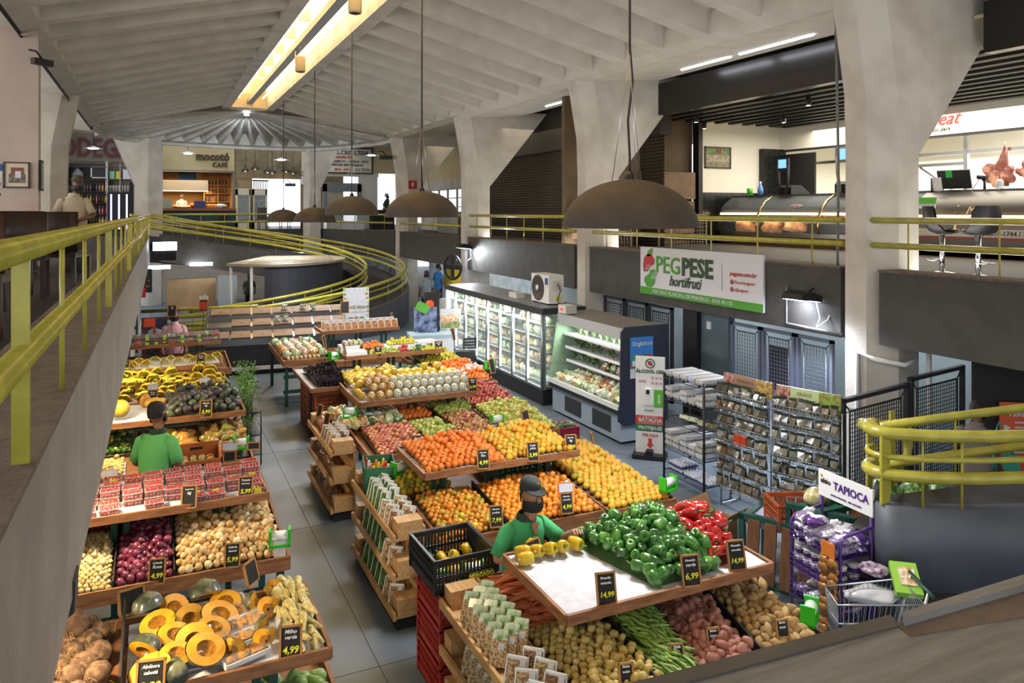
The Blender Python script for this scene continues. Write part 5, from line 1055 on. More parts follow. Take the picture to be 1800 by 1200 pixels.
b = MB(); b.box(0, 0, 0, .4, .02, .48); b.box(0, .28, 0, .4, .3, .48); b.box(0, 0, 0, .02, .3, .48); b.box(.38, 0, 0, .4, .3, .48); b.box(0, 0, 0, .4, .3, .02); b.build('body', mCB, t)
R = Matrix.Rotation(.6, 3, 'Y'); MB().cbox((-.1, .15, .54), (.24, .3, .01), R).build('flap', mCB, t); MB().cbox((.2, -.08, .55), (.4, .2, .01), Matrix.Rotation(-.9, 3, 'X')).build('flap', mCB, t); MB().cbox((.2, .36, .56), (.4, .2, .01), Matrix.Rotation(1.1, 3, 'X')).build('flap', mCB, t)
# tapioca stand
mPur = M('purple_enamel', '#4a2a78', .35)
t = thing('tapioca_stand', 'purple wire display stand with white TAPIOCA header sign', 'rack', (5.26, 5.20, 0), radians(-92)); SW, SD = .56, .36; t.scale = (1, 1, .88)
for x in (0, SW): b = MB(); b.tube([(x, 0, 0), (x, 0, 1.25), (x, .04, 1.3), (x, SD, 1.34)], .014, 8); b.build('front_post', mPur, t); MB().tube([(x, SD, 0), (x, SD, 1.72)], .016, 8).build('rear_post', mPur, t)
for z in (.16, .5, .78, 1.08):
    b = MB(); 
    for zz in (z, z + .05, z + .1, z + .15): b.tube([(0, -.02, zz), (SW, -.02, zz), (SW, SD, zz), (0, SD, zz)], .004, 4, closed=True)
    for k in range(16): b.tube([(k * SW / 15, -.02, z), (k * SW / 15, -.02, z + .15)], .003, 3)
    for k in range(8): b.tube([(0, k * SD / 7, z), (0, k * SD / 7, z + .15)], .003, 3); b.tube([(SW, k * SD / 7, z), (SW, k * SD / 7, z + .15)], .003, 3)
    b.box(0, 0, z, SW, SD, z + .004); b.build('basket', mPur, t)
MB().box(-.02, SD - .02, 1.45, SW + .03, SD, 1.72).build('header_board', mWhiteP, t); text('TAPIOCA', .115, mPur, t, (.355, SD - .024, 1.6), xs=.8, bold=.002); text('akio', .07, M('akio_dark', '#3a2a3a', .5), t, (.07, SD - .024, 1.615), bold=.002); text('GOMA PRONTA · SEM GLÚTEN', .025, mPur, t, (.3, SD - .024, 1.5)); MB().sphere((.02, SD - .024, 1.67), .014, 8).build('logo_dot', M('akio_yellow', '#c9b83a', .5), t)
mTap = M('tapioca_bag', '#5a2a80', .3, rnd=['#5c2b84', '#e6e0e8', '#5a2880', '#6b3a94', '#d9d2de'], col2='#eee8f0', scale=9, ramp=(.52, .56), coat=.8)
bagm = blob(.085, (.75, 1.35, .5), n=10, seed=97, amp=.7, f=2.6, m=7).mesh('tapioca_bag_mesh', mTap)
def T2W(x, y, z, o=(5.26, 5.20, 0), rz=radians(-92)): return (o[0] + x * cos(rz) - y * sin(rz), o[1] + x * sin(rz) + y * cos(rz), o[2] + z * .88)
for lv, (z, n) in enumerate(((.17, 8), (.51, 8), (1.09, 18))):
    for k in range(n):
        i, j, r = k % 4, (k // 4) % 2, k // 8
        o = link('tapioca_bag', bagm, None, T2W(.08 + i * .135, .08 + j * .16, z + .055 + r * .085), (random.uniform(-.3, .3), random.uniform(-.4, .4), radians(-92) + random.uniform(-.5, .5))); tag(o, 'purple and white tapioca flour bag in the purple wire stand', 'bag', 'tapioca bags in the purple stand')
tub = MB(); tub.lathe([(.001, 0), (.04, 0), (.046, .085), (.001, .085)], 14); tub.lathe([(.001, .085), (.05, .085), (.05, .1), (.001, .1)], 14, mi=1); tub.lathe([(.0425, .03), (.0455, .07)], 14, mi=2); tub = tub.mesh('tub_mesh', [M('tub_cream', '#d5cfc4', .4), mWhiteP, mPur])
for r in range(2):
    for k in range(12):
        i, j = k % 6, k // 6; o = link('tapioca_tub', tub, None, T2W(.05 + i * .092, .06 + j * .14, .786 + r * .105)); tag(o, 'round white-lidded tub with purple label in the purple stand', 'tub', 'tubs in the purple stand')
t = thing('snack_strip', 'hanging double strip of brown snack packets in front of the purple stand', 'snack', T2W(.5, -.07, 1.14), radians(-92)); mSn = M('snack_brown', '#a8702e', .35, col2='#8a5624', scale=30, coat=.7)
MB().box(-.07, -.012, -.02, .07, 0, .1).build('header_card', M('snack_orange', '#d0752a', .5), t); MB().tube([(0, 0, .1), (.0, .0, .16), (.03, .05, .17)], .006, 5).build('hook', mChrome, t)
pk = blob(.055, (1.15, .45, .75), n=8, seed=99, amp=.8, f=2.5, m=6)
for k in range(30):
    b = MB(); b.v = list(pk.v); b.f = list(pk.f); b.m = list(pk.m); b.sm = list(pk.sm); b.xf(Matrix.Translation(((-.045 if k % 2 else .045), -.01 + .01 * (k % 3), -.07 - (k // 2) * .058)) @ Matrix.Rotation((.5 if k % 2 else -.5) + random.uniform(-.2, .2), 4, 'Y')); b.build('packet', mSn, t)
# shopping trolley at the lower right
def trolley(name, label, loc, rz, body, handle, L_=.8, W_=.5, H_=.5, zb=.42, low=False):
    t = thing(name, label, 'trolley', loc, rz); b = MB(); n = 16
    top = [(0, 0, zb + H_), (L_, .06, zb + H_ - .06), (L_, W_ - .06, zb + H_ - .06), (0, W_, zb + H_)]; bot = [(.12, .05, zb), (L_ - .03, .1, zb), (L_ - .03, W_ - .1, zb), (.12, W_ - .05, zb)]
    for q in (0, .33, .66, 1): b.tube([lerp(bot[i], top[i], q) for i in range(4)], .005 if 0 < q < 1 else .008, 5, closed=True)
    for i in range(4):
        j = (i + 1) % 4
        for k in range(n + 1): b.tube([lerp(bot[i], bot[j], k / n), lerp(top[i], top[j], k / n)], .0025, 3)
    for k in range(9): b.tube([lerp(bot[0], bot[3], k / 8), lerp(bot[1], bot[2], k / 8)], .003, 3)
    b.build('basket', body, t); MB().tube([(-.06, 0, zb + H_ + .06), (-.06, W_, zb + H_ + .06)], .016, 10).build('handle', handle, t)
    b = MB(); 
    for y in (.06, W_ - .06): b.tube([(-.05, y, zb + H_ + .06), (.1, y, zb), (.05, y, .12), (L_ - .1, y, .12)], .011, 6)
    b.build('frame', mWireG if body is mWireG else mGreenP, t)
    for x in (.06, L_ - .1):
        for y in (.06, W_ - .06): MB().lathe([(.001, -.012), (.05, -.012), (.05, .012), (.001, .012)], 14).xf(Matrix.Translation((x, y, .055)) @ Matrix.Rotation(pi / 2, 4, 'X')).build('wheel', mBlack, t)
    return t
trolley('shopping_trolley', 'wire shopping trolley with bags and a pasta pack at the lower right', (5.5, 4.26, 0), radians(150), mWireG, mGreenP, L_=.62, W_=.42)
o = blob(.16, (1.6, 1.1, .5), seed=101, amp=.4).build('plastic_bag', M('white_bag_film', '#d9d9dd', .2, alpha=.85, bump=.5, bscale=8), loc=(5.3, 4.38, .78), rot=(0, 0, -.5)); o.scale = (.75,) * 3; tag(o, 'crumpled white plastic bag lying in the wire trolley', 'bag')
t = thing('pasta_pack', 'lime green food pack with picture label resting on the trolley rim', 'food pack', (5.5, 4.22, .93), -.7); R = Matrix.Rotation(.45, 3, 'X'); MB().cbox((0, 0, 0), (.2, .3, .05), R).build('tray', M('pack_lime', '#8fc24a', .4), t); MB().cbox((.01, -.01, .03), (.12, .17, .01), R).build('label', M('pack_label', '#e6dcc4', .5, col2='#b8863a', scale=20), t)
o = blob(.09, (1, 1.3, .5), seed=102, amp=.5).build('berry_pack', M('berry_film', '#6a3a5c', .3, col2='#d9d0dc', scale=20, coat=.8), loc=(5.42, 4.45, .93)); tag(o, 'purple film pack next to the lime pack in the trolley', 'food pack')
# watermelons box behind the purple stand
t = thing('produce_bin', 'low bin behind the mesh gate', 'bin', (7.3, 5.9, 0), -.2); t['label'] = 'low wooden bin with watermelons behind the open mesh gate'; MB().box(0, 0, 0, 1.0, .55, .5).build('body', mWood, t)
mWm = M('watermelon', '#3f6a34', .4, col2='#9ab86a', scale=7, stretch=(1, 3, 3), ramp=(.45, .55))
for i, (x, y, s_) in enumerate(((7.55, 6.08, .19), (7.95, 5.98, .17), (8.2, 5.85, .15))):
    o = MB().sphere((0, 0, 0), s_, 20, sc=(1.35, 1, .95)).build('watermelon', mWm, loc=(x, y, .5 + s_ * .9), rot=(0, 0, .5)); tag(o, 'dark striped watermelon in the bin behind the gate, %s' % ['left one', 'middle one', 'right one'][i], 'fruit')
# curved ramp wall and railings at the right
arcw = [(6.0, 4.85), (5.76, 4.70), (5.56, 4.56), (5.66, 4.40), (5.88, 4.27), (6.25, 4.07), (6.75, 3.88), (7.4, 3.75), (8.2, 3.7)]
mCW = M('curved_wall_grey', '#50565f', .5, col2='#474c55', scale=2, bump=.08)
b = MB(); n = len(arcw); inn = [(x + .12 * .6, y + .12 * .9) for x, y in arcw]
vs = [(x, y, z) for z in (.72, 1.42) for x, y in arcw] + [(x, y, z) for z in (.72, 1.42) for x, y in inn]
fs = []
for i in range(n - 1): fs += [(i, i + 1, n + i + 1, n + i), (2 * n + i, 3 * n + i, 3 * n + i + 1, 2 * n + i + 1), (n + i, n + i + 1, 3 * n + i + 1, 3 * n + i), (i, 2 * n + i, 2 * n + i + 1, i + 1)]
fs += [(0, n, 3 * n, 2 * n)]; b.add(vs, fs, True); struct(b.build('wall_ramp_near', mCW)); struct(MB().prism([(5.6, 4.75), (5.7, 4.55), (6.3, 4.15), (7.4, 3.8), (8.2, 3.75), (8.2, 5.0), (6.0, 5.2)], .0, .7).build('wall_ramp_near_shade', mDark))  # dark block stands in for the shade under the curved wall
struct(MB().prism([(5.6, 4.85), (5.75, 4.6), (6.3, 4.2), (7.4, 3.9), (8.2, 3.85), (8.2, 5.0), (6.4, 5.25)], .9, 1.1).build('floor_ramp_near', M('ramp_floor')))
rl = [p[:2] for p in arc(5.78, 4.60, .17, radians(80), radians(238), 8)] + [ (5.88, 4.30), (6.25, 4.10), (6.75, 3.91), (7.4, 3.78), (8.2, 3.73)]
railing('railing', 'thick yellow curved railing on the dark curved wall at the right edge', [(x, y, 1.42) for x, y in rl], .60, .25, [((5.63, 4.52, 1.42), True), ((5.85, 4.33, 1.42), False), ((6.12, 4.17, 1.42), False), ((6.75, 3.91, 1.42), False)], .052, .40, wide=.09)
t = thing('railing', 'yellow railing with rounded looped end behind the curved wall', 'railing', (6.0, 4.9, 1.42)); P_ = [(-.35, -.25, .62), (.1, .25, .45), (.6, .55, .3), (1.15, .7, .2), (1.3, .68, .1), (1.3, .68, -.15), (1.15, .66, -.2), (.6, .5, -.1), (.1, .2, .05), (-.35, -.3, .25)]
MB().tube(P_, .045, 10).build('loop_rail', mYel, t); MB().tube([(p[0] + .1, p[1] + .1, p[2]) for p in P_[:4]] + [(1.45, .8, .2), (1.5, .8, .1), (1.5, .8, -.1), (1.4, .8, -.2), (.8, .62, -.1)], .03, 8).build('inner_rail', mYel, t)
for q in ((.3, .36), (.95, .62)): MB().box(q[0], q[1] - .01, -.4, q[0] + .07, q[1] + .01, .4).build('post', mYel, t)
railing('railing', 'yellow railing higher up the near ramp at the right edge', [(5.85, 4.88, 1.39), (6.5, 4.6, 1.48), (7.3, 4.3, 1.56), (8.3, 4.1, 1.62)], .55, .2, [((6.6, 4.56, 1.49), False)], .04)
t = thing('orange_sign', 'orange directory sign reading TÉRREO with white lettering on the stair hall wall', 'sign', (11.2, 6.0, 1.2)); t.location = (9.9, 5.95, 1.0); t.rotation_euler = (0, 0, -.6); MB().box(-.27, -.02, -.35, .27, 0, .5).build('board', M('sign_orange', '#c9552a', .5), t); text('TÉRREO', .1, mPaper, t, (0, -.024, .36), bold=.003)
for k in range(9): MB().box(-.1 if k < 4 else -.2, -.024, .24 - k * .062, .2 if k < 4 else .08, -.02, .26 - k * .062).build('text_line', mPaper, t)
MB().prism([(-.22, .14), (-.14, .18), (-.22, .22)], -.026, -.02, axis='y').build('arrow', mPaper, t); MB().prism([(.22, -.2), (.14, -.16), (.22, -.12)], -.026, -.02, axis='y').build('arrow', mPaper, t)
struct(MB().prism([(9.5, 6.3), (10.4, 5.7), (10.45, 5.78), (9.55, 6.38)], 0, 2.0).build('wall_stair_partition', mDark))
# trolley with red handle bars near the apples
trolley('shopping_trolley', 'green wire shopping trolley with pink-red rims between the fruit stands', (2.62, 8.62, 0), 0.05, M('green_wire', '#3a5f52', .4), M('trolley_red', '#b8323f', .4), L_=.95, W_=.45, H_=.42, zb=.42)
# ---------------- far end of the floor ----------------
mSh = M('steel_shelf', '#9a9c9e', .25, .9, bump=.05)
t = thing('steel_fish_display', 'stepped stainless steel display holding flat kraft boards at the ramp foot', 'display', (1.2, 19.3, 0), radians(-6)); DW = 3.5
for k in range(3):
    z = .72 + k * .22; y = k * .5; MB().box(-.1, y, z, DW, y + .02, z + .14).build('front_lip', mSh, t); MB().add([(-.1, y, z + .13), (DW, y, z + .13), (DW, y + .5, z + .26), (-.1, y + .5, z + .26)], [(0, 1, 2, 3)]).build('shelf', mSh, t)
MB().box(-.1, .02, 0, DW, 1.5, .70).build('base', mBlack, t); MB().box(-.15, -.1, .12, DW, -.02, .2).build('floor_rail', M('rail_white_red', '#b9b4b4', .4), t)
for x in (-.1, DW): MB().prism([(0, .7), (1.5, .7), (1.5, 1.5), (0, .95)], x - .02, x + .02, axis='x').build('side', mSh, t)
mKr = M('kraft_board', '#967a62', .7, col2='#8a7058', scale=3)
def DWp(x, y, z, rz=radians(-6)): return (1.2 + x * cos(rz) - y * sin(rz), 19.3 + x * sin(rz) + y * cos(rz), z)
for k in range(3):
    for i in range(7):
        if k == 1 and i == 0: continue
        o = MB().box(-.22, -.2, 0, .22, .2, .02); o.box(-.02, -.06, .02, .02, -.02, .022, mi=1); o = o.build('kraft_board', [mKr, mBlack], loc=DWp(.2 + i * .49, k * .5 + .24, .72 + k * .22 + .205), rot=(.25, 0, radians(-6))); tag(o, 'flat brown kraft board lying on the stepped steel display', 'board', 'kraft boards on the steel display')
for k, (i, r) in enumerate(((1.75, 2), (2.2, 2), (2.45, 2), (1.55, 1), (1.75, 1))):
    o = MB().box(-.06, -.06, 0, .06, .06, .12).build('jar', M('dark_jar_pack', '#2a2f2a', .3, col2='#c9cfc0', scale=18), loc=DWp(i, r * .5 + .2, .72 + r * .22 + .22)); tag(o, 'small dark jar pack on a kraft board of the steel display', 'jar', 'jar packs on the steel display')
# banner VOCÊ PEDIU
t = thing('standing_banner', 'white VOCÊ PEDIU banner with fruit border in front of the ramp', 'banner', (4.75, 19.6, 0), -.1); MB().box(-.33, -.01, .95, .33, .0, 1.92).build('sheet', mPaper, t); text('VOCÊ PEDIU', .1, M('text_brown', '#7a6a50', .6), t, (0, -.015, 1.42), bold=.003); text('NÓS ENTREGAMOS', .06, M('text_grey', '#a9a9a4', .6), t, (0, -.015, 1.3))
for sx in (-.29, .29):
    for k in range(9): MB().sphere((sx + random.uniform(-.02, .02), -.012, 1.0 + k * .11), .035, 8, sc=(1, .2, 1)).build('border_fruit', [M('b_orange', '#d9833a', .5), M('b_green', '#4f9a4a', .5), M('b_lime', '#a8c25a', .5)][k % 3], t)
for k, c in enumerate(('#2f8a4a', '#c23a34', '#2a7a44')): MB().box(-.19 + k * .14, -.016, 1.08, -.08 + k * .14, -.01, 1.17).build('badge', M('badge_' + c[1:], c, .5), t)
MB().tube([(-.33, 0, 1.92), (.33, 0, 1.92)], .012, 6).build('top_rod', mWhiteP, t); MB().tube([(0, .04, 0), (0, .04, 1.92)], .015, 6).build('pole', mWireG, t); MB().box(-.25, -.12, 0, .25, .18, .02).build('foot', mDark, t)
# ice cream freezer, juice posters, fish shop beyond
t = thing('chest_freezer', 'white chest freezer with blue handwritten brand and orange base print', 'freezer', (5.95, 17.2, 0), radians(-10)); MB().box(-.5, -.3, .0, .5, .35, .95).build('body', M('freezer_white', '#dfe2ee', .35), t); MB().box(-.52, -.32, .95, .52, .37, 1.02).build('lid', M('freezer_lid', '#a9c0cc', .3), t); MB().box(-.5, -.305, .12, .5, -.3, .32).build('orange_print', M('print_orange', '#d9773a', .5, col2='#e8c04a', scale=4), t); text('DiMarchi', .2, M('brand_navy', '#1f2f5f', .5), t, (-.05, -.31, .5), shear=.3, bold=.004)
t['label'] = 'white chest freezer with blue DiMarchi script and orange base print'
t = thing('advert_board', 'dark blue advert board with green and orange shapes on the chest freezer', 'sign', (5.9, 17.35, 1.02), radians(-10)); MB().box(-.3, -.02, .02, .25, .02, .6).build('board', M('ad_navy', '#1f2850', .5, col2='#8a9ac0', scale=6), t); MB().cbox((-.1, -.03, .6), (.3, .02, .22), Matrix.Rotation(.5, 3, 'Y')).build('green_card', M('ad_green', '#5fae3f', .5), t); MB().sphere((.08, 0, .66), .11, 12, sc=(1, .3, 1)).build('orange_disc', M('ad_orange', '#d9502a', .5), t); MB().box(-.2, -.02, 0, .2, .02, .02).build('foot', mDark, t); MB().box(-.05, .04, 0, .32, .06, .95).build('back_board', mBlack, t)
t = thing('food_poster', 'upright poster with food photos right of the advert board', 'poster', (6.65, 17.7, .0), radians(-10)); MB().box(-.26, 0, 1.0, .26, .02, 1.5).build('sheet', mPaper, t); MB().box(-.24, -.01, 1.2, .2, 0, 1.36).build('photo', M('food_photo', '#c9774a', .5, col2='#e8d9b8', scale=14), t); MB().box(-.24, -.01, 1.03, .22, 0, 1.18).build('photo', M('food_photo2', '#b9a06a', .5, col2='#3f7a34', scale=14), t); MB().tube([(0, .03, 0), (0, .03, 1.5)], .015, 6).build('pole', mDark, t); MB().box(-.25, -.1, 0, .25, .2, .02).build('foot', mDark, t)
t = thing('notice_stand', 'wire basket stand with black lettered notice beside the chest freezer', 'stand', (6.75, 17.0, 0), radians(-10)); b = MB(); 
for x in (-.28, .28):
    for y in (0, .3): b.tube([(x, y, 0), (x, y, .95)], .012, 5)
for z in (.3, .6, .95): b.tube([(-.28, 0, z), (.28, 0, z), (.28, .3, z), (-.28, .3, z)], .01, 5, closed=True)
b.build('frame', mWireG, t); MB().box(-.05, -.02, .62, .27, -.01, .88).build('notice', mBlack, t); text('ATENÇÃO', .05, mPaper, t, (.11, -.022, .81)); text('USO DE MÁSCARA', .03, mPaper, t, (.11, -.022, .74)); text('OBRIGATÓRIO', .04, mPaper, t, (.11, -.022, .67)); MB().box(-.25, .02, .1, .25, .28, .55).build('dark_bin', mBlack, t)
# fish shop: bright counter, round black fan reflector
t = thing('fish_counter', 'white market counter with yellow crates in the bright shop beyond the fridge', 'counter', (9.7, 24.2, 0)); MB().box(-.9, -.4, 0, .9, .4, .95).build('body', mWhiteP, t); MB().box(-.2, -.3, .95, .7, .2, 1.25).build('yellow_crates', M('crate_yellow', '#c9c23a', .5), t)
t = thing('wall_fan', 'large round black fan on the far pillar beside the flood lamp', 'fan', (8.55, 22.6, 2.15), .4); MB().tube([(.0, .38 * cos(a * pi / 12), .38 * sin(a * pi / 12)) for a in range(24)], .04, 8, closed=True).build('ring', mBlack, t); b = MB()
for k in range(7): b.tube([(-.05, (.05 + k * .05) * cos(a * pi / 10), (.05 + k * .05) * sin(a * pi / 10)) if True else 0 for a in range(20)], .008, 4, closed=True)
b.build('guard', mBlack, t); b = MB()
for k in range(4): a = k * pi / 2; b.cbox((0, .18 * cos(a), .18 * sin(a)), (.02, .3 if k % 2 == 0 else .14, .14 if k % 2 == 0 else .3), Matrix.Rotation(.0, 3, 'X'))
b.build('blade', mBlack, t); MB().tube([(.0, 0, 0), (.4, 0, 0)], .05, 8).build('motor', mBlack, t)
struct(MB().box(11, 22, 0, 11.2, 32, 2.75).build('wall_fish_shop', M('fish_shop_wall', '#d9dfe2', .5, col2='#b7c4cc', scale=3)))
tag(MB().box(10.3, 27.3, 0.9, 10.8, 28.2, 2.3).build('yellow_display', M('display_yellow', '#e2b92a', .5)), 'yellow display unit in the bright shop beyond the far pillar', 'display')
struct(MB().box(7.2, 40, 0, 12, 40.2, 2.75).build('wall_far_low', M('fish_shop_wall')))
for k in range(10):
    o = MB().lathe([(.001, 0), (.09, 0), (.09, .35), (.04, .45), (.001, .5)], 10).build('bottle', M('far_bottle', '#c9c8d8', .3, rnd=['#5a3a1e', '#c9c8d8', '#2a4a8a', '#e0d8b0', '#b8bcc8']), loc=(8.0 + k * .22, 33.0, 1.0)); tag(o, 'bottle in the row seen through the spiral ramp railing', 'bottle', 'bottles behind the ramp')
tag(MB().box(7.8, 32.8, 0, 10.4, 33.3, 1.0).build('sales_counter', mWhiteP), 'pale sales counter seen through the ramp railing', 'counter')
# left far: storage under the deck
struct(MB().box(-2, 36, 0, 6, 36.2, 2.07).build('wall_far_storage', mWhite)); 
tag(MB().box(.45, 32.0, 0, 2.2, 32.4, 1.3).build('plywood_box', M('plywood_tan', '#a88c66', .7, col2='#9a7f5a', scale=2)), 'large tan plywood panel box under the far walkway', 'box')
tag(MB().box(2.25, 31.5, 0, 2.95, 31.6, 1.42).build('white_door_panel', M('pale_blue_panel', '#9fa6ad', .5)), 'pale blue-grey door panel right of the plywood box', 'panel')
t = thing('chalk_menu', 'black framed chalk menu with glasses drawing on the far white wall', 'sign', (-.35, 30.0, 1.45)); MB().box(-.33, -.02, -.42, .3, 0, .42).build('board', mBlack, t); MB().box(-.25, -.025, -.3, .22, -.02, .32).build('chalk_drawing', M('chalk_draw', '#2a2622', .8, col2='#8a7a5a', scale=16, ramp=(.55, .6)), t)
for x, y, n in ((.2, 30.2, 'lit white tube lamp above the plywood box, left one'), (1.7, 31.4, 'lit white tube lamp above the plywood box, right one')): tag(MB().box(x - .45, y, 1.84, x + .35, y + .12, 1.96).build('tube_light', mLamp), n, 'light')
t = thing('wall_lamp', 'square bright lamp panel on the grey ramp wall at the left', 'light', (-.02, 27.8, 2.62)); MB().box(.0, 0, 0, .72, .1, .27).build('panel', mLamp, t); MB().box(-.02, .02, -.34, .70, .1, -.02).build('housing', mDark, t)
tag(MB().box(-.55, 29.6, .9, -.25, 29.8, 1.2).build('red_box', mRedP), 'small red first aid style box on the white wall far left', 'box'); t = bpy.data.objects['red_box']; t['label'] = 'small red wall box below the chalk menu at the far left'
t = thing('mural_panel', 'painted panel of a blue face with red forehead stripe at the far left stand', 'artwork', (.05, 18.2, 0)); MB().box(-.28, -.02, .8, .22, 0, 1.62).build('panel', M('mural_navy', '#1f3048', .6, col2='#6a3038', scale=5), t); b = MB(); b.lathe([(.001, -.22), (.1, -.18), (.15, -.02), (.13, .14), (.001, .2)], 16); b.xf(Matrix.Translation((-.03, -.02, 1.2)) @ Matrix.Diagonal((1, .15, 1, 1))); b.build('face', M('mural_face', '#9fb4c4', .6), t)
for q in ((-.06, -.06, .0, 1.28), (-.1, -.06, -.01, 1.16)): pass
MB().box(-.055, -.05, 1.26, -.005, -.04, 1.42).build('red_stripe', M('mural_red', '#c23a24', .5), t); MB().box(-.06, -.05, 1.06, .0, -.04, 1.1).build('lips', M('mural_red'), t); MB().box(-.13, -.05, 1.2, -.06, -.04, 1.22).build('eye', mDark, t); MB().box(.0, -.05, 1.2, .07, -.04, 1.22).build('eye', mDark, t); MB().box(-.24, -.03, 1.42, -.02, -.02, 1.6).build('orange_patch', M('mural_orange', '#d8522a', .5), t); MB().box(-.2, 0, 0, .15, .05, .8).build('stand', mDark, t)
# wall posters hanging below the left parapet
for i, (y, L_, n) in enumerate(((18.4, 1.3, 'nearer'), (20.4, 2.0, 'farther'))):
    t = thing('wall_poster', 'large white framed poster hanging under the left parapet, ' + n, 'poster', (-.30, y, .95)); MB().box(-.03, -L_ / 2, 0, 0, L_ / 2, 1.1).build('frame', mDark, t); MB().box(0, -L_ / 2 + .05, .05, .01, L_ / 2 - .05, 1.05).build('sheet', mPaper, t); MB().box(.01, -L_ / 2 + .25, .3, .013, L_ / 2 - .3, .9).build('print', M('poster_print', '#8c8278', .6, col2='#3a3028', scale=6), t)
struct(MB().box(-.6, 17.7, 0, -.45, 22, 2.07).build('wall_left_low', mWhite)); struct(MB().box(-4.2, 1, 0, -4.0, 30, 2.75).build('wall_left_low.001', M('left_low_wall', '#a59a88', .8)))
# ================= PRODUCE =================
def mesh_of(b, n, m): return b.mesh(n, m)
def fruit_sphere(r, m, dim=.0, sc=(1, 1, 1), n=14, stem=None, nm='fruit_mesh', fn=None):
    k = 9; prof = []
    for i in range(k + 1):
        t = pi * i / k; rr = r * sin(t); z = -r * cos(t)
        if dim and i > k - 2: z -= dim * r * (1 if i == k else .25)
        if dim and i < 2: z += dim * .6 * r * (1 if i == 0 else .2)
        prof.append((max(rr, 1e-4), z))
    b = MB(); b.lathe(prof, n, fn=fn); b.v = [(x * sc[0], y * sc[1], z * sc[2]) for x, y, z in b.v]
    if stem: b.tube([(0, 0, r * sc[2] * .75), (stem, stem * .5, r * sc[2] * 1.15)], r * .06, 5, mi=1)
    return b.mesh(nm, m if isinstance(m, list) else [m, M('stem_brown', '#5a4a2a', .7)])
def P_(key, cols, col2=None, rough=.4, scale=14, ramp=(.5, .65), bump=0, coat=0, spec=None): return M(key, cols[0], rough, rnd=cols, col2=col2, scale=scale, ramp=ramp, bump=bump, bscale=60, coat=coat, spec=spec)
K = {}
K['tangerine'] = [fruit_sphere(.037, P_('tangerine', ['#e8731c', '#f08524', '#e06a18', '#ee8a2c', '#e67a20'], bump=.25), .22, (1, 1, .9))]
K['orange'] = [fruit_sphere(.038, P_('orange', ['#e9a02a', '#edb034', '#d8b436', '#f0a92c', '#e6bc3c', '#c9bb3a'], bump=.2), .08)]
K['yellow_orange'] = [fruit_sphere(.037, P_('yellow_orange', ['#e8a824', '#f0b830', '#e69c20', '#ddb02c', '#eec03a', '#b8a838'], bump=.2), .08)]
K['mandarin'] = [fruit_sphere(.031, P_('mandarin', ['#e08a22', '#d9821e', '#e89a2c', '#cf8a28', '#e4a838', '#a89a30', '#dd7a1c'], bump=.3), .25, (1, 1, .85), stem=.004)]
K['green_orange'] = [fruit_sphere(.036, P_('green_orange', ['#d8c030', '#c9b830', '#9aa030', '#e8c83a', '#dd9a28', '#8a9a34'], bump=.2), .08)]
K['lime'] = [fruit_sphere(.03, P_('lime', ['#2f5a24', '#3a6a28', '#284e20', '#4a7a30'], bump=.2, coat=.3), 0, (1, 1, 1.1))]
K['orange_fruit'] = [fruit_sphere(.037, P_('persimmon_orange', ['#ea8c1e', '#f29a2a', '#e88018', '#f0a434'], coat=.3), .2, (1, 1, .88))]
K['apple'] = [fruit_sphere(.035, P_('apple_red', ['#b84a3a', '#c9644a', '#a83a34', '#d98a5c', '#b04038'], '#e0a86a', scale=22, ramp=(.5, .7), coat=.3), .35, (1, 1, .92), stem=.004)]
K['gala_apple'] = [fruit_sphere(.033, P_('apple_gala', ['#b85a48', '#a84a40', '#c98a5c', '#b8a050', '#9a4038'], '#d8b070', scale=25, ramp=(.5, .68), coat=.3), .35, (1, 1, .92), stem=.004)]
pear = [(.0001, -.04), (.022, -.037), (.035, -.02), (.036, 0), (.028, .022), (.017, .042), (.012, .052), (.0001, .056)]
def lat(prof, m, n=14, stem=0, fn=None, nm='fruit_mesh', sc=1):
    b = MB(); b.lathe([(r * sc, z * sc) for r, z in prof], n, fn=fn)
    if stem: b.tube([(0, 0, prof[-1][1] * sc - .003), (.004, .002, prof[-1][1] * sc + stem)], .0028, 5, mi=1)
    return b.mesh(nm, [m, M('stem_brown')])
K['green_pear'] = [lat(pear, P_('pear_green', ['#a9b84a', '#98ac42', '#b8c458', '#8ea23e'], '#c9cf78', coat=.2), stem=.014)]
K['yellow_pear'] = [lat(pear, P_('pear_yellow', ['#c8c45a', '#b8bc50', '#d2cc6a', '#bfae4c'], '#9aa244', coat=.2), stem=.014)]
K['red_plum'] = [fruit_sphere(.03, P_('plum', ['#a8322f', '#8a2430', '#c04a38', '#7a1f2c'], '#c9704a', coat=.3), .15)]
on = [(.0001, -.034), (.012, -.033), (.028, -.022), (.037, -.004), (.035, .012), (.022, .026), (.009, .033), (.005, .043), (.0001, .05)]
K['onion'] = [lat(on, P_('onion_skin', ['#d9a860', '#e2bc7c', '#c9944e', '#e8cc94', '#d4a468'], '#efdcae', scale=9, coat=.3), nm='onion_mesh'), lat([(r, z * .9) for r, z in on], MATS['onion_skin'], fn=lambda a, t: 1 + .04 * cos(3 * a))]
K['red_onion'] = [lat(on, P_('red_onion_skin', ['#6e1f3c', '#5c1832', '#84294a', '#742440'], '#a8507a', scale=7, coat=.5, ramp=(.55, .75)), sc=1.02)]
K['pearl_onion'] = [lat(on, P_('pearl_onion_skin', ['#ead28a', '#f0dca0', '#e0c070', '#f4e6b8'], coat=.2), n=9, sc=.62)]
def pot(m, sc, s0, n=3): return [blob(.035, sc, n=12, seed=s0 + i, amp=.28, f=1.2, m=8).mesh('potato_mesh', m) for i in range(n)]
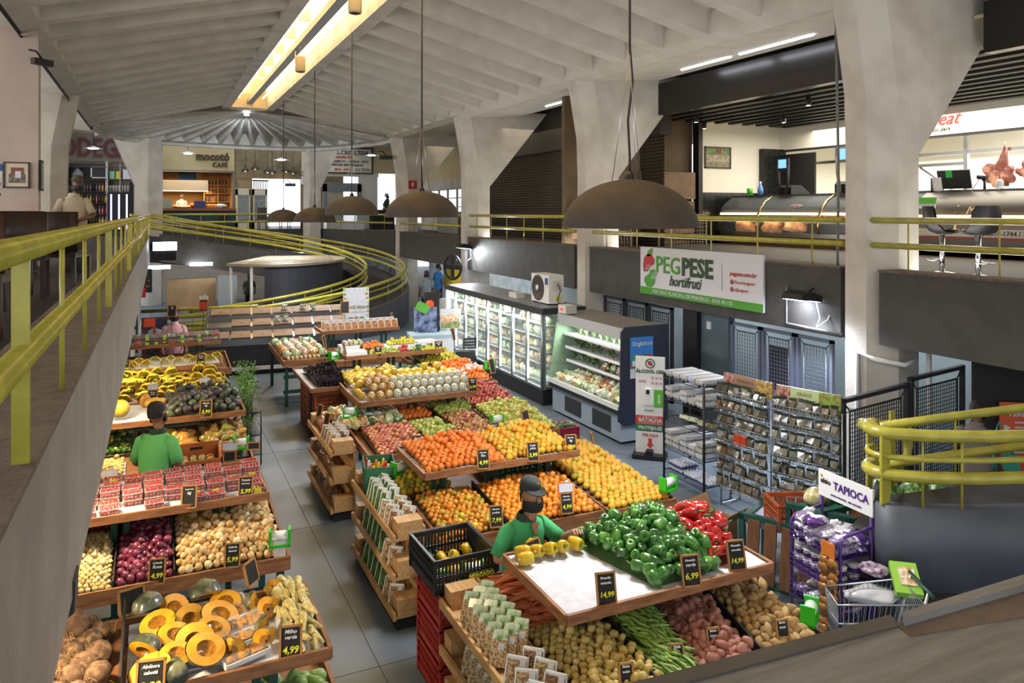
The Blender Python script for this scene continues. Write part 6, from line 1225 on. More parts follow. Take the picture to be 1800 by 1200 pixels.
K['potato'] = pot(P_('potato_skin', ['#c9a468', '#b8935a', '#d4b37a', '#c09c62'], '#a88450', scale=20, rough=.7), (1, 1.45, .85), 110)
K['sweet_potato'] = pot(P_('pink_potato', ['#b87a68', '#a86a5a', '#c48a74', '#b07466'], '#96604e', scale=20, rough=.6), (1, 1.4, .88), 120)
K['small_potato'] = pot(P_('small_potato_skin', ['#dcc06c', '#ccb05c', '#e4cc80', '#d0b664'], rough=.6), (.82, .95, .78), 130)
K['tomato'] = [fruit_sphere(.034, P_('tomato_red', ['#b8241c', '#c9361f', '#a81c1c', '#d0502a'], coat=.6), .2, (1, 1, .85))]
K['dark_tomato'] = [lat([(.0001, -.04), (.018, -.036), (.028, -.015), (.029, .01), (.02, .03), (.0001, .036)], P_('dark_tomato_red', ['#8a1a1c', '#a02220', '#761618', '#b03024'], coat=.6))]
K['avocado'] = [lat([(.0001, -.055), (.03, -.05), (.05, -.025), (.052, .0), (.042, .03), (.026, .056), (.014, .068), (.0001, .072)], P_('avocado_skin', ['#4a3a48', '#57444e', '#4c5e38', '#3a343c', '#5c7040', '#624c58'], '#34342e', scale=18, coat=.3, bump=.5), stem=.008)]
K['green_avocado'] = [lat([(.0001, -.05), (.03, -.045), (.043, -.02), (.04, .01), (.028, .04), (.0001, .06)], P_('green_avocado_skin', ['#2f5a2a', '#3a6a30', '#28502a'], coat=.3))]
K['mango'] = [blob(.048, (1, 1.35, .85), n=12, seed=140 + i, amp=.25, f=1.1, m=8).mesh('mango_mesh', P_('mango_skin', ['#7a8a3a', '#a84038', '#c98a3a', '#8a9440', '#b86040', '#6a7a34', '#c24a44', '#d8a040'], '#9aa04a', scale=9, ramp=(.45, .7), coat=.3)) for i in range(2)]
K['papaya'] = [blob(.06, (1, 1.6, .9), n=12, seed=144, amp=.15, m=8).mesh('papaya_mesh', P_('papaya_skin', ['#e09a3a', '#e8a640', '#c9a83a', '#d98a30'], coat=.3))]
K['lemon'] = [lat([(.0001, -.036), (.008, -.031), (.024, -.02), (.029, 0), (.024, .02), (.008, .031), (.0001, .037)], P_('lemon_skin', ['#e0d23a', '#d4c434', '#e8dc50'], coat=.2))]
K['guava'] = [lat(pear, P_('guava_skin', ['#a8b048', '#b4bc58', '#8e9a3e'], coat=.2), sc=.85)]
K['yellow_melon'] = [fruit_sphere(.06, P_('yellow_melon_skin', ['#e8c030', '#f0cc3c', '#e0b028'], coat=.4), 0, (1, 1, 1.15))]
K['pomelo'] = [fruit_sphere(.052, P_('pomelo_skin', ['#d8b840', '#c9ac38', '#e0c450'], bump=.2), .05)]
K['coconut'] = []
mHusk = P_('coconut_husk', ['#4c3625', '#5a402c', '#40301f'], '#6e5238', rough=.9, scale=30, ramp=(.45, .6)); mFib = M('coconut_fibre', '#8a6844', .9)
for i in range(2):
    b = blob(.07, (1, 1, 1.1), n=16, seed=150 + i, amp=.15, m=10)
    for k in range(26):
        a, e = random.uniform(0, 6.28), random.uniform(-.6, 1.5); d = Vector((cos(a) * cos(e), sin(a) * cos(e), sin(e))); q = Vector((random.uniform(-1, 1), random.uniform(-1, 1), random.uniform(-1, 1))) * .03
        b.tube([d * .068, d * .078 + q * .4, d * .078 + q], .0012, 3, mi=1)
    for k in range(14): b.tube([(0, 0, .07), (random.uniform(-.02, .02), random.uniform(-.02, .02), .1), (random.uniform(-.05, .05), random.uniform(-.05, .05), .115)], .0015, 3, mi=1)
    K['coconut'].append(b.mesh('coconut_mesh', [mHusk, mFib]))
def pepper(key, cols, c2, s=1, sc=(1, 1, 1.35)):
    m = P_(key, cols, c2, rough=.22, scale=8, coat=.6); b = MB()
    prof = [(.001, -.028), (.016, -.040), (.034, -.036), (.040, -.012), (.042, .012), (.038, .030), (.026, .040), (.010, .034), (.001, .030)]
    b.lathe([(r * s, z * s * sc[2]) for r, z in prof], 20, fn=lambda a, t: 1 + .11 * abs(cos(1.5 * a + .5)) * 1.3 - .09)
    b.tube([(0, 0, .033 * s * sc[2]), (.002, 0, .05 * s * sc[2]), (.01, .004, .066 * s * sc[2])], [.009 * s, .005 * s, .006 * s], 6, mi=1)
    return [b.mesh('pepper_mesh', [m, M('pepper_stem', '#5f8a34', .5)])]
K['green_pepper'] = pepper('green_pepper_skin', ['#2f6a24', '#3a7c2a', '#27581f', '#4a8a34'], '#5c9a3c')
K['red_pepper'] = pepper('red_pepper_skin', ['#c01c1c', '#b01418', '#cc2a20', '#a01216'], None, 1, (1, 1, 1.6))
K['yellow_pepper'] = pepper('yellow_pepper_skin', ['#e6bc18', '#ecc828', '#dcae14'], None)
b = MB(); b.tube([(0, -.1, 0), (.004, -.04, .004), (0, .03, 0), (-.006, .09, -.002), (-.01, .12, 0)], [.02, .022, .018, .011, .002], 10); b.lathe([(.019, 0), (.01, .004), (.001, .004)], 10, (0, -.1, 0), Matrix.Rotation(pi / 2, 3, 'X'))
K['carrot'] = [b.mesh('carrot_mesh', P_('carrot_skin', ['#f89058', '#f0824c', '#ff9a60', '#e87a50'], '#d06c44', scale=20, ramp=(.6, .7)))]
K['bean'] = []
for i in range(2):
    b = MB(); c_ = .02 if i else -.012; b.tube([(0, -.09, 0), (c_ * .6, -.045, .004), (c_, 0, 0), (c_ * .6, .045, .003), (0, .09, 0)], [.003, .010, .0105, .0095, .003], 7)
    K['bean'].append(b.mesh('bean_mesh', P_('green_bean', ['#82ac48', '#96bc56', '#6c9a3e', '#a8c868'], '#a8b86a', scale=18)))
b = MB(); n = 22
b.lathe([(.004, -.09), (.02, -.085)] + [(.023 - .0002 * k * k * .25 + .0012 * (k % 2), -.08 + k * .0085) for k in range(18)] + [(.004, .08)], 24, R=Matrix.Rotation(pi / 2, 3, 'X'), fn=lambda a, t: 1 + .05 * cos(12 * a))
K['corn'] = [b.mesh('corn_mesh', P_('corn_kernels', ['#dcc878', '#e4d48c', '#d0b864'], '#eee2ac', scale=40))]
def banana_bunch(m, n=7):
    b = MB()
    for k in range(n):
        a = (k - (n - 1) / 2) * .24; pts = []
        for j in range(6):
            q = j / 5; pts.append((sin(a) * (.02 + .13 * q), -cos(a) * (.02 + .1 * sin(q * 2.0)) * 1.1, .05 - .13 * q * q + .03 * q + (k % 2) * .008))
        b.tube(pts, [.006, .015, .018, .018, .015, .004], 7)
    b.tube([(0, .0, .05), (0, .03, .075)], [.016, .012], 7, mi=1); return b.mesh('banana_mesh', [m, M('banana_stem', '#8a8a34', .6)])
K['banana'] = [banana_bunch(P_('banana_skin', ['#e6c02c', '#ecca3a', '#dcb828', '#c9b834', '#e2bc2a'], '#b8a838', scale=8, ramp=(.6, .75)), k) for k in (7, 8)]
K['green_banana'] = [banana_bunch(P_('green_banana_skin', ['#a8b030', '#b8b834', '#c9c038', '#94a42e'], '#d8c83a', scale=8), 7)]
def pumpkin_half(s=1, full=False, arcd=pi):
    b = MB(); R = .1 * s; n = 20; vs = []; m = 8
    for i in range(m + 1):
        t = pi * i / m
        for k in range(n + 1):
            a = arcd * k / n; rr = R * sin(t) * (1 + .06 * abs(cos(a * 4))); vs.append((rr * cos(a), rr * sin(a), R * .85 * cos(t)))
    b.add(vs, [(i * (n + 1) + k, i * (n + 1) + k + 1, (i + 1) * (n + 1) + k + 1, (i + 1) * (n + 1) + k) for i in range(m) for k in range(n)], True)
    for ang in ((0, arcd) if arcd < pi - .1 else (None,)):
        rings = []
        for q, d in ((1, 0), (.95, .0), (.5, 0.004), (.42, -.012), (.1, -.022)):
            ring = []
            for j in range(24):
                t = 2 * pi * j / 24; x, z = R * q * sin(t), R * .85 * q * cos(t); y = -d * s
                if ang is None: ring.append((x, y * 1.0, z))
                else: x = abs(x) if j <= 12 else 0.0; ring.append((x * cos(ang), x * sin(ang), z))
            rings.append(ring)
        vs = [p for r in rings for p in r]; mm = [1, 1, 2, 2]
        for i in range(4): b.add(rings[i] + rings[i + 1], [(k, (k + 1) % 24, 24 + (k + 1) % 24, 24 + k)[::-1] for k in range(24)], True, mm[i])
        if ang is None: b.add(rings[4], [tuple(range(24))[::-1]], False, 2)
    return b.mesh('pumpkin_mesh', [M('pumpkin_skin', '#3c4232', .45, col2='#6f7050', scale=9, ramp=(.5, .58), coat=.6), M('pumpkin_flesh', '#e0a81e', .5, col2='#d88c18', scale=9, coat=.7), M('pumpkin_seeds', '#d8961e', .5, col2='#bc7418', scale=60, bump=1, coat=.7)])
K['pumpkin_half'] = [pumpkin_half(1), pumpkin_half(.85)]; K['pumpkin_wedge'] = [pumpkin_half(1.1, arcd=pi * .55)]
# clear boxes
def clam(m_in, r, nx, ny, lx=.075, ly=.055, h=.05, layers=1, lab=None, tray=None):
    b = MB()
    for L_ in range(layers):
        for i in range(nx):
            for j in range(ny): b.sphere((-lx + r + i * (2 * lx - 2 * r) / (nx - 1) + random.uniform(-.4, .4) * r, -ly + r + j * (2 * ly - 2 * r) / (ny - 1) + random.uniform(-.3, .3) * r, r + .004 + L_ * 1.6 * r + random.uniform(0, .4) * r), r, 8, mi=0)
    b.box(-lx - .004, -ly - .004, 0, lx + .004, ly + .004, h, mi=1)
    for q in ((-1, -1, 1, -1), (-1, 1, 1, 1), (-1, -1, -1, 1), (1, -1, 1, 1)): b.box(q[0] * lx - .003, q[1] * ly - .003, h - .002, q[2] * lx + .003, q[3] * ly + .003, h + .003, mi=4)  # pale rim strips, also painted in as the film's top edge highlight
    if lab: b.box(-.03, -ly - .007, h * .1, .035, -ly - .004, h, mi=2); b.box(-.03, -ly - .006, h, .035, ly * .2, h + .003, mi=2)
    if tray: b.box(-lx - .008, -ly - .008, -.002, lx + .008, ly + .008, .012, mi=3)
    return b.mesh('clear_pack_mesh', [m_in, mFilm, lab or mPaper, mWhiteP, M('film_rim_highlight', '#c9b9b8', .2, alpha=.7)])
mCherry = M('cherry_tomato', '#b8281c', .3, coat=.6, rnd=['#b8281c', '#9a1f1a', '#cc3a24']); mGrapeD = M('dark_grape', '#2c1a2c', .3, rnd=['#2c1a2c', '#3a2030', '#4a2434'], coat=.5); mGrapeG = M('green_grape', '#9aa85a', .3, rnd=['#9aa85a', '#7a3038', '#8a9a4c'], coat=.5)
K['tomato_pack'] = [clam(mCherry, .0155, 5, 4, layers=2, h=.052), clam(mCherry, .016, 5, 3, layers=2, lab=M('label_yellow'), h=.052), clam(M('grape_tomato', '#a83034', .3, coat=.6), .015, 5, 4, layers=2, h=.052)]
K['grape_pack'] = [clam(mGrapeD, .014, 4, 3, layers=2, h=.06, lab=M('label_lime', '#a8d040', .5)), clam(mGrapeD, .013, 4, 3, layers=2, h=.06), clam(mGrapeG, .013, 4, 3, layers=2, h=.06, lab=M('label_red', '#c23a3a', .5))]
mNut = M('brown_bits', '#a07a54', .6, col2='#6a4a30', scale=60, ramp=(.45, .55)); mNut2 = M('pale_bits', '#c9b088', .6, col2='#8a6a44', scale=60, ramp=(.45, .55)); mBrass2 = M('gherkin_green', '#3f6a2c', .5, col2='#5a8a3a', scale=12)
def food_tray(m, w_=.09, h_=.13, lumps=True):
    b = MB(); b.box(-w_, -.012, -h_, w_, .012, h_, mi=1); b.box(-w_ + .012, -.03, -h_ + .02, w_ - .012, -.01, h_ - .03, mi=0)
    if lumps:
        for k in range(42): b.sphere((random.uniform(-w_ + .02, w_ - .02), -.03, random.uniform(-h_ + .03, h_ - .04)), .011, 6, mi=0)
    for x0, x1, z0, z1 in ((-w_, -w_ + .01, -h_, h_), (w_ - .01, w_, -h_, h_), (-w_, w_, -h_, -h_ + .012), (-w_, w_, h_ - .012, h_)): b.box(x0, -.028, z0, x1, .012, z1, mi=1)
    b.box(w_ * .3, -.045, h_ * .45, w_ * .85, -.04, h_ * .85, mi=2)
    return b.mesh('food_tray_mesh', [m, mWhiteP, mPaper])
K['nut_tray'] = [food_tray(mNut), food_tray(mNut2)]; K['greens_tray'] = [food_tray(mBrass2, .06, .15)]
b = MB(); b.box(-.055, -.02, -.1, .055, .02, .06); b.prism([(-.055, .06), (.055, .06), (.05, .12), (-.05, .12)], -.008, .008, mi=1, axis='y'); b.box(.0, -.024, .0, .04, -.02, .04, mi=2)
K['seed_packet'] = [b.mesh('seed_packet_mesh', [mNut2, M('header_green', '#5a9a3a', .4, col2='#dfe8d0', scale=20, coat=.5), mPaper])]
def put(kind, p, rot=None, sc=1, label='', cat='', group=None, nm=None, mi=None):
    m = K[kind][mi if mi is not None else random.randrange(len(K[kind]))]
    o = link(nm or kind, m, None, p, rot or (random.uniform(0, 6.28), random.uniform(0, 6.28), random.uniform(0, 6.28))); o.scale = (sc,) * 3
    return tag(o, label, cat, group)
def shape(u, v, e=.5): return (max(0, 4 * u * (1 - u)) ** e) * (max(0, 4 * v * (1 - v)) ** e)
def heap(stand, kind, rect, zf, zb, r, mound, label, cat, group, top=.3, rot='any', sp=1.86, liner=None, e=.5, lift=.85, kinds=None, jit=.12, skip=None, quad=None, nm=None):
    """quad: optional ((x0f,x1f),(x0b,x1b)) slanted sides"""
    x0, x1, y0, y1 = rect; W_, D_ = x1 - x0, y1 - y0
    def XY(u, v):
        if quad: a = quad[0][0] + (quad[1][0] - quad[0][0]) * v; c = quad[0][1] + (quad[1][1] - quad[0][1]) * v; return a + (c - a) * u, y0 + D_ * v
        return x0 + W_ * u, y0 + D_ * v
    zz = lambda u, v: zf + (zb - zf) * v + mound * shape(u, v, e)
    n = 8; b = MB(); vs = [(*XY(i / n, j / n), zz(i / n, j / n)) for j in range(n + 1) for i in range(n + 1)]
    k = len(vs); vs += [(*XY(i / n, j / n), zf + (zb - zf) * j / n - .02) for j in range(n + 1) for i in range(n + 1)]
    fs = [(j * (n + 1) + i, j * (n + 1) + i + 1, (j + 1) * (n + 1) + i + 1, (j + 1) * (n + 1) + i) for j in range(n) for i in range(n)]; fs += [tuple(k + q for q in f)[::-1] for f in fs]
    b.add(vs, fs, True); lo = b.build('heap_liner', liner or M('liner_paper_brown', '#6b5a44', .8), None); lo.parent = stand; lo.location = -stand.location
    s = r * sp; row = 0; y = r
    while y < D_ - r * .4:
        x = r + (s / 2 if row % 2 else 0)
        while x < W_ - r * .5:
            u, v = min(1, max(0, x / W_ + random.uniform(-jit, jit) * s / W_)), min(1, max(0, y / D_ + random.uniform(-jit, jit) * s / D_)); X_, Y_ = XY(u, v)
            kd = kind if not kinds or random.random() > kinds[1] else kinds[0]
            rr = (random.uniform(-.3, .3), random.uniform(-.3, .3), random.uniform(0, 6.28)) if rot == 'up' else (random.uniform(-.25, .25), random.uniform(-.25, .25), rot[0] + random.uniform(-rot[1], rot[1])) if isinstance(rot, tuple) else None
            if not (skip and skip(X_, Y_)):
                put(kd, (X_, Y_, zz(u, v) + r * lift + random.uniform(0, .15) * r), rr, random.uniform(.9, 1.08), label, cat, group, nm)
                if random.random() < top and .12 < u < .88 and .12 < v < .88: 
                    X2, Y2 = XY(u + .5 * s / W_, v + .3 * s / D_); put(kd, (X2, Y2, zz(u, v) + r * (lift + 1.35)), rr, random.uniform(.9, 1.08), label, cat, group, nm)
            x += s
        y += s * .87; row += 1
# ---------- stands ----------
def tray(t, x0, x1, y0, y1, z, lip=.07, zb=None, up=.0):
    """wooden tray in world coordinates, child of t"""
    zb = z if zb is None else zb; o = t.location; b = MB(); th = .025
    def bar(xa, ya, za, xb, yb, zb_, h): 
        d = Vector((xb - xa, yb - ya)); L_ = d.length; d /= L_; nn = Vector((-d.y, d.x)) * th / 2
        P = [(xa - nn.x, ya - nn.y), (xb - nn.x, yb - nn.y), (xb + nn.x, yb + nn.y), (xa + nn.x, ya + nn.y)]; zs = [za, zb_, zb_, za]
        b.add([(P[i][0] - o.x, P[i][1] - o.y, zs[i] - h) for i in range(4)] + [(P[i][0] - o.x, P[i][1] - o.y, zs[i]) for i in range(4)], [(0, 3, 2, 1), (4, 5, 6, 7), (0, 1, 5, 4), (1, 2, 6, 5), (2, 3, 7, 6), (3, 0, 4, 7)])
    bar(x0, y0, z + .02, x1, y0, z + .02, lip); bar(x0, y1, zb + .02, x1, y1, zb + .02, lip); bar(x0, y0, z + .02, x0, y1, zb + .02, lip); bar(x1, y0, z + .02, x1, y1, zb + .02, lip)
    b.build('tray_frame', mWood, t)
    b = MB(); b.add([(x0 - o.x, y0 - o.y, z - lip * .4), (x1 - o.x, y0 - o.y, z - lip * .4), (x1 - o.x, y1 - o.y, zb - lip * .4), (x0 - o.x, y1 - o.y, zb - lip * .4), (x0 - o.x, y0 - o.y, z - lip * .4 - .015), (x1 - o.x, y0 - o.y, z - lip * .4 - .015), (x1 - o.x, y1 - o.y, zb - lip * .4 - .015), (x0 - o.x, y1 - o.y, zb - lip * .4 - .015)], [(0, 1, 2, 3), (7, 6, 5, 4)]); b.build('tray_bed', mWood, t)
def produce_stand(label, up, lows, uz=1.29, lz=.88, lzb=.97, legs=True, name='produce_stand'):
    t = thing(name, label, 'produce stand', ((up[0] + up[1]) / 2, (up[2] + up[3]) / 2, 0)); o = t.location
    if uz: tray(t, *up, uz)
    for l in lows: tray(t, *l, lz, .12, lzb)
    b = MB() 
    xs = [up[0] + (up[1] - up[0]) * q for q in (.15, .5, .85)]
    if uz:
        for x in xs:
            for dx in (-.05, .05):
                q = MB(); y = up[2] + .35; q.box(x + dx - .025 - o.x, y - .025 - o.y, 0, x + dx + .025 - o.x, y + .025 - o.y, uz - .05); q.build('post', mGreenP, t)
    for l in lows:
        for x in (l[0] + .06, l[1] - .06):
            for y in (l[2] + .1, l[3] - .08):
                q = MB(); q.box(x - .03 - o.x, y - .03 - o.y, 0, x + .03 - o.x, y + .03 - o.y, lz - .08); q.build('leg', mGreenP, t)
        for z in (.25, .55):
            q = MB(); q.box(l[0] - o.x, l[2] + .08 - o.y, z, l[1] - o.x, l[2] + .12 - o.y, z + .07); q.build('cross_bar', mGreenP, t)
    return t
def divider(t, x, y0, y1, z0, z1, x2=None, h=.09):
    o = t.location; x2 = x if x2 is None else x2
    b = MB(); P = [(x, y0, z0), (x + .012, y0, z0), (x2 + .012, y1, z1), (x2, y1, z1)]; b.add([(p[0] - o.x, p[1] - o.y, p[2] - .05) for p in P] + [(p[0] - o.x, p[1] - o.y, p[2] + h) for p in P], [(0, 3, 2, 1), (4, 5, 6, 7), (0, 1, 5, 4), (1, 2, 6, 5), (2, 3, 7, 6), (3, 0, 4, 7)]); b.build('divider', mDark, t)
def sheet(t, x0, x1, y0, y1, z, zb=None, m=None):
    o = t.location; n = 10; b = MB(); zb = z if zb is None else zb
    vs = [(x0 + (x1 - x0) * i / n - o.x, y0 + (y1 - y0) * j / n - o.y, z + (zb - z) * j / n + .012 * noise.noise(Vector((i * .7, j * .7, x0)))) for j in range(n + 1) for i in range(n + 1)]
    b.add(vs, [(j * (n + 1) + i, j * (n + 1) + i + 1, (j + 1) * (n + 1) + i + 1, (j + 1) * (n + 1) + i) for j in range(n) for i in range(n)], True); b.build('paper_lining', m or mPaper, t)
mFrameW = M('sign_frame_wood', '#a9783c', .6)
def sign(x, y, z, title, price, label, w_=.13, h_=.2, tilt=-.25, rz=-.22, oferta=False, pole=0, blank=False, back=False):
    t = thing('price_sign', label, 'price sign', (x, y, z), rz); R = Matrix.Rotation(tilt, 3, 'X'); fw = .012; b = MB(); zo = pole
    def bx(x0, y0, z0, x1, y1, z1): 
        q = MB(); q.box(x0, y0, z0, x1, y1, z1); q.v = [tuple(R @ Vector(p) + Vector((0, 0, zo))) for p in q.v]; return q
    for a in ((-w_ / 2, 0, w_ / 2, fw), (-w_ / 2, h_ - fw, w_ / 2, h_), (-w_ / 2, 0, -w_ / 2 + fw, h_), (w_ / 2 - fw, 0, w_ / 2, h_)): q = bx(a[0], -.008, a[1], a[2], .008, a[3]); b.add(q.v, q.f)
    b.build('frame', mFrameW, t); bx(-w_ / 2 + fw, -.004, fw, w_ / 2 - fw, .006, h_ - fw).build('board', mChalk, t)
    e = (pi / 2 + tilt, 0, 0)
    def tx(s_, size, zz, m_, **k): p = R @ Vector((0, -.006, zz)) + Vector((0, 0, zo)); return text(s_, size, m_, t, tuple(p), e, ext=.001, **k)
    if not blank:
        ls = title.split('|'); 
        for i, l in enumerate(ls): tx(l, min(.034, w_ * 1.15 / max(4, len(l))), h_ * (.82 if len(ls) > 1 else .76) - i * .03, mWText, shear=.2, bold=.0006)
        if price: tx(price, (.052 if len(price) < 5 else .042) * w_ / .13, h_ * .33, mYText, shear=.15, bold=.0012)
    if oferta:
        bx(-w_ / 2 - .005, -.01, h_ + .005, w_ / 2 + .005, -.004, h_ + .085).build('offer_card', mPaper, t); bx(-w_ / 2 - .008, -.006, h_ + .0, w_ / 2 + .008, -.003, h_ + .09).build('offer_border', M('offer_red', '#c24a3a', .5), t); tx('OFERTA', .034, h_ + .045, mBlack, bold=.0012)
        q = MB().sphere((0, 0, 0), .02, 8, sc=(1.2, .2, .7)); q.v = [tuple(R @ (Vector(p) + Vector((.01, -.006, h_ + .1))) + Vector((0, 0, zo))) for p in q.v]; q.build('leaf_mark', mPaper, t)
    if pole: MB().tube([(0, .01, 0), (0, .01, pole + .02)], .006, 6).build('pole', mBlack, t)
    return t
def reel(x, y, z, rz, label, stem=.0):
    t = thing('bag_dispenser', label, 'dispenser', (x, y, z), rz); b = MB(); b.box(-.09, -.05, 0, -.075, .05, .15); b.box(.075, -.05, 0, .09, .05, .15); b.box(-.09, -.05, 0, .09, .05, .02); b.build('holder', mGreenB, t)
    MB().lathe([(.001, -.07), (.045, -.07), (.045, .07), (.001, .07)], 18, (0, 0, .085), Matrix.Rotation(pi / 2, 3, 'Y')).build('roll', mWhiteP, t)
    if stem: MB().box(-.015, -.01, -stem, .015, .01, 0).build('stem', mGreenP, t)
# ---- left row ----
L1 = produce_stand('nearest left wooden stand with coconuts, cut pumpkins and corn', (-1.25, .95, 4.55, 5.42), [(-1.1, 1.05, 4.72, 5.6)], 1.3, .84, .86)
heap(L1, 'coconut', (-1.2, -.2, 4.58, 5.4), 1.24, 1.27, .068, .08, 'hairy brown coconut in the pile at the lower left corner', 'coconut', 'coconuts on the nearest left stand', .35, sp=1.9)
divider(L1, -.17, 4.57, 5.4, 1.26, 1.3, h=.16); sheet(L1, -.14, .93, 4.57, 5.4, 1.285)
pk_ = [(-.02, 4.66, .8), (.12, 4.72, 2.2), (.27, 4.66, 1.2), (-.05, 4.86, .4), (.12, 4.93, .9), (.02, 5.08, .7), (.2, 5.1, 2.6), (.12, 5.27, .2), (.3, 5.3, .9), (.42, 5.25, .5), (.33, 4.92, 2.5), (-.03, 5.28, 2.8), (.38, 5.1, 1.5), (.22, 4.8, .3)]
for i, (x, y, a) in enumerate(pk_): put('pumpkin_half', (x, y, 1.38 + (i % 3) * .02), (-.75 + random.uniform(-.45, .45) + (1.7 if i in (3, 8, 11) else 0), random.uniform(-.5, .5), a * .4 - .5), random.uniform(1.0, 1.2), 'film wrapped half pumpkin with yellow flesh among the cut pumpkins', 'pumpkin', 'cut pumpkin halves')
for i, (x, y, a) in enumerate(((.40, 4.65, .3), (.12, 4.60, 3.6), (.62, 5.2, 2.2), (.66, 5.05, .6), (.64, 4.84, 1.9), (.60, 4.68, .8), (.72, 5.28, .2))): put('pumpkin_wedge', (x, y, 1.37), (random.uniform(-.3, .3), random.uniform(-.3, .3), a), .8, 'wedge of orange pumpkin beside the cubed pumpkin trays', 'pumpkin', 'pumpkin wedges')
b = MB(); b.box(-.13, -.05, 0, .13, .05, .008, mi=1); b.box(-.135, -.058, 0, .135, -.05, .03, mi=1); b.box(-.135, .05, 0, .135, .058, .03, mi=1); b.box(-.138, -.055, 0, -.13, .055, .03, mi=1); b.box(.13, -.055, 0, .138, .055, .03, mi=1)
for k in range(30): b.cbox((random.uniform(-.11, .11), random.uniform(-.035, .035), .022 + random.uniform(0, .016)), (.03, .022, .02), Matrix.Rotation(random.uniform(0, 3), 3, 'Z'))
b.box(-.14, -.06, .045, .14, .06, .047, mi=2); K['cube_tray'] = [b.mesh('cube_tray_mesh', [M('pumpkin_cubes', '#d89220', .4, coat=.5), mWhiteP, mFilm])]
for i, (x, y) in enumerate(((.42, 5.3), (.45, 5.17), (.5, 5.03), (.44, 4.84), (.48, 4.68))): put('cube_tray', (x, y, 1.31 + .0), (.35 if i < 3 else .1, 0, .35), 1, 'white foam tray of cubed pumpkin, ' + ['rearmost of the tilted three', 'middle of the tilted three', 'front of the tilted three', 'flat one behind', 'flat one at the front with a label'][i], 'food tray')
heap(L1, 'corn', (.70, .93, 4.6, 5.4), 1.27, 1.30, .026, .07, 'peeled pale yellow corn cob in the pile at the right end', 'corn', 'corn cobs', .4, (.15, .4), 2.7, mPaper)
K['chayote'] = [lat(pear, P_('chayote_skin', ['#8aae5a', '#9ab868', '#7a9e4c']), sc=1.3)]
heap(L1, 'chayote', (.3, 1.03, 4.75, 5.1), .82, .84, .045, .02, 'light green chayote on the low tray under the corn', 'vegetable', 'chayotes', .2)
sign(-.02, 4.53, 1.28, 'Abóbora|cabotiá', '3,99', 'black price sign Abóbora 3,99 in front of the cut pumpkins', .15, .2); sign(.72, 4.56, 1.28, 'Milho|verde', '4,99', 'black price sign Milho verde 4,99 in front of the corn', .13, .2)
sign(-.12, 5.46, 1.32, '', '', 'blank black board seen behind the cut pumpkins', .16, .16, blank=True, rz=.3); sign(.62, 5.48, 1.35, '', '', 'old wood-edged blank board leaning behind the corn', .14, .16, blank=True, rz=.9)
L2 = produce_stand('left wooden stand with boxed tomatoes above and three onion bins below', (-1.5, .96, 7.34, 8.35), [(-1.5, 1.07, 6.85, 8.3)])
for b_ in range(5):
    for c_ in range(14):
        x = -1.4 + c_ * .175 + random.uniform(-.01, .01); y = 7.45 + b_ * .16 + random.uniform(-.012, .012)
        if x > .9 or (b_ == 0 and c_ in (7, 9, 12)) : continue
        z = 1.285
        for L_ in range(1 if b_ < 1 or random.random() < .25 else 2):
            put('tomato_pack', (x, y, z), (0, 0, random.uniform(-.12, .12)), 1, mi=random.choice((0, 0, 2, 2, 2, 0, 1)), label='clear box of small red tomatoes on the upper left stand', cat='tomato box', group='boxes of tomatoes'); z += .056
sheet(L2, -1.47, .94, 7.36, 8.33, 1.28)
heap(L2, 'pearl_onion', (-.95, -.32, 6.88, 7.9), .86, .93, .023, .08, 'small pale onion in the brightly lit left bin', 'onion', 'small pale onions', .12, 'up', 1.98); divider(L2, -.3, 6.87, 7.95, .86, .93)
heap(L2, 'red_onion', (-.28, .14, 6.88, 7.95), .86, .93, .038, .07, 'shiny purple onion in the middle bin', 'onion', 'red onions', .35, 'any'); divider(L2, .15, 6.87, 7.95, .86, .93)
heap(L2, 'onion', (.17, 1.05, 6.88, 8.0), .86, .94, .037, .1, 'golden brown onion in the large right bin', 'onion', 'yellow onions', .35, 'any')
heap(L2, 'tomato', (-.95, .12, 7.93, 8.28), .95, 1.0, .035, .03, 'orange-red tomato behind the onion bins', 'tomato', 'tomatoes behind the onions', .3); heap(L2, 'dark_tomato', (.14, .8, 8.0, 8.28), .96, 1.0, .03, .05, 'dark red plum tomato behind the yellow onions', 'tomato', 'dark plum tomatoes', .4); heap(L2, 'tomato', (.8, 1.03, 8.02, 8.3), .96, 1.0, .034, .03, 'bright red tomato at the right rear of the onion stand', 'tomato', 'bright tomatoes at the rear right', .3)
sign(.02, 6.84, .87, 'Cebola|Roxa', '4,99', 'black price sign Cebola Roxa 4,99 on the purple onions'); sign(.6, 6.84, .89, 'Cebola|Nacional', '5,99', 'black price sign Cebola Nacional 5,99 on the yellow onions'); sign(-.57, 7.32, 1.27, 'Tomate', '6,99', 'black price sign cut by the ledge at the left of the tomato boxes')
sign(.28, 7.33, 1.27, 'Tomate Cereja|kg', '', 'black price sign Tomate Cereja without a price'); sign(.76, 7.36, 1.27, 'Tomate|Sweet Grape', '5,99', 'black price sign Tomate 5,99 at the right of the tomato boxes'); sign(.95, 8.4, 1.4, '', '', 'blank black board at the rear right of the tomato boxes', blank=True, h_=.08)
reel(1.0, 6.9, .98, -.2, 'green bag dispenser with hanging strip on the onion stand corner', .2); MB().box(-.05, -.03, -.12, .05, -.025, .06).build('paper_strip', mWhiteP, bpy.data.objects['bag_dispenser'])
L3 = produce_stand('left wooden stand with avocados above and mangoes below', (-1.4, 1.08, 10.5, 11.5), [(-1.4, 1.1, 9.75, 11.3)])
sheet(L3, -1.38, .2, 10.52, 11.48, 1.29)
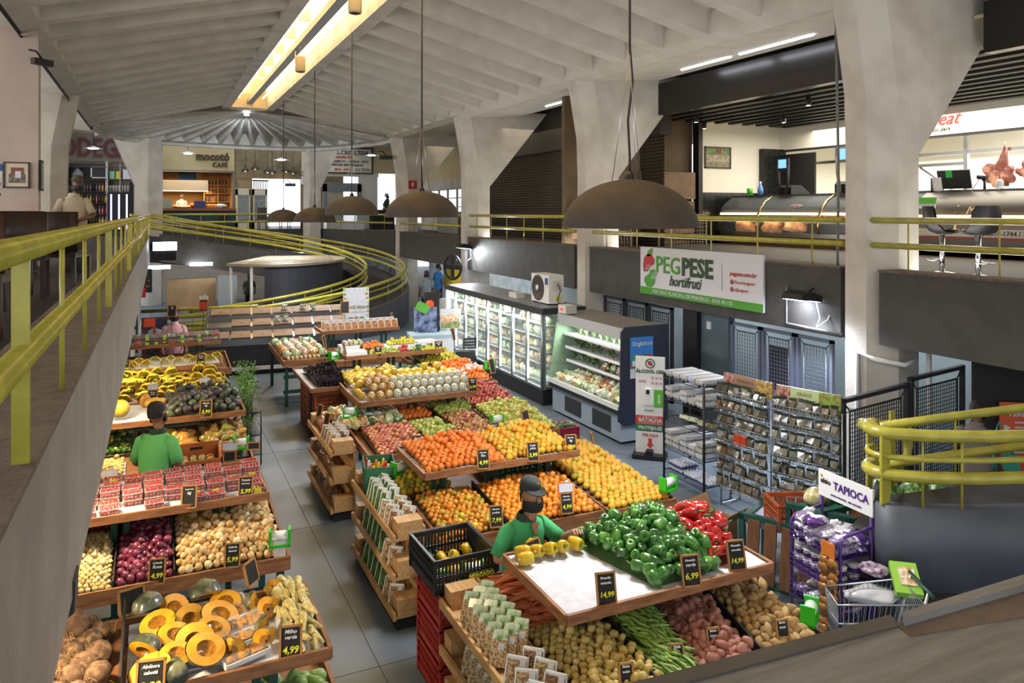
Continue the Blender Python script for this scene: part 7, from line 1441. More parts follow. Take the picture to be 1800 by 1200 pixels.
heap(L3, 'avocado', (.12, 1.05, 10.55, 11.45), 1.25, 1.3, .058, .14, 'dark purple-green avocado in the pile on the upper tray', 'avocado', 'avocados', .35)
for i, (x, y, s_) in enumerate(((-.38, 10.75, 1.3), (.0, 11.1, 1.0), (.06, 10.9, .95), (-.1, 11.25, .95))): put('papaya' if i else 'pomelo', (x, y, 1.37 + (.06 if i == 0 else .02)), None, 2.2 if i == 0 else 1.15, ['big glowing orange melon at the left end of the avocado tray', 'brownish papaya left of the avocados, rear one', 'brownish papaya left of the avocados, front one', 'brownish papaya left of the avocados, farthest one'][i], 'fruit')
heap(L3, 'mango', (.55, 1.08, 9.95, 11.2), .87, .96, .05, .1, 'red and green mango in the pile under the avocados', 'mango', 'mangoes', .3); heap(L3, 'papaya', (.02, .5, 9.8, 10.9), .86, .93, .055, .06, 'small orange papaya beside the green shirted worker', 'papaya', 'small papayas', .2); heap(L3, 'lime', (-.9, -.25, 10.5, 11.2), .92, .97, .032, .04, 'small green-yellow fruit left of the green shirted worker', 'fruit', 'green fruits behind the worker', .3, kinds=('lemon', .35))
heap(L3, 'small_potato', (-.9, -.3, 9.8, 10.3), .86, .9, .03, .03, 'pale lilac wrapped root in the bright low bin at the far left', 'vegetable', 'pale roots in the low bin', .2, liner=mPaper, nm='pale_root')
t = thing('fruit_carton', 'open orange-brown cardboard fruit carton with peaches in front of the mangoes', 'box', (.22, 9.1, .95)); mC2 = M('fruit_carton_board', '#b5672c', .7, col2='#a35a26', scale=3); b = MB(); b.box(0, 0, 0, .48, .015, .2); b.box(0, .5, 0, .48, .515, .26); b.box(0, 0, 0, .015, .5, .22); b.box(.465, 0, 0, .48, .5, .22); b.box(0, 0, 0, .48, .5, .012); b.build('body', mC2, t); b = MB(); b.box(.16, -.004, .13, .3, 0, .16); b.box(.16, .496, .18, .3, .5, .21); b.build('hand_hole', mDark, t)
tb = thing('low_table', 'low table under the orange-brown fruit carton', 'table', (.45, 9.35, 0)); MB().box(-.3, -.3, .91, .32, .35, .95).build('top', mWood, tb)
for sx in (-.25, .25):
    for sy in (-.25, .3): MB().box(sx - .02, sy - .02, 0, sx + .02, sy + .02, .91).build('leg', mGreenP, tb)
for k in range(12): put('mango', (.32 + (k % 4) * .09, 9.25 + (k // 4) * .1, 1.07), None, .8, 'pinkish peach in the orange-brown carton', 'peach', 'peaches in the carton', nm='peach')
sign(.6, 10.48, 1.27, 'Abacate|kg', '3,99', 'black price sign Abacate 3,99 on the avocado tray', .15, .22); sign(.66, 9.72, .95, 'Manga|kg', '', 'black sign Manga topped by an OFERTA card among the mangoes', .12, .13, oferta=True); sign(.12, 8.98, 1.08, '', '', 'blank black board topped by an OFERTA card in front of the worker', .15, .17, blank=True, oferta=True); sign(.78, 9.2, 1.06, '', '', 'blank black board topped by an OFERTA card right of the fruit carton', .14, .12, blank=True, oferta=True); sign(-.42, 8.95, .98, '', '', 'blank black board topped by an OFERTA card at the far left', .14, .14, blank=True, oferta=True)
reel(.98, 9.95, .97, -.2, 'green bag dispenser at the corner of the mango stand', .15)
L4 = produce_stand('left wooden stand with packed bananas above and banana bunches below', (-1.4, 1.07, 13.98, 14.9), [(-1.4, 1.15, 12.8, 14.8)])
sheet(L4, -1.3, 1.05, 14.0, 14.88, 1.29)
heap(L4, 'banana', (-1.0, 1.1, 12.9, 13.95), .9, 1.02, .1, .12, 'yellow banana bunch in the big heap under the packed bananas', 'banana', 'banana bunches', .3, (3.14, .7), 1.6, lift=.6); heap(L4, 'green_banana', (-1.0, .3, 13.5, 14.1), 1.0, 1.1, .1, .1, 'greenish banana bunch at the rear of the heap', 'banana', 'greenish banana bunches', .2, (3.14, .5), 1.4, lift=.5)
for i in range(12): put('banana', (-.35 + i * .125, 14.15 + (.25 if i % 2 else 0), 1.36), (.2, 0, pi + random.uniform(-.3, .3)), .95, 'banana bunch on the upper banana tray', 'banana', 'bananas on the upper tray')
for i in range(5): 
    x, y = (.02 + (i % 3) * .2, 14.1 + (i // 3) * .3); o = MB().box(-.09, -.09, 0, .09, .09, .02); o.box(-.092, -.092, .02, .092, .092, .1, mi=1); o = o.build('banana_tray', [mWhiteP, mFilm], loc=(x, y, 1.295)); tag(o, 'white film wrapped tray of bananas on the upper banana tray', 'food tray', 'wrapped banana trays')
sign(-.42, 13.95, 1.27, 'Banana', '5,99', 'black price sign at the left end of the upper banana tray', .13, .2); sign(.72, 13.95, 1.27, 'Banana|nanica', '3,99', 'black price sign Banana nanica 3,99 on the upper banana tray', .14, .22); sign(-.02, 12.85, .98, 'Banana|prata', '4,99', 'black sign Banana prata 4,99 with OFERTA card on the banana heap', .14, .2, oferta=True); sign(.72, 12.85, 1.05, 'Banana|terra', '', 'black sign with OFERTA card behind the avocados on the bananas', .14, .16, oferta=True); reel(1.0, 12.85, 1.02, 0, 'green bag dispenser behind the avocados')
L5 = produce_stand('farthest left wooden stand with boxed dark grapes on two levels', (-1.3, 1.22, 16.4, 17.3), [(-1.3, 1.35, 15.6, 17.1)])
for lv, (y0, z0, n) in enumerate(((15.7, .9, 3), (16.48, 1.29, 4))):
    for i in range(13):
        for j in range(n):
            for q in range(2 if j else 1): put('grape_pack', (-.75 + i * .158, y0 + j * .17, z0 + q * .068 + j * .004), (0, 0, random.uniform(-.1, .1)), 1, 'clear box of dark grapes on the farthest left stand', 'grape box', 'boxes of grapes')
sign(.35, 15.62, .98, '', '', 'blank black board on the lower grape level', blank=True); sign(-.5, 15.62, .98, '', '', 'blank black board at the left end of the lower grapes', blank=True, w_=.2); sign(.05, 16.42, 1.3, '', '', 'black board lying at the left of the upper grapes', .45, .12, tilt=-.9, blank=True)
sign(.34, 17.35, 1.3, 'Uva|kg', '', 'black sign on a pole in front of the pink shirted man', .17, .24, pole=.42); sign(.95, 17.35, 1.3, '', '', 'red centred sign on a pole with a white OFERTA card', .17, .24, pole=.5, oferta=True, blank=True)
MB().box(-.07, -.02, .54, .07, -.014, .70).build('red_panel', M('sign_red_panel', '#c24428', .5), [o for o in COL.objects if o.get('label', '').startswith('red centred')][0])
# herb rack
t = thing('herb_rack', 'narrow black rack of fresh herbs beside the banana stand', 'rack', (1.3, 12.3, 0)); b = MB()
for x in (-.12, .2):
    for y in (0, 1.1): b.tube([(x, y, 0), (x, y, .85)], .012, 6)
b.build('post', mWire, t)
for z in (.15, .45, .8): MB().box(-.12, 0, z, .2, 1.1, z + .015).build('shelf', mWire, t)
LH = []
b = MB()
for k in range(90): p = Vector((random.uniform(-.12, .12), random.uniform(-.12, .12), random.uniform(.05, .28))); a = random.uniform(0, 6.28); b.add([p, p + Vector((cos(a) * .02, sin(a) * .02, .01)), p + Vector((cos(a + 1) * .03, sin(a + 1) * .03, .022)), p + Vector((cos(a + 2) * .02, sin(a + 2) * .02, .008))], [(0, 1, 2, 3)])
for k in range(14): b.tube([(random.uniform(-.03, .03), random.uniform(-.03, .03), -.08), (random.uniform(-.1, .1), random.uniform(-.1, .1), .22)], .002, 3)
herb = b.mesh('herb_mesh', M('herb_green', '#5f8a34', .6, rnd=['#5f8a34', '#4f7a2c', '#78a046', '#3a6028']))
for i, (z, n) in enumerate(((.25, 4), (.55, 4), (.9, 5))):
    for k in range(n): o = link('herb_bunch', herb, None, (1.34, 12.4 + k * .22, z), (0, 0, k)); o.scale = (.8 + .2 * i,) * 3; tag(o, 'fresh green herb bunch on the narrow black rack', 'herbs', 'herb bunches')
for k in range(2): o = link('herb_bunch', herb, None, (1.36, 12.9 + k * .3, 1.08), (0, 0, k * 2)); o.scale = (1.3,) * 3; tag(o, 'big leafy herb bunch standing highest on the narrow rack, %s' % ('near one', 'far one')[k], 'herbs')
# ---- right block, nearest stand ----
R1 = produce_stand('nearest right wooden stand with bell peppers above and root bins below', (2.40, 4.14, 4.28, 5.25), [(2.33, 4.3, 3.6, 5.62)])
sheet(R1, 2.42, 4.12, 4.30, 5.23, 1.298)
heap(R1, 'green_pepper', (2.95, 3.78, 4.32, 5.22), 1.26, 1.30, .052, .17, 'glossy green bell pepper in the big pile', 'bell pepper', 'green bell peppers', .4, sp=1.72, quad=((3.12, 3.72), (2.95, 3.78)), liner=M('liner_green_paper', '#3a5a2c', .8))
heap(R1, 'red_pepper', (3.78, 4.12, 4.40, 5.22), 1.28, 1.30, .052, .12, 'glossy red bell pepper at the right end of the tray', 'bell pepper', 'red bell peppers', .3, sp=1.72, quad=((3.62, 3.98), (3.82, 4.12)), liner=M('liner_red_paper', '#8a2a24', .8))
for i, (x, y, r_) in enumerate(((2.47, 5.02, (1.45, .2, 1.25)), (2.50, 5.13, (1.45, .1, 1.0)), (2.60, 5.10, (1.3, 0, .5)), (2.71, 5.09, (1.2, 0, .35)), (2.81, 5.08, (1.1, 0, -.1)))): put('yellow_pepper', (x, y, 1.355), r_, 1.15, 'yellow bell pepper in the row on the white paper, ' + ['first at the front corner', 'second, part green', 'third', 'fourth', 'fifth, nearest the worker\'s hand'][i], 'bell pepper')
heap(R1, 'carrot', (2.36, 2.82, 4.78, 5.58), .87, .93, .036, .1, 'long orange carrot in the pile at the left of the root bins', 'carrot', 'carrots', .4, (1.3, .5), 1.75, jit=.5, lift=.5, liner=M('liner_orange_paper', '#b8683a', .8))
heap(R1, 'small_potato', (2.36, 2.93, 3.62, 4.82), .84, .9, .031, .09, 'small round yellow potato in the front bin', 'potato', 'small yellow potatoes', .35)
divider(R1, 2.80, 3.62, 4.8, .86, .92, 2.95, .12); heap(R1, 'bean', (2.95, 3.4, 3.62, 4.82), .85, .92, .02, .12, 'flat green bean in the bean bin', 'bean', 'green beans', .35, (.5, .6), 2.35, jit=.6, quad=((2.85, 3.1), (2.97, 3.36)), liner=M('liner_bean_green', '#4a6a2c', .8))
heap(R1, 'sweet_potato', (3.1, 3.75, 3.75, 4.8), .85, .92, .038, .08, 'pinkish brown potato between the beans and the black divider', 'potato', 'pink skinned potatoes', .3, quad=((3.15, 3.62), (3.4, 3.82))); divider(R1, 3.64, 3.75, 4.8, .86, .92, 3.85, .12)
heap(R1, 'potato', (3.7, 4.28, 3.85, 4.9), .86, .94, .038, .08, 'pale tan potato in the bin at the right end', 'potato', 'pale tan potatoes', .3, quad=((3.70, 4.24), (3.9, 4.26)))
sign(2.72, 4.30, 1.29, 'Pimentão|amarelo', '14,99', 'black price sign 14,99 standing on the empty white paper', .14, .21); sign(3.38, 4.25, 1.30, 'Pimentão|verde', '6,99', 'black price sign 6,99 in front of the green peppers', .14, .21); sign(3.83, 4.30, 1.30, 'Pimentão|vermelho', '14,99', 'black price sign 14,99 in front of the red peppers', .14, .21)
sign(3.72, 5.32, 1.34, '', '', 'back of a brown board behind the red peppers', .16, .12, blank=True, tilt=.4, rz=.3)
for x, y, s_ in ((2.66, 3.98, 'Batata|bolinha'), (3.08, 4.02, 'Fava|kg'), (3.42, 4.07, 'Batata|rosa'), (3.92, 3.95, 'Batata|lavada')): sign(x, y, .97, s_, '', 'small black sign %s in the low root bins' % s_.replace('|', ' '), .1, .12)
reel(2.34, 5.72, .93, -.2, 'green bag dispenser between the black crate and the pepper tray', .3); reel(4.27, 4.05, .95, .6, 'green bag dispenser beside the potato bin at the slab edge', .2)
# stand 2
R2 = produce_stand('right wooden stand heaped with oranges on two levels', (2.43, 4.19, 7.2, 8.14), [(2.38, 4.1, 6.55, 8.35), (4.14, 4.95, 6.5, 8.35)])
sheet(R2, 2.45, 4.17, 7.22, 8.12, 1.295)
heap(R2, 'tangerine', (2.46, 3.32, 7.23, 8.1), 1.27, 1.30, .036, .09, 'bright orange tangerine on the left half of the upper tray', 'tangerine', 'tangerines', .3); heap(R2, 'yellow_orange', (3.34, 4.16, 7.23, 8.1), 1.27, 1.30, .036, .11, 'yellow orange on the right half of the upper tray', 'orange', 'oranges on the upper tray', .3, kinds=('mandarin', .06))
heap(R2, 'mandarin', (2.40, 3.04, 6.58, 7.5), .86, .95, .031, .07, 'small dull orange mandarin in the low front bin', 'mandarin', 'small mandarins', .25, kinds=('green_orange', .05)); divider(R2, 3.05, 6.58, 7.5, .87, .95, h=.1)
heap(R2, 'orange_fruit', (3.07, 4.08, 6.58, 7.5), .86, .95, .036, .08, 'deep orange fruit in the low bin behind the capped man', 'orange', 'deep oranges in the low bin', .25)
heap(R2, 'orange', (4.17, 4.93, 6.53, 8.3), .86, .97, .039, .07, 'golden orange in the separate low bin at the right', 'orange', 'golden oranges in the right bin', .12); heap(R2, 'green_orange', (2.32, 2.9, 7.6, 8.33), .93, 1.0, .036, .06, 'yellow-green orange at the left rear of the low level', 'orange', 'yellow-green oranges at the rear', .2); heap(R2, 'lime', (3.3, 4.3, 7.7, 8.3), .95, 1.02, .03, .05, 'dark green lime behind the orange tray posts', 'lime', 'limes', .2, sp=2)
sign(3.05, 7.17, 1.27, 'Mexerica|Rio', '4,99', 'black price sign 4,99 on the tangerines', .13, .2); sign(3.62, 7.17, 1.27, 'Laranja|pêra', '3,99', 'black price sign Laranja pêra 3,99 on the upper oranges', .13, .2); sign(4.12, 7.24, 1.27, 'Mexerica|kg', '5,99', 'black price sign 5,99 at the right end of the upper orange tray', .13, .2); sign(2.92, 6.55, .93, 'Mexerica|ponkan', '7,99', 'black price sign 7,99 in the low mandarin bin', .13, .2); sign(3.68, 6.55, .93, 'Mexerica|murcote', '4,99', 'black price sign 4,99 with OFERTA card beside the capped man', .13, .2, oferta=True)
sign(4.92, 8.1, 1.05, '', '', 'back of a brown board at the rear of the golden oranges', .12, .13, blank=True, rz=1.2); sign(4.05, 8.2, 1.36, '', '', 'small blank board behind the yellow oranges', .14, .16, blank=True, rz=.5); reel(4.9, 6.56, .97, .2, 'green bag dispenser at the right end of the golden oranges', .45)
t = thing('offer_plate', 'white plate with dark OFERTA ribbon hung under the golden oranges', 'sign', (4.55, 6.62, .45)); MB().box(-.2, -.01, 0, .2, 0, .3).build('plate', mPaper, t); MB().box(-.15, -.02, .16, .15, -.01, .24).build('ribbon', mChalk, t); text('OFERTA', .055, M('pale_green_text', '#9ac08a', .6), t, (0, -.023, .2)); t.location = (4.55, 6.52, .42)
# stand 3
R3 = produce_stand('right wooden stand with melons above and apples and pears below', (2.54, 4.24, 10.24, 11.15), [(2.4, 4.22, 9.15, 10.95), (4.26, 5.1, 9.3, 11.6)])
def stickered(name, r, m_, st, x, y, z, rot, label, group, sc=(1, 1, 1)):
    o = link(name, K[name][0], None, (x, y, z), rot); tag(o, label, 'melon', group)
    d = Vector((random.uniform(-.35, .35), -1, random.uniform(.1, .6))).normalized(); q = link('sticker', st, o); q.matrix_parent_inverse = Matrix.Identity(4); q.rotation_euler = (Euler(rot).to_matrix().inverted() @ d.to_track_quat('Z', 'Y').to_matrix()).to_euler(); q.location = Euler(rot).to_matrix().inverted() @ (d * r * .93); return o
K['white_melon'] = [fruit_sphere(.062, P_('white_melon_skin', ['#dedaba', '#e6e2c6', '#d6d2ae'], '#c2c29a', scale=10, ramp=(.55, .7), bump=.3), .03)]; K['cantaloupe'] = [fruit_sphere(.062, P_('cantaloupe_skin', ['#c89440', '#d09e48', '#bc8a3a'], '#dcc07a', scale=26, bump=.4), .03)]
mDisc = lambda c1, k: MB().lathe([(.001, .0062), (.018, .0055), (.026, .002)], 14, mi=0).lathe([(.001, .0070), (.012, .0066)], 10, mi=1).mesh('sticker_mesh', [M('sticker_white', '#f0f0ee', .4), M('sticker_' + k, c1, .4)])
stB, stR = mDisc('#3a78b8', 'blue_dot'), mDisc('#c2382e', 'red_dot')
sheet(R3, 2.56, 4.22, 10.26, 11.13, 1.295)
for row in range(4):
    n = (13, 13, 12, 11)[row]; dz = (0, .085, .15, .19)[row]
    for k in range(n):
        x = 2.72 + k * .122 + (.06 if row % 2 else 0); y = 10.34 + row * .10; cant = k < (3, 3, 3, 2)[row]
        if x > 4.2: continue
        if row == 3 and not cant: continue
        stickered('cantaloupe' if cant else 'white_melon', .062, None, stR if cant else stB, x, y, 1.35 + dz + .01, (random.uniform(-.4, .4), random.uniform(-.4, .4), random.uniform(0, 6)), 'netted orange-brown melon with red and white sticker' if cant else 'pale white melon with small blue sticker', 'cantaloupe melons' if cant else 'white melons')
heap(R3, 'yellow_melon', (2.6, 4.2, 10.72, 11.12), 1.36, 1.36, .06, .1, 'yellow melon behind the white melons', 'melon', 'yellow melons', .2, liner=mPaper); 
for k in range(4): put('yellow_melon', (2.61, 10.42 + k * .12, 1.36), None, .8, 'yellow melon at the left end of the melon tray', 'melon', 'yellow melons at the left end')
heap(R3, 'apple', (2.52, 3.2, 9.18, 10.15), .86, .95, .034, .05, 'red and yellow apple in the left apple bin', 'apple', 'red and yellow apples', .15, 'up'); heap(R3, 'green_pear', (3.2, 3.68, 9.18, 10.15), .86, .95, .034, .06, 'green pear between the two apple bins', 'pear', 'green pears', .25, quad=((3.28, 3.72), (3.15, 3.55))); heap(R3, 'gala_apple', (3.72, 4.2, 9.18, 10.3), .86, .95, .033, .06, 'dull red apple in the right apple bin', 'apple', 'dull red apples', .25); heap(R3, 'yellow_pear', (4.3, 5.07, 9.35, 10.5), .86, .97, .035, .1, 'yellow-green pear in the bin at the right corner', 'pear', 'yellow-green pears', .3)
heap(R3, 'red_plum', (4.3, 5.05, 10.6, 11.6), .97, 1.04, .032, .08, 'dark red plum behind the yellow-green pears', 'plum', 'dark red plums', .3); heap(R3, 'green_pear', (3.7, 4.25, 10.35, 10.9), .97, 1.0, .034, .04, 'green pear seen under the melon tray', 'pear', 'green pears under the melons', .2); heap(R3, 'tangerine', (3.1, 3.6, 10.3, 10.85), .96, 1.0, .036, .03, 'orange fruit seen under the melon tray', 'tangerine', 'orange fruits under the melons', .2, nm='orange_fruit')  # the fruits under the melons are oranges on the tangerine mesh
for k in range(30): o = link('snack_bag', PK[k % 4], None, (2.35 + (k % 7) * .12, 10.3 + (k // 7) * .17, 1.02), (.4, 0, random.uniform(0, 6))); tag(o, 'shiny snack bag with yellow label left of the melon posts', 'bag', 'shiny snack bags')
sign(2.98, 9.13, .9, 'Maçã|Gala', '7,99', 'black price sign Maçã 7,99 on the red apples'); sign(3.5, 9.13, .93, 'Pêra|Willians', '10,99', 'black price sign Pêra 10,99 on the green pears'); sign(4.05, 9.15, .93, 'Maçã|Fuji', '8,99', 'black price sign Maçã 8,99 on the dull red apples'); sign(4.18, 10.22, 1.3, 'Melão|Rei', '6,99', 'black price sign Melão 6,99 at the right end of the melons'); sign(3.05, 11.1, 1.42, '', '', 'blank black board behind the cantaloupes', .14, .18, blank=True); reel(4.24, 9.5, .99, 0, 'green bag dispenser between the apples and the yellow pears', .3); reel(2.42, 10.35, 1.1, -.3, 'green bag dispenser at the left end of the snack bags', .2)
sign(4.55, 9.25, .72, '', '', 'small dark board hung on the front of the pear bin', .13, .14, blank=True)
# VILELA crates
mMar = M('maroon_crate', '#8c1f34', .45)
for k in range(3): crate('plastic_crate', 'maroon crate reading VILELA with green fruit, %s of three' % ['bottom', 'middle', 'top'][k], (5.2, 9.8, .02 + k * .24), 0, .5, .36, .22, mMar, logo='VILELA')
for k in range(10): put('lime', (5.27 + (k % 5) * .09, 9.9 + (k // 5) * .12, .72), None, 1.3, 'light green fruit in the top maroon crate', 'fruit', 'green fruit in the maroon crates')
# stand 4
R4 = produce_stand('right wooden stand with wrapped lemons above and pomelos and oranges below', (3.1, 4.95, 13.55, 14.4), [(2.9, 4.5, 11.8, 13.6), (4.52, 5.5, 12.3, 14.8)], 1.3)
heap(R4, 'pomelo', (2.95, 3.9, 12.0, 13.5), .9, 1.0, .052, .08, 'yellow pomelo in the heap behind the melons', 'pomelo', 'yellow pomelos', .3); heap(R4, 'green_avocado', (3.92, 4.48, 12.3, 13.4), .92, 1.0, .042, .04, 'dark green avocado between the pomelos and oranges', 'avocado', 'green avocados', .2); heap(R4, 'tangerine', (4.7, 5.45, 12.4, 13.6), .9, 1.0, .037, .08, 'orange partly wrapped in pale paper at the right corner', 'orange', 'paper wrapped oranges', .2, nm='citrus_fruit'); heap(R4, 'lemon', (4.55, 5.4, 13.6, 14.7), 1.0, 1.05, .039, .06, 'yellow lemon behind the wrapped oranges', 'lemon', 'lemons at the right rear', .2)
mPinkP = M('pink_tissue', '#e6c9c4', .6, col2='#f0dcd8', scale=20, bump=.6)
for k in range(34): o = fruit_sphere(.035, mPinkP) if k == 0 else o; q = link('wrapped_orange', o, None, (4.72 + random.uniform(0, .7), 12.45 + random.uniform(0, 1.0), 1.05 + .04 * random.random()), None); tag(q, 'fruit wrapped in pale pink paper among the oranges', 'fruit', 'pink paper wrapped fruit')
heap(R4, 'lemon', (3.95, 4.5, 13.85, 14.1), 1.38, 1.4, .032, .03, 'bright yellow lemon in the white box on the upper tray', 'lemon', 'lemons in the white box', .5, liner=mPaper); heap(R4, 'guava', (3.55, 4.1, 13.58, 13.8), 1.28, 1.3, .03, .03, 'pale green guava at the front of the upper tray', 'guava', 'guavas', .4); heap(R4, 'tomato', (4.1, 4.3, 13.6, 13.8), 1.28, 1.3, .034, .04, 'pink-red dragon fruit in the middle of the upper tray', 'fruit', 'pink-red fruits', .4, liner=mPaper); heap(R4, 'lime', (4.35, 4.9, 13.58, 13.8), 1.28, 1.3, .03, .02, 'lime at the right front of the upper tray', 'lime', 'limes on the upper tray', .3, kinds=('lemon', .5)); heap(R4, 'tangerine', (3.5, 3.9, 13.88, 14.2), 1.34, 1.36, .034, .02, 'wrapped orange fruit in the middle of the upper tray', 'orange', 'oranges on the far upper tray', .2, nm='citrus_fruit')
for i, (x0, x1, y0, h_) in enumerate(((3.12, 3.5, 13.6, .1), (3.1, 3.45, 13.95, .16), (3.9, 4.52, 13.82, .12), (4.55, 4.92, 13.9, .15))): tag(MB().box(x0, y0, 1.29, x1, y0 + .28, 1.29 + h_ * .9).build('white_box', mWhiteP), 'white polystyrene box on the far upper tray, ' + ['front left', 'rear left', 'under the lemons', 'rear right'][i], 'box')
for k in range(8): o = link('packed_fruit', PK[k % 4], None, (3.2 + (k % 4) * .09, 14.0 + (k // 4) * .12, 1.47), None); o.scale = (.6,) * 3; tag(o, 'wrapped pale lilac fruit pack on the rear left white box', 'food pack', 'lilac fruit packs')
sign(3.68, 13.53, 1.27, 'Kiwi|kg', '19,99', 'black price sign at the left of the guavas', .15, .2); sign(4.85, 13.55, 1.27, 'Limão|kg', '9,99', 'black price sign at the right end of the far upper tray', .15, .2); sign(5.3, 13.9, 1.05, '', '', 'blank board on a thin black pole among the lemons', .12, .24, blank=True, pole=.35, rz=.8); sign(5.42, 12.3, .95, '', '', 'blank board on a pole at the right end of the wrapped oranges', .14, .26, blank=True, pole=.1, rz=.5); reel(5.42, 12.45, 1.1, .2, 'green bag dispenser at the right end of the wrapped oranges', .2)
# stand 5 and side table
R5 = produce_stand('farthest right wooden stand with a row of white packs of fruit', (3.3, 5.0, 16.6, 17.5), [(3.3, 5.0, 15.3, 16.4)], 1.3)
K['fruit_pack'] = [food_tray(M('mixed_red_fruit', '#a8543a', .4, col2='#c9a04a', scale=22), .07, .1, False)]
for k in range(11):
    for r in range(2): put('fruit_pack', (3.42 + k * .15, 16.72 + r * .3, 1.39), (-.25, 0, 0), 1, 'upright white pack of mixed red fruit on the farthest right stand', 'food pack', 'white fruit packs')
for k in range(34): put(random.choice(['tomato', 'mango', 'green_avocado', 'tangerine']), (3.38 + (k % 12) * .14, 15.4 + (k // 12) * .2, .96), None, 1.1, 'assorted fruit on the low tray of the farthest right stand', 'fruit', 'assorted far fruit', nm='assorted_fruit')
sign(4.0, 17.6, 1.3, '', '', 'blank board on a pole rising behind the white fruit packs', .2, .28, blank=True, pole=.25); sign(5.15, 17.5, 1.1, '', '', 'narrow blank board at the right of the farthest stand', .12, .28, blank=True, pole=.15, rz=.9)
TB = produce_stand('far wooden table on green legs with bagged sweets and rolls', (2.35, 3.3, 15.65, 17.9), [(2.35, 3.3, 15.65, 17.9)], None, .9, .93)
for k in range(34): o = link('sweet_bag', PK[k % 4], None, (2.45 + (k % 5) * .18, 16.0 + (k // 5) * .26, .99), (random.uniform(-.6, .6), .3, random.uniform(0, 6))); o.scale = (1.05,) * 3; tag(o, 'clear bag of sweets on the far wooden table', 'bag', 'bags on the far table')
mRoll = M('striped_roll', '#d9c890', .6, col2='#7a3a24', scale=30, ramp=(.6, .65))
for k in range(16): o = MB().tube([(-.04, 0, 0), (.04, 0, 0)], .025, 8).build('striped_roll', mRoll, loc=(2.45 + (k % 8) * .085, 15.72 + (k // 8) * .08, .96), rot=(0, 0, 1.4)); tag(o, 'cream roll with dark stripe at the front of the far table', 'roll', 'striped rolls')
reel(3.05, 17.2, 1.0, 0, 'green bag dispenser at the rear of the far table')
# purple tray on crates
PT = produce_stand('wooden tray of purple artichokes resting on orange-brown crates', (2.4, 3.1, 13.05, 14.9), [], .9); PT['label'] = 'wooden tray of dark purple artichokes beside the melon stand'
K['artichoke'] = []
b = MB()
for r in range(4):
    for k in range(7): a = k * .9 + r * .45; e = .3 + r * .35; d = Vector((cos(a) * cos(e), sin(a) * cos(e), sin(e))); s_ = d.cross(Vector((0, 0, 1))).normalized() * .018; b.add([d * .02 - s_, d * .02 + s_, d * .045 + s_ * .8, d * .058, d * .045 - s_ * .8], [(0, 1, 2, 3, 4)])
b.sphere((0, 0, 0), .03, 8); K['artichoke'] = [b.mesh('artichoke_mesh', P_('artichoke_purple', ['#4a3440', '#3a2a34', '#5a4450', '#4c4a3a'], rough=.6))]
sheet(PT, 2.42, 3.08, 13.07, 14.88, .9); heap(PT, 'artichoke', (2.5, 3.08, 13.1, 14.5), .88, .9, .045, .1, 'dark purple artichoke in the heap on the tray', 'artichoke', 'artichokes', .3, 'up', 1.5, liner=M('liner_purple', '#3a2c34', .8))
for k in range(3):
    for j in range(2): crate('plastic_crate', 'orange-brown crate stacked under the artichoke tray, %s %s' % (['bottom', 'middle', 'top'][k], ['front', 'rear'][j]), (2.48, 13.1 + j * .72, .0 + k * .28), 0, .54, .66, .27, mCr)
sign(2.75, 13.6, 1.0, '', '', 'wood edged board on a thin pole left above the artichokes', .1, .22, blank=True, pole=.5, rz=.9); sign(3.02, 13.2, 1.0, '', '', 'wood edged board on a thin pole right above the artichokes', .1, .22, blank=True, pole=.42, rz=1.1); reel(2.95, 13.9, 1.22, .5, 'green bag dispenser with loose bag above the artichokes', .3)
# ---- wooden side shelves along the aisle ----
def side_shelf(label, y0, y1, zt, box_w=.17):
    t = thing('side_shelf', label, 'shelf', (2.05, y0, 0)); L_ = y1 - y0
    for z in (.12, .12 + (zt - .12) / 2, zt):
        MB().box(-.02, 0, z, .27, L_, z + .02).build('board', mPine, t); MB().box(-.045, -.01, z - .01, -.02, L_, z + .06).build('lip', mPine, t)
        b = MB(); b.box(.0, .002, z + .021, .245, box_w, z + .17); b.build('end_box', mPine, t)
        b = MB(); b.box(.0, L_ - .15, z + .021, .245, L_ - .002, z + .16); b.build('end_box', mPine, t)
    MB().box(.25, 0, .05, .27, L_, zt + .1).build('back_board', mPine, t); MB().box(0, .03, 0, .25, L_ - .03, .1).build('plinth', mDark, t)
    return t
side_shelf('pine side shelf with nut trays beside the carrots at the front', 3.4, 5.6, .84); side_shelf('pine side shelf with packed greens beside the mandarins', 6.85, 8.5, .84); side_shelf('pine side shelf with packed mushrooms beside the apples', 9.6, 11.2, .84)
def trayrow(kind, y0, n, dy, z, label, cat, group, cols_=2, dx=.1, tilt=-.45, sc=1, mi=None, x0=2.1):
    for i in range(n):
        for j in range(cols_): put(kind, (x0 + j * dx + random.uniform(-.008, .008), y0 + i * dy + random.uniform(-.01, .01), z + .11 * sc + j * .025), (tilt, random.uniform(-.06, .06), -.75 + random.uniform(-.12, .12)), sc, label, cat, group, mi=mi)
trayrow('nut_tray', 3.65, 6, .15, .86, 'white tray of brown mushrooms or nuts tilted on the nearest side shelf', 'food tray', 'nut trays on the nearest shelf', 2, .12, sc=.8)
trayrow('seed_packet', 4.65, 6, .115, .86, 'packet of pale seeds with green header on the nearest side shelf', 'packet', 'seed packets on the nearest shelf', 3, .07)
trayrow('seed_packet', 4.7, 5, .12, .5, 'seed packet on the middle level of the nearest side shelf', 'packet', 'seed packets on the middle level', 2, .1); trayrow('nut_tray', 3.7, 6, .15, .5, 'brown packed tray on the middle level of the nearest side shelf', 'food tray', 'trays on the middle level', 1, .1, sc=.8)
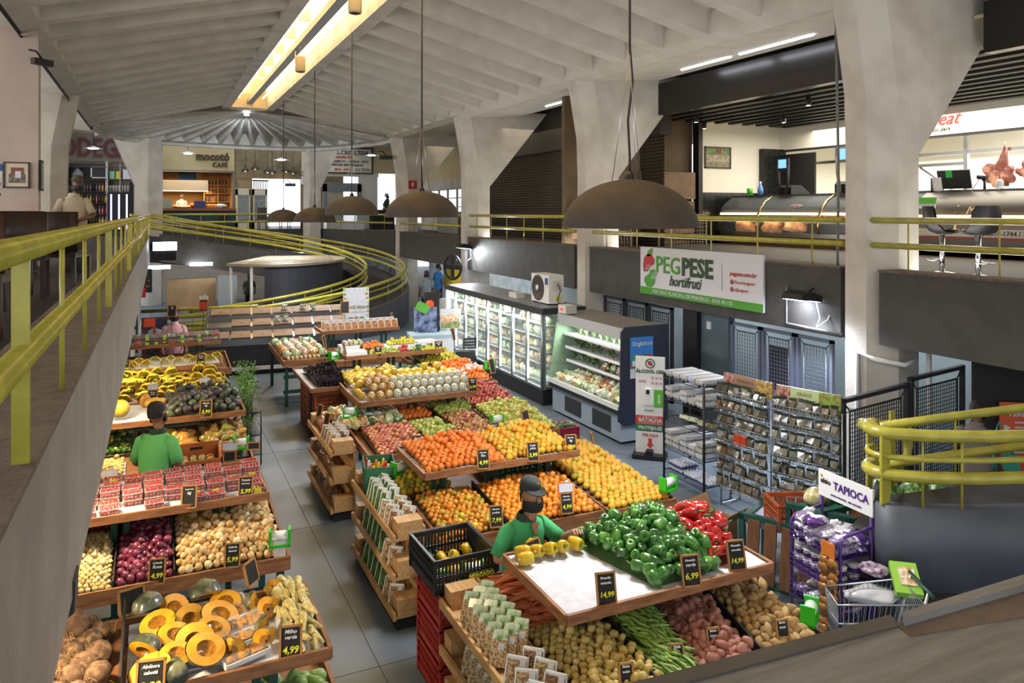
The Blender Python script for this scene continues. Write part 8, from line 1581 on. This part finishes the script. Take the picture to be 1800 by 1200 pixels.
trayrow('greens_tray', 7.5, 5, .11, .86, 'slim white tray of green vegetables standing on the second side shelf', 'food tray', 'green trays on the second shelf', 2, .1, sc=.85); trayrow('nut_tray', 7.08, 3, .15, .86, 'white tray of pale nuts on the second side shelf', 'food tray', 'nut trays on the second shelf', 2, .12, sc=.75)
for zz in (.50, .14): trayrow('greens_tray', 7.45, 5, .16, zz, 'green pack on the lower levels of the second side shelf', 'food tray', 'green packs on the lower levels', 1, .1, sc=.85); trayrow('nut_tray', 7.08, 2, .17, zz, 'pale nut pack on the lower levels of the second side shelf', 'food tray', 'nut packs on the lower levels', 1, .1, mi=1, sc=.8)
mBr = M('brown_pack', '#6a4434', .35, rnd=['#6a4434', '#a8643a', '#54303c', '#8a6a48', '#c97a3a'], col2='#d8c8b8', scale=22, ramp=(.58, .66), coat=.8); bp = blob(.075, (.9, 1.1, .8), n=10, seed=170, amp=.4, m=7).mesh('brown_pack_mesh', mBr)
for y0, y1, nm_ in ((8.1, 8.4, 'second'), (9.85, 11.0, 'third')):
    for z in (.15, .51, .87):
        y = y0
        while y < y1: o = link('brown_pack', bp, None, (2.15, y, z + .07), (random.uniform(-.4, .4), 0, random.uniform(0, 6))); tag(o, 'brown film pack on the %s side shelf' % nm_, 'food pack', 'brown packs on the %s shelf' % nm_); y += .14
trayrow('nut_tray', 9.85, 4, .14, .86, 'film wrapped brown tray on the top of the third side shelf', 'food tray', 'trays on the third shelf', 2, .12, sc=.8)
for i, (y, n) in enumerate(((10.5, 'near'), (11.0, 'far'))): sign(2.12, y, .95, '', '', 'wood edged blank board on the third side shelf, %s one' % n, .12, .2, blank=True, rz=-1.2)
# green cardboard box
t = thing('green_box', 'green cardboard box reading Ruiz full of small bottles on the second side shelf', 'box', (2.03, 8.02, .90), -.2); mGB = M('green_board', '#2e6a44', .7, col2='#2a6240', scale=3); b = MB(); b.box(0, 0, 0, .34, .015, .26); b.box(0, .44, 0, .34, .455, .26); b.box(0, 0, 0, .015, .45, .26); b.box(.325, 0, 0, .34, .45, .26); b.box(0, 0, 0, .34, .45, .012); b.build('body', mGB, t); text('Ruiz', .1, mBlack, t, (.17, -.004, .13), shear=.3, bold=.002); MB().box(.11, -.004, .0, .23, 0, .04).build('hand_hole', mCB, t)
for k in range(10): c = ['#d8c030', '#c9302a', '#e0e0dc', '#d8762a'][k % 4]; o = MB().lathe([(.001, 0), (.025, 0), (.025, .1), (.012, .13), (.012, .15), (.001, .15)], 10).build('small_bottle', M('sb_' + c[1:], c, .3), loc=(2.13 + (k % 3) * .08, 8.08 + (k // 3) * .1, 1.02), rot=(.2, .1, 0)); tag(o, 'small colourful bottle in the green cardboard box', 'bottle', 'small bottles in the green box')
reel(2.42, 8.0, 1.05, .3, 'green bag dispenser right of the green cardboard box', .2)
# crate tower
mRC = M('red_crate', '#9a2c22', .45)
for k in range(3): crate('plastic_crate', 'red plastic crate in the tower under the black crate, ' + ['bottom', 'middle', 'top'][k] + ' one', (2.05, 5.68, k * .3), 0, .42, .56, .29, mRC)
crate('black_crate', 'black plastic crate of yellow peppers on top of the red crate tower', (1.98, 5.62, .91), .02, .52, .58, .27, M('black_crate', '#1c1d20', .4), logo='MERCADO')
for k in range(12): put('yellow_pepper' if k % 4 else 'green_pepper', (2.08 + (k % 4) * .11, 5.76 + (k // 4) * .14, .99 + random.uniform(0, .04)), None, 1, 'yellow bell pepper in the black crate' if k % 4 else 'green bell pepper among the yellow ones in the black crate', 'bell pepper', 'yellow peppers in the crate' if k % 4 else 'green peppers in the crate')
# ================= PEOPLE =================
def skinned(name, V, E, mat, parent, lv=2):
    """continuous surface grown round a joint skeleton: V = {key: (pos, radius)}, E = [(a, b)]"""
    ks = list(V); me = bpy.data.meshes.new(name); me.from_pydata([V[k][0] for k in ks], [(ks.index(a), ks.index(b)) for a, b in E], []); o = bpy.data.objects.new(name, me); COL.objects.link(o)
    m = o.modifiers.new('s', 'SKIN'); m.branch_smoothing = .6
    sv = me.skin_vertices[0].data
    for i, k in enumerate(ks): r = V[k][1]; sv[i].radius = r if isinstance(r, tuple) else (r, r); sv[i].use_root = (i == 0)
    d = o.modifiers.new('d', 'SUBSURF'); d.levels = lv
    dg = bpy.context.evaluated_depsgraph_get(); nm = bpy.data.meshes.new_from_object(o.evaluated_get(dg)); bpy.data.objects.remove(o); nm.materials.clear(); nm.materials.append(mat)
    for p in nm.polygons: p.use_smooth = True
    return link(name, nm, parent)
def ell(b, rings, n=20, mi=0):
    """closed loft of ellipses (centre, rx, ry)"""
    vs = [(c[0] + rx * cos(2 * pi * k / n), c[1] + ry * sin(2 * pi * k / n) * (1 + .0 * k), c[2]) for c, rx, ry in rings for k in range(n)]
    b.add(vs, [(i * n + k, i * n + (k + 1) % n, (i + 1) * n + (k + 1) % n, (i + 1) * n + k) for i in range(len(rings) - 1) for k in range(n)], True, mi)
def person(label, loc, rz, shirt, trousers, skin='#7a5038', hair='#1c1714', arms=None, head=(0, -.02, 0), hz=0, cap=None, mask=True, seated=False, collar=None, short=True, lv=1, H=1.0, detail=False, lean=0, bald=False):
    t = thing('person', label, 'person', loc, rz); t.scale = (H,) * 3
    mS = M('skin_' + skin[1:], skin, .5, bump=.1, bscale=60); mSh = M('cloth_' + shirt[1:], shirt, .8, bump=.6, bscale=9); mT = M('cloth_' + trousers[1:], trousers, .85, bump=.3, bscale=9)
    hy = head[1] - lean * .3; hx = head[0]; c = lambda z: -lean * max(0, z - .95)
    V = {'pel': ((0, 0, .95), .10), 'wa': ((0, c(1.1), 1.1), .10), 'ch': ((0, c(1.28), 1.28), .115), 'nb': ((0, c(1.44), 1.44), .07), 'nk': ((hx * .5, c(1.5) + hy * .5, 1.51), .052), 'h0': ((hx, hy - .01, 1.58), .062), 'h1': ((hx, hy, 1.64), .078), 'h2': ((hx, hy + .005, 1.70), .072)}
    E = [('pel', 'wa'), ('wa', 'ch'), ('ch', 'nb'), ('nb', 'nk'), ('nk', 'h0'), ('h0', 'h1'), ('h1', 'h2')]
    arms = arms or {-1: ((-.24, .0, 1.14), (-.22, -.14, .95)), 1: ((.24, .0, 1.14), (.22, -.14, .95))}
    for s in (-1, 1):
        el, wr = Vector(arms[s][0]), Vector(arms[s][1]); sh = Vector((s * .17, c(1.4), 1.39)); d = (wr - el).normalized(); side = d.cross(Vector((0, 0, 1))); side = side.normalized() if side.length > .1 else Vector((0, 1, 0))
        pm = wr + d * .06; k = 'LR'[s > 0]
        V.update({k + 's': (sh, .058), k + 'e': (el, .042), k + 'm': (el.lerp(wr, .4), .04), k + 'w': (wr, .028), k + 'p': (pm, .036)}); E += [('ch', k + 's'), (k + 's', k + 'e'), (k + 'e', k + 'm'), (k + 'm', k + 'w'), (k + 'w', k + 'p')]
        if detail or lv > 1:
            up_ = side.cross(d) * (-1 if side.cross(d).z > 0 else 1)
            for f in range(4):
                q = pm + side * (f - 1.5) * .021 + d * .03; L_ = (.032, .037, .035, .026)[f]; V[k + 'f%d' % f] = (q, .0105); V[k + 'g%d' % f] = (q + d * L_ + up_ * .012, .0095); V[k + 'i%d' % f] = (q + d * L_ * 1.5 + up_ * .042, .008); E += [(k + 'p', k + 'f%d' % f), (k + 'f%d' % f, k + 'g%d' % f), (k + 'g%d' % f, k + 'i%d' % f)]
            th = wr + d * .03 + side * s * -.035; V[k + 't0'] = (th, .012); V[k + 't1'] = (th + d * .04 + side * s * -.018 + up_ * .02, .010); E += [(k + 'w', k + 't0'), (k + 't0', k + 't1')]
        else:
            for f in range(4): q = pm + side * (f - 1.5) * .02 + d * .04; V[k + 'f%d' % f] = (q, .011); V[k + 'g%d' % f] = (q + d * .04, .009); E += [(k + 'p', k + 'f%d' % f), (k + 'f%d' % f, k + 'g%d' % f)]
            th = pm + side * s * -.05; V[k + 't'] = (th, .011); E += [(k + 'w', k + 't')]
        if seated: kn, an, ft = Vector((s * .12, -.42, .93)), Vector((s * .12, -.42, .5)), Vector((s * .12, -.55, .46))
        else: kn, an, ft = Vector((s * .10, -.01, .5)), Vector((s * .11, .03, .08)), Vector((s * .12, -.13, .03))
        V.update({k + 'h': ((s * .09, 0, .90), .085), k + 'k': (kn, .055), k + 'a': (an, .038), k + 'o': (ft, .035)}); E += [('pel', k + 'h'), (k + 'h', k + 'k'), (k + 'k', k + 'a'), (k + 'a', k + 'o')]
    skinned('body', V, E, mS, t, 2 if (detail or lv > 1) else 1)
    b = MB(); b.sphere((hx, hy, 1.655), .082, 18, sc=(.92, 1.12, 1.32)); b.build('head', mS, t)
    R = .082; b = MB(); b.tube([(hx, hy - R * 1.08, 1.675), (hx, hy - R * 1.34, 1.63), (hx, hy - R * 1.1, 1.62)], [.008, .013, .012], 8)
    b.build('nose', mS, t)
    for s in (-1, 1):
        MB().sphere((hx + s * R * .93, hy + .012, 1.655), .02, 10, sc=(.4, .8, 1.3)).build('ear', mS, t); MB().sphere((hx + s * .031, hy - R * 1.0, 1.685), .010, 10, sc=(1.2, .6, .7)).build('eye', M('eye_dark', '#1a1412', .3), t)
        MB().tube([(hx + s * .015, hy - R * 1.06, 1.705), (hx + s * .05, hy - R * .94, 1.708)], .004, 5).build('eyebrow', M('hair_' + hair[1:], hair, .7), t)
    if not mask: MB().tube([(hx - .022, hy - R * 1.08, 1.597), (hx + .022, hy - R * 1.08, 1.597)], .005, 6).build('mouth', M('lip', '#7a3a34', .5), t)
    else:
        b = MB(); b.lathe([(.078, -.058), (.092, -.03), (.096, .0), (.088, .032)], 14, fn=None); b.v = [(hx + x * .98, hy - .005 + (y * 1.16 if y < 0 else y * .7), 1.598 + z) for x, y, z in b.v]
        keep = [i for i, f in enumerate(b.f) if sum(b.v[j][1] for j in f) / 4 < hy - .01]; b.f = [b.f[i] for i in keep]; b.m = [0] * len(keep); b.sm = [True] * len(keep); b.tube([(hx - .09, hy - .01, 1.63), (hx - .08, hy + .02, 1.66)], .003, 4); b.tube([(hx + .09, hy - .01, 1.63), (hx + .08, hy + .02, 1.66)], .003, 4); b.build('face_mask', M('mask_black', '#15161c', .7), t)
    b = MB(); b.lathe([(.084, .0), (.091, .03), (.084, .065), (.058, .092), (.001, .105)] if cap else [(.08, -.03), (.089, .02), (.083, .06), (.058, .088), (.001, .102)], 20); b.v = [(hx + x * .95, hy + .012 + y * (1.15 if y > 0 else 1.05 if cap else .84), (1.70 if cap else 1.68) + z + (-.035 * (y > .02) * (z < .04))) for x, y, z in b.v]
    b.build('cap' if cap else 'hair', M('cap_' + cap[1:], cap, .8, bump=.3) if cap else M('hair_' + hair[1:], hair, .8, bump=.8, bscale=50), t)
    if cap: 
        P = [(hx + .085 * cos(a), hy - .05 - (.11 * abs(sin(a))), 1.712 - .022 * abs(sin(a))) for a in [pi * k / 10 for k in range(11)]]; b = MB(); b.add(P + [(p[0], p[1], p[2] + .008) for p in P], [tuple(range(11)), tuple(range(11, 22))[::-1]] + [(k, k + 1, 12 + k, 11 + k) for k in range(10)], True); b.build('cap_brim', M('cap_' + cap[1:]), t)
        b = MB(); b.lathe([(.084, -.05), (.088, .0)], 16); b.v = [(hx + x, hy + .014 + abs(y) * 1.1, 1.655 + z) for x, y, z in b.v]; b.build('hair', M('hair_' + hair[1:], hair, .7), t)
    b = MB(); ell(b, [((0, .0, .80 if not seated else .9), .175, .135), ((0, 0, .92), .178, .14), ((0, c(1.1), 1.08), .165, .13), ((0, c(1.25), 1.25), .18, .13), ((0, c(1.36), 1.36), .185, .115), ((0, c(1.42), 1.425), .15, .095), ((0, c(1.46), 1.465), .085, .075)], 24)
    for s in (-1, 1):
        el = Vector(arms[s][0]); sh = Vector((s * .13, c(1.4), 1.385)); s2 = Vector((s * .175, c(1.37), 1.37)); q = s2.lerp(el, .85 if short else 1); b.tube([sh, s2, s2.lerp(q, .5), q] + ([] if short else [Vector(arms[s][1])]), [.07, .066, .062, .064] + ([] if short else [.05]), 14)
    b.build('shirt', mSh, t)
    cm = M('collar_' + (collar or shirt)[1:], collar or shirt, .8); b = MB(); b.lathe([(.088, -.012), (.082, .02), (.066, .045)], 20); b.v = [(x, c(1.46) + y * .95 - .005, 1.47 + z) for x, y, z in b.v]; b.build('collar', cm, t)
    b = MB(); ell(b, [((0, 0, .8), .165, .125), ((0, 0, .93), .17, .13)]) 
    for s in (-1, 1):
        k = 'LR'[s > 0]; kn, an = Vector(V[k + 'k'][0]), Vector(V[k + 'a'][0]); b.tube([(s * .085, 0, .88), Vector((s * .088, 0, .8)) if not seated else Vector((s * .1, -.2, .92)), kn, an], [.095, .095, .075, .06], 12)
    b.build('trousers', mT, t)
    for s in (-1, 1):
        f = Vector(V['LR'[s > 0] + 'o'][0]); MB().sphere((f.x, f.y + .05, f.z + .012), .05, 12, sc=(.95, 2.3, .9)).build('shoe', M('shoe_dark', '#1b1a1a', .5), t)
    return t
G1 = '#3fa568'
A1 = person('man in green polo and dark cap with black mask sorting yellow peppers', (2.70, 5.58, 0), .12, G1, '#22242a', '#a57860', '#2a2624', {-1: ((-.30, -.10, 1.19), (-.10, -.28, 1.27)), 1: ((.31, -.16, 1.24), (.24, -.40, 1.40))}, (.03, -.07, 0), cap='#2e3433', collar='#2a4038', detail=True, lean=.16, H=.985)
A1['label'] = 'man in green polo and dark cap with black mask sorting yellow peppers'
for (x, z, c1) in ((.03, 1.775, '#d9772a'), (.055, 1.765, '#6fb03a')): MB().sphere((x, -.215, z), .011, 8, sc=(1, .4, 1.3)).build('cap_logo', M('logo_' + c1[1:], c1, .5), A1)
MB().box(.07, -.235, 1.27, .105, -.228, 1.285).build('shirt_logo', M('logo_6fb03a', '#6fb03a'), A1); MB().sphere((.09, -.232, 1.30), .01, 8, sc=(1, .4, 1.4)).build('shirt_logo', M('logo_d9772a', '#d9772a'), A1); MB().prism([(-.03, 1.46), (.045, 1.46), (.012, 1.35)], -.212, -.205, axis='y').build('open_neck', M('skin_a57860', '#a57860'), A1)
put('yellow_pepper', (2.93, 5.08, 1.36), (1.5, 0, .2), 1.2, 'yellow bell pepper held by the capped man over the white paper', 'bell pepper'); put('yellow_pepper', (2.63, 5.27, 1.33), (.4, .3, 0), .85, 'small yellow pepper held against the board by the capped man', 'bell pepper')
sign(2.64, 5.17, 1.23, '', '', 'dark olive board held in the right hand of the capped man', .15, .17, blank=True, tilt=-.35, rz=.35)
person('man in green polo with dark collar seen from behind by the papayas', (.0, 9.0, 0), pi - .6, '#62b565', '#1c1c20', '#8a5c44', '#1a1513', {-1: ((-.25, -.05, 1.14), (-.16, -.28, 1.08)), 1: ((.25, -.05, 1.14), (.16, -.28, 1.08))}, (.04, -.08, 0), collar='#243a2c', lv=2, lean=.12, H=1.04)
person('person in pink polo shirt behind the farthest grapes, face hidden by a sign', (.4, 17.9, 0), 0, '#d9a9b4', '#2a2c34', '#8a5f48', H=1.02)
person('man in cream short sleeved shirt, camouflage cap and dark mask on the left walkway', (-1.07, 13.0, 2.77), .15, '#b5a78e', '#4a4238', '#5e402e', '#1a1512', {-1: ((-.27, -.05, 1.14), (-.06, -.25, 1.10)), 1: ((.27, -.08, 1.15), (.05, -.27, 1.08))}, (.05, -.02, 0), cap='#4a4236', lv=2, H=.93)
person('small figure of a cook in white behind the café counter', (1.3, 42.6, 3.0), 0, '#e0dcd2', '#3a3a3a', '#a87a5c', H=1.02, mask=False)
person('grey haired man in dark green shirt behind the far butcher window', (11.0, 39.0, 3.0), .9, '#24453a', '#2a2a2c', '#b08468', '#8f8c86', H=1.05, lean=.2)
person('man in white coat seen from behind at the far butcher counter', (11.6, 38.6, 3.0), 2.6, '#d5cfc6', '#c9c4bc', '#a87a5c', H=.95)
person('man in grey shirt and navy cap seen from behind in the bright shop', (8.85, 26.0, 0), pi, '#8d979c', '#20222a', '#8a5f48', cap='#27345a', H=1.0)
person('man in bright blue shirt in the shop beyond the far pillar', (10.0, 28.0, 0), 1.9, '#3f7fc4', '#20222a', '#a87858', H=1.06)
person('woman in pale grey top standing at the far end of the glass-door fridge', (7.0, 19.7, 0), 1.2, '#a9a7a2', '#2a2a2e', '#6a4634', H=1.0)
person('shadowy person in dark green top working beyond the far ramp', (3.35, 31.0, 0), 0, '#1f3a2a', '#1c1c1e', '#3a2a22', H=.86)
H1_ = person('woman with dark ponytail in grey top carrying a teal bag beside the orange sign', (8.85, 5.85, 0), 1.9, '#6d6862', '#25252a', '#6a4634', H=.93)
MB().sphere((0, .13, 1.66), .045, 10, sc=(.8, 1.3, 1.2)).build('ponytail', M('hair_1c1714', '#1c1714'), H1_)
t = thing('shoulder_bag', 'teal green shoulder bag hanging behind the ponytailed woman', 'bag', (9.22, 5.75, .62), -.5); b = MB(); b.add([(-.2, -.06, 0), (.2, -.06, 0), (.2, .06, 0), (-.2, .06, 0), (-.13, -.03, .38), (.13, -.03, .38), (.13, .03, .38), (-.13, .03, .38)], [(0, 3, 2, 1), (4, 5, 6, 7), (0, 1, 5, 4), (1, 2, 6, 5), (2, 3, 7, 6), (3, 0, 4, 7)]); b.build('body', M('bag_teal', '#2f9a84', .6, bump=.3), t); b = MB(); b.tube([(-.1, 0, .37), (-.12, 0, .6), (-.06, 0, .78), (.02, 0, .6), (.1, 0, .37)], .012, 6); b.build('strap', M('bag_teal'), t)
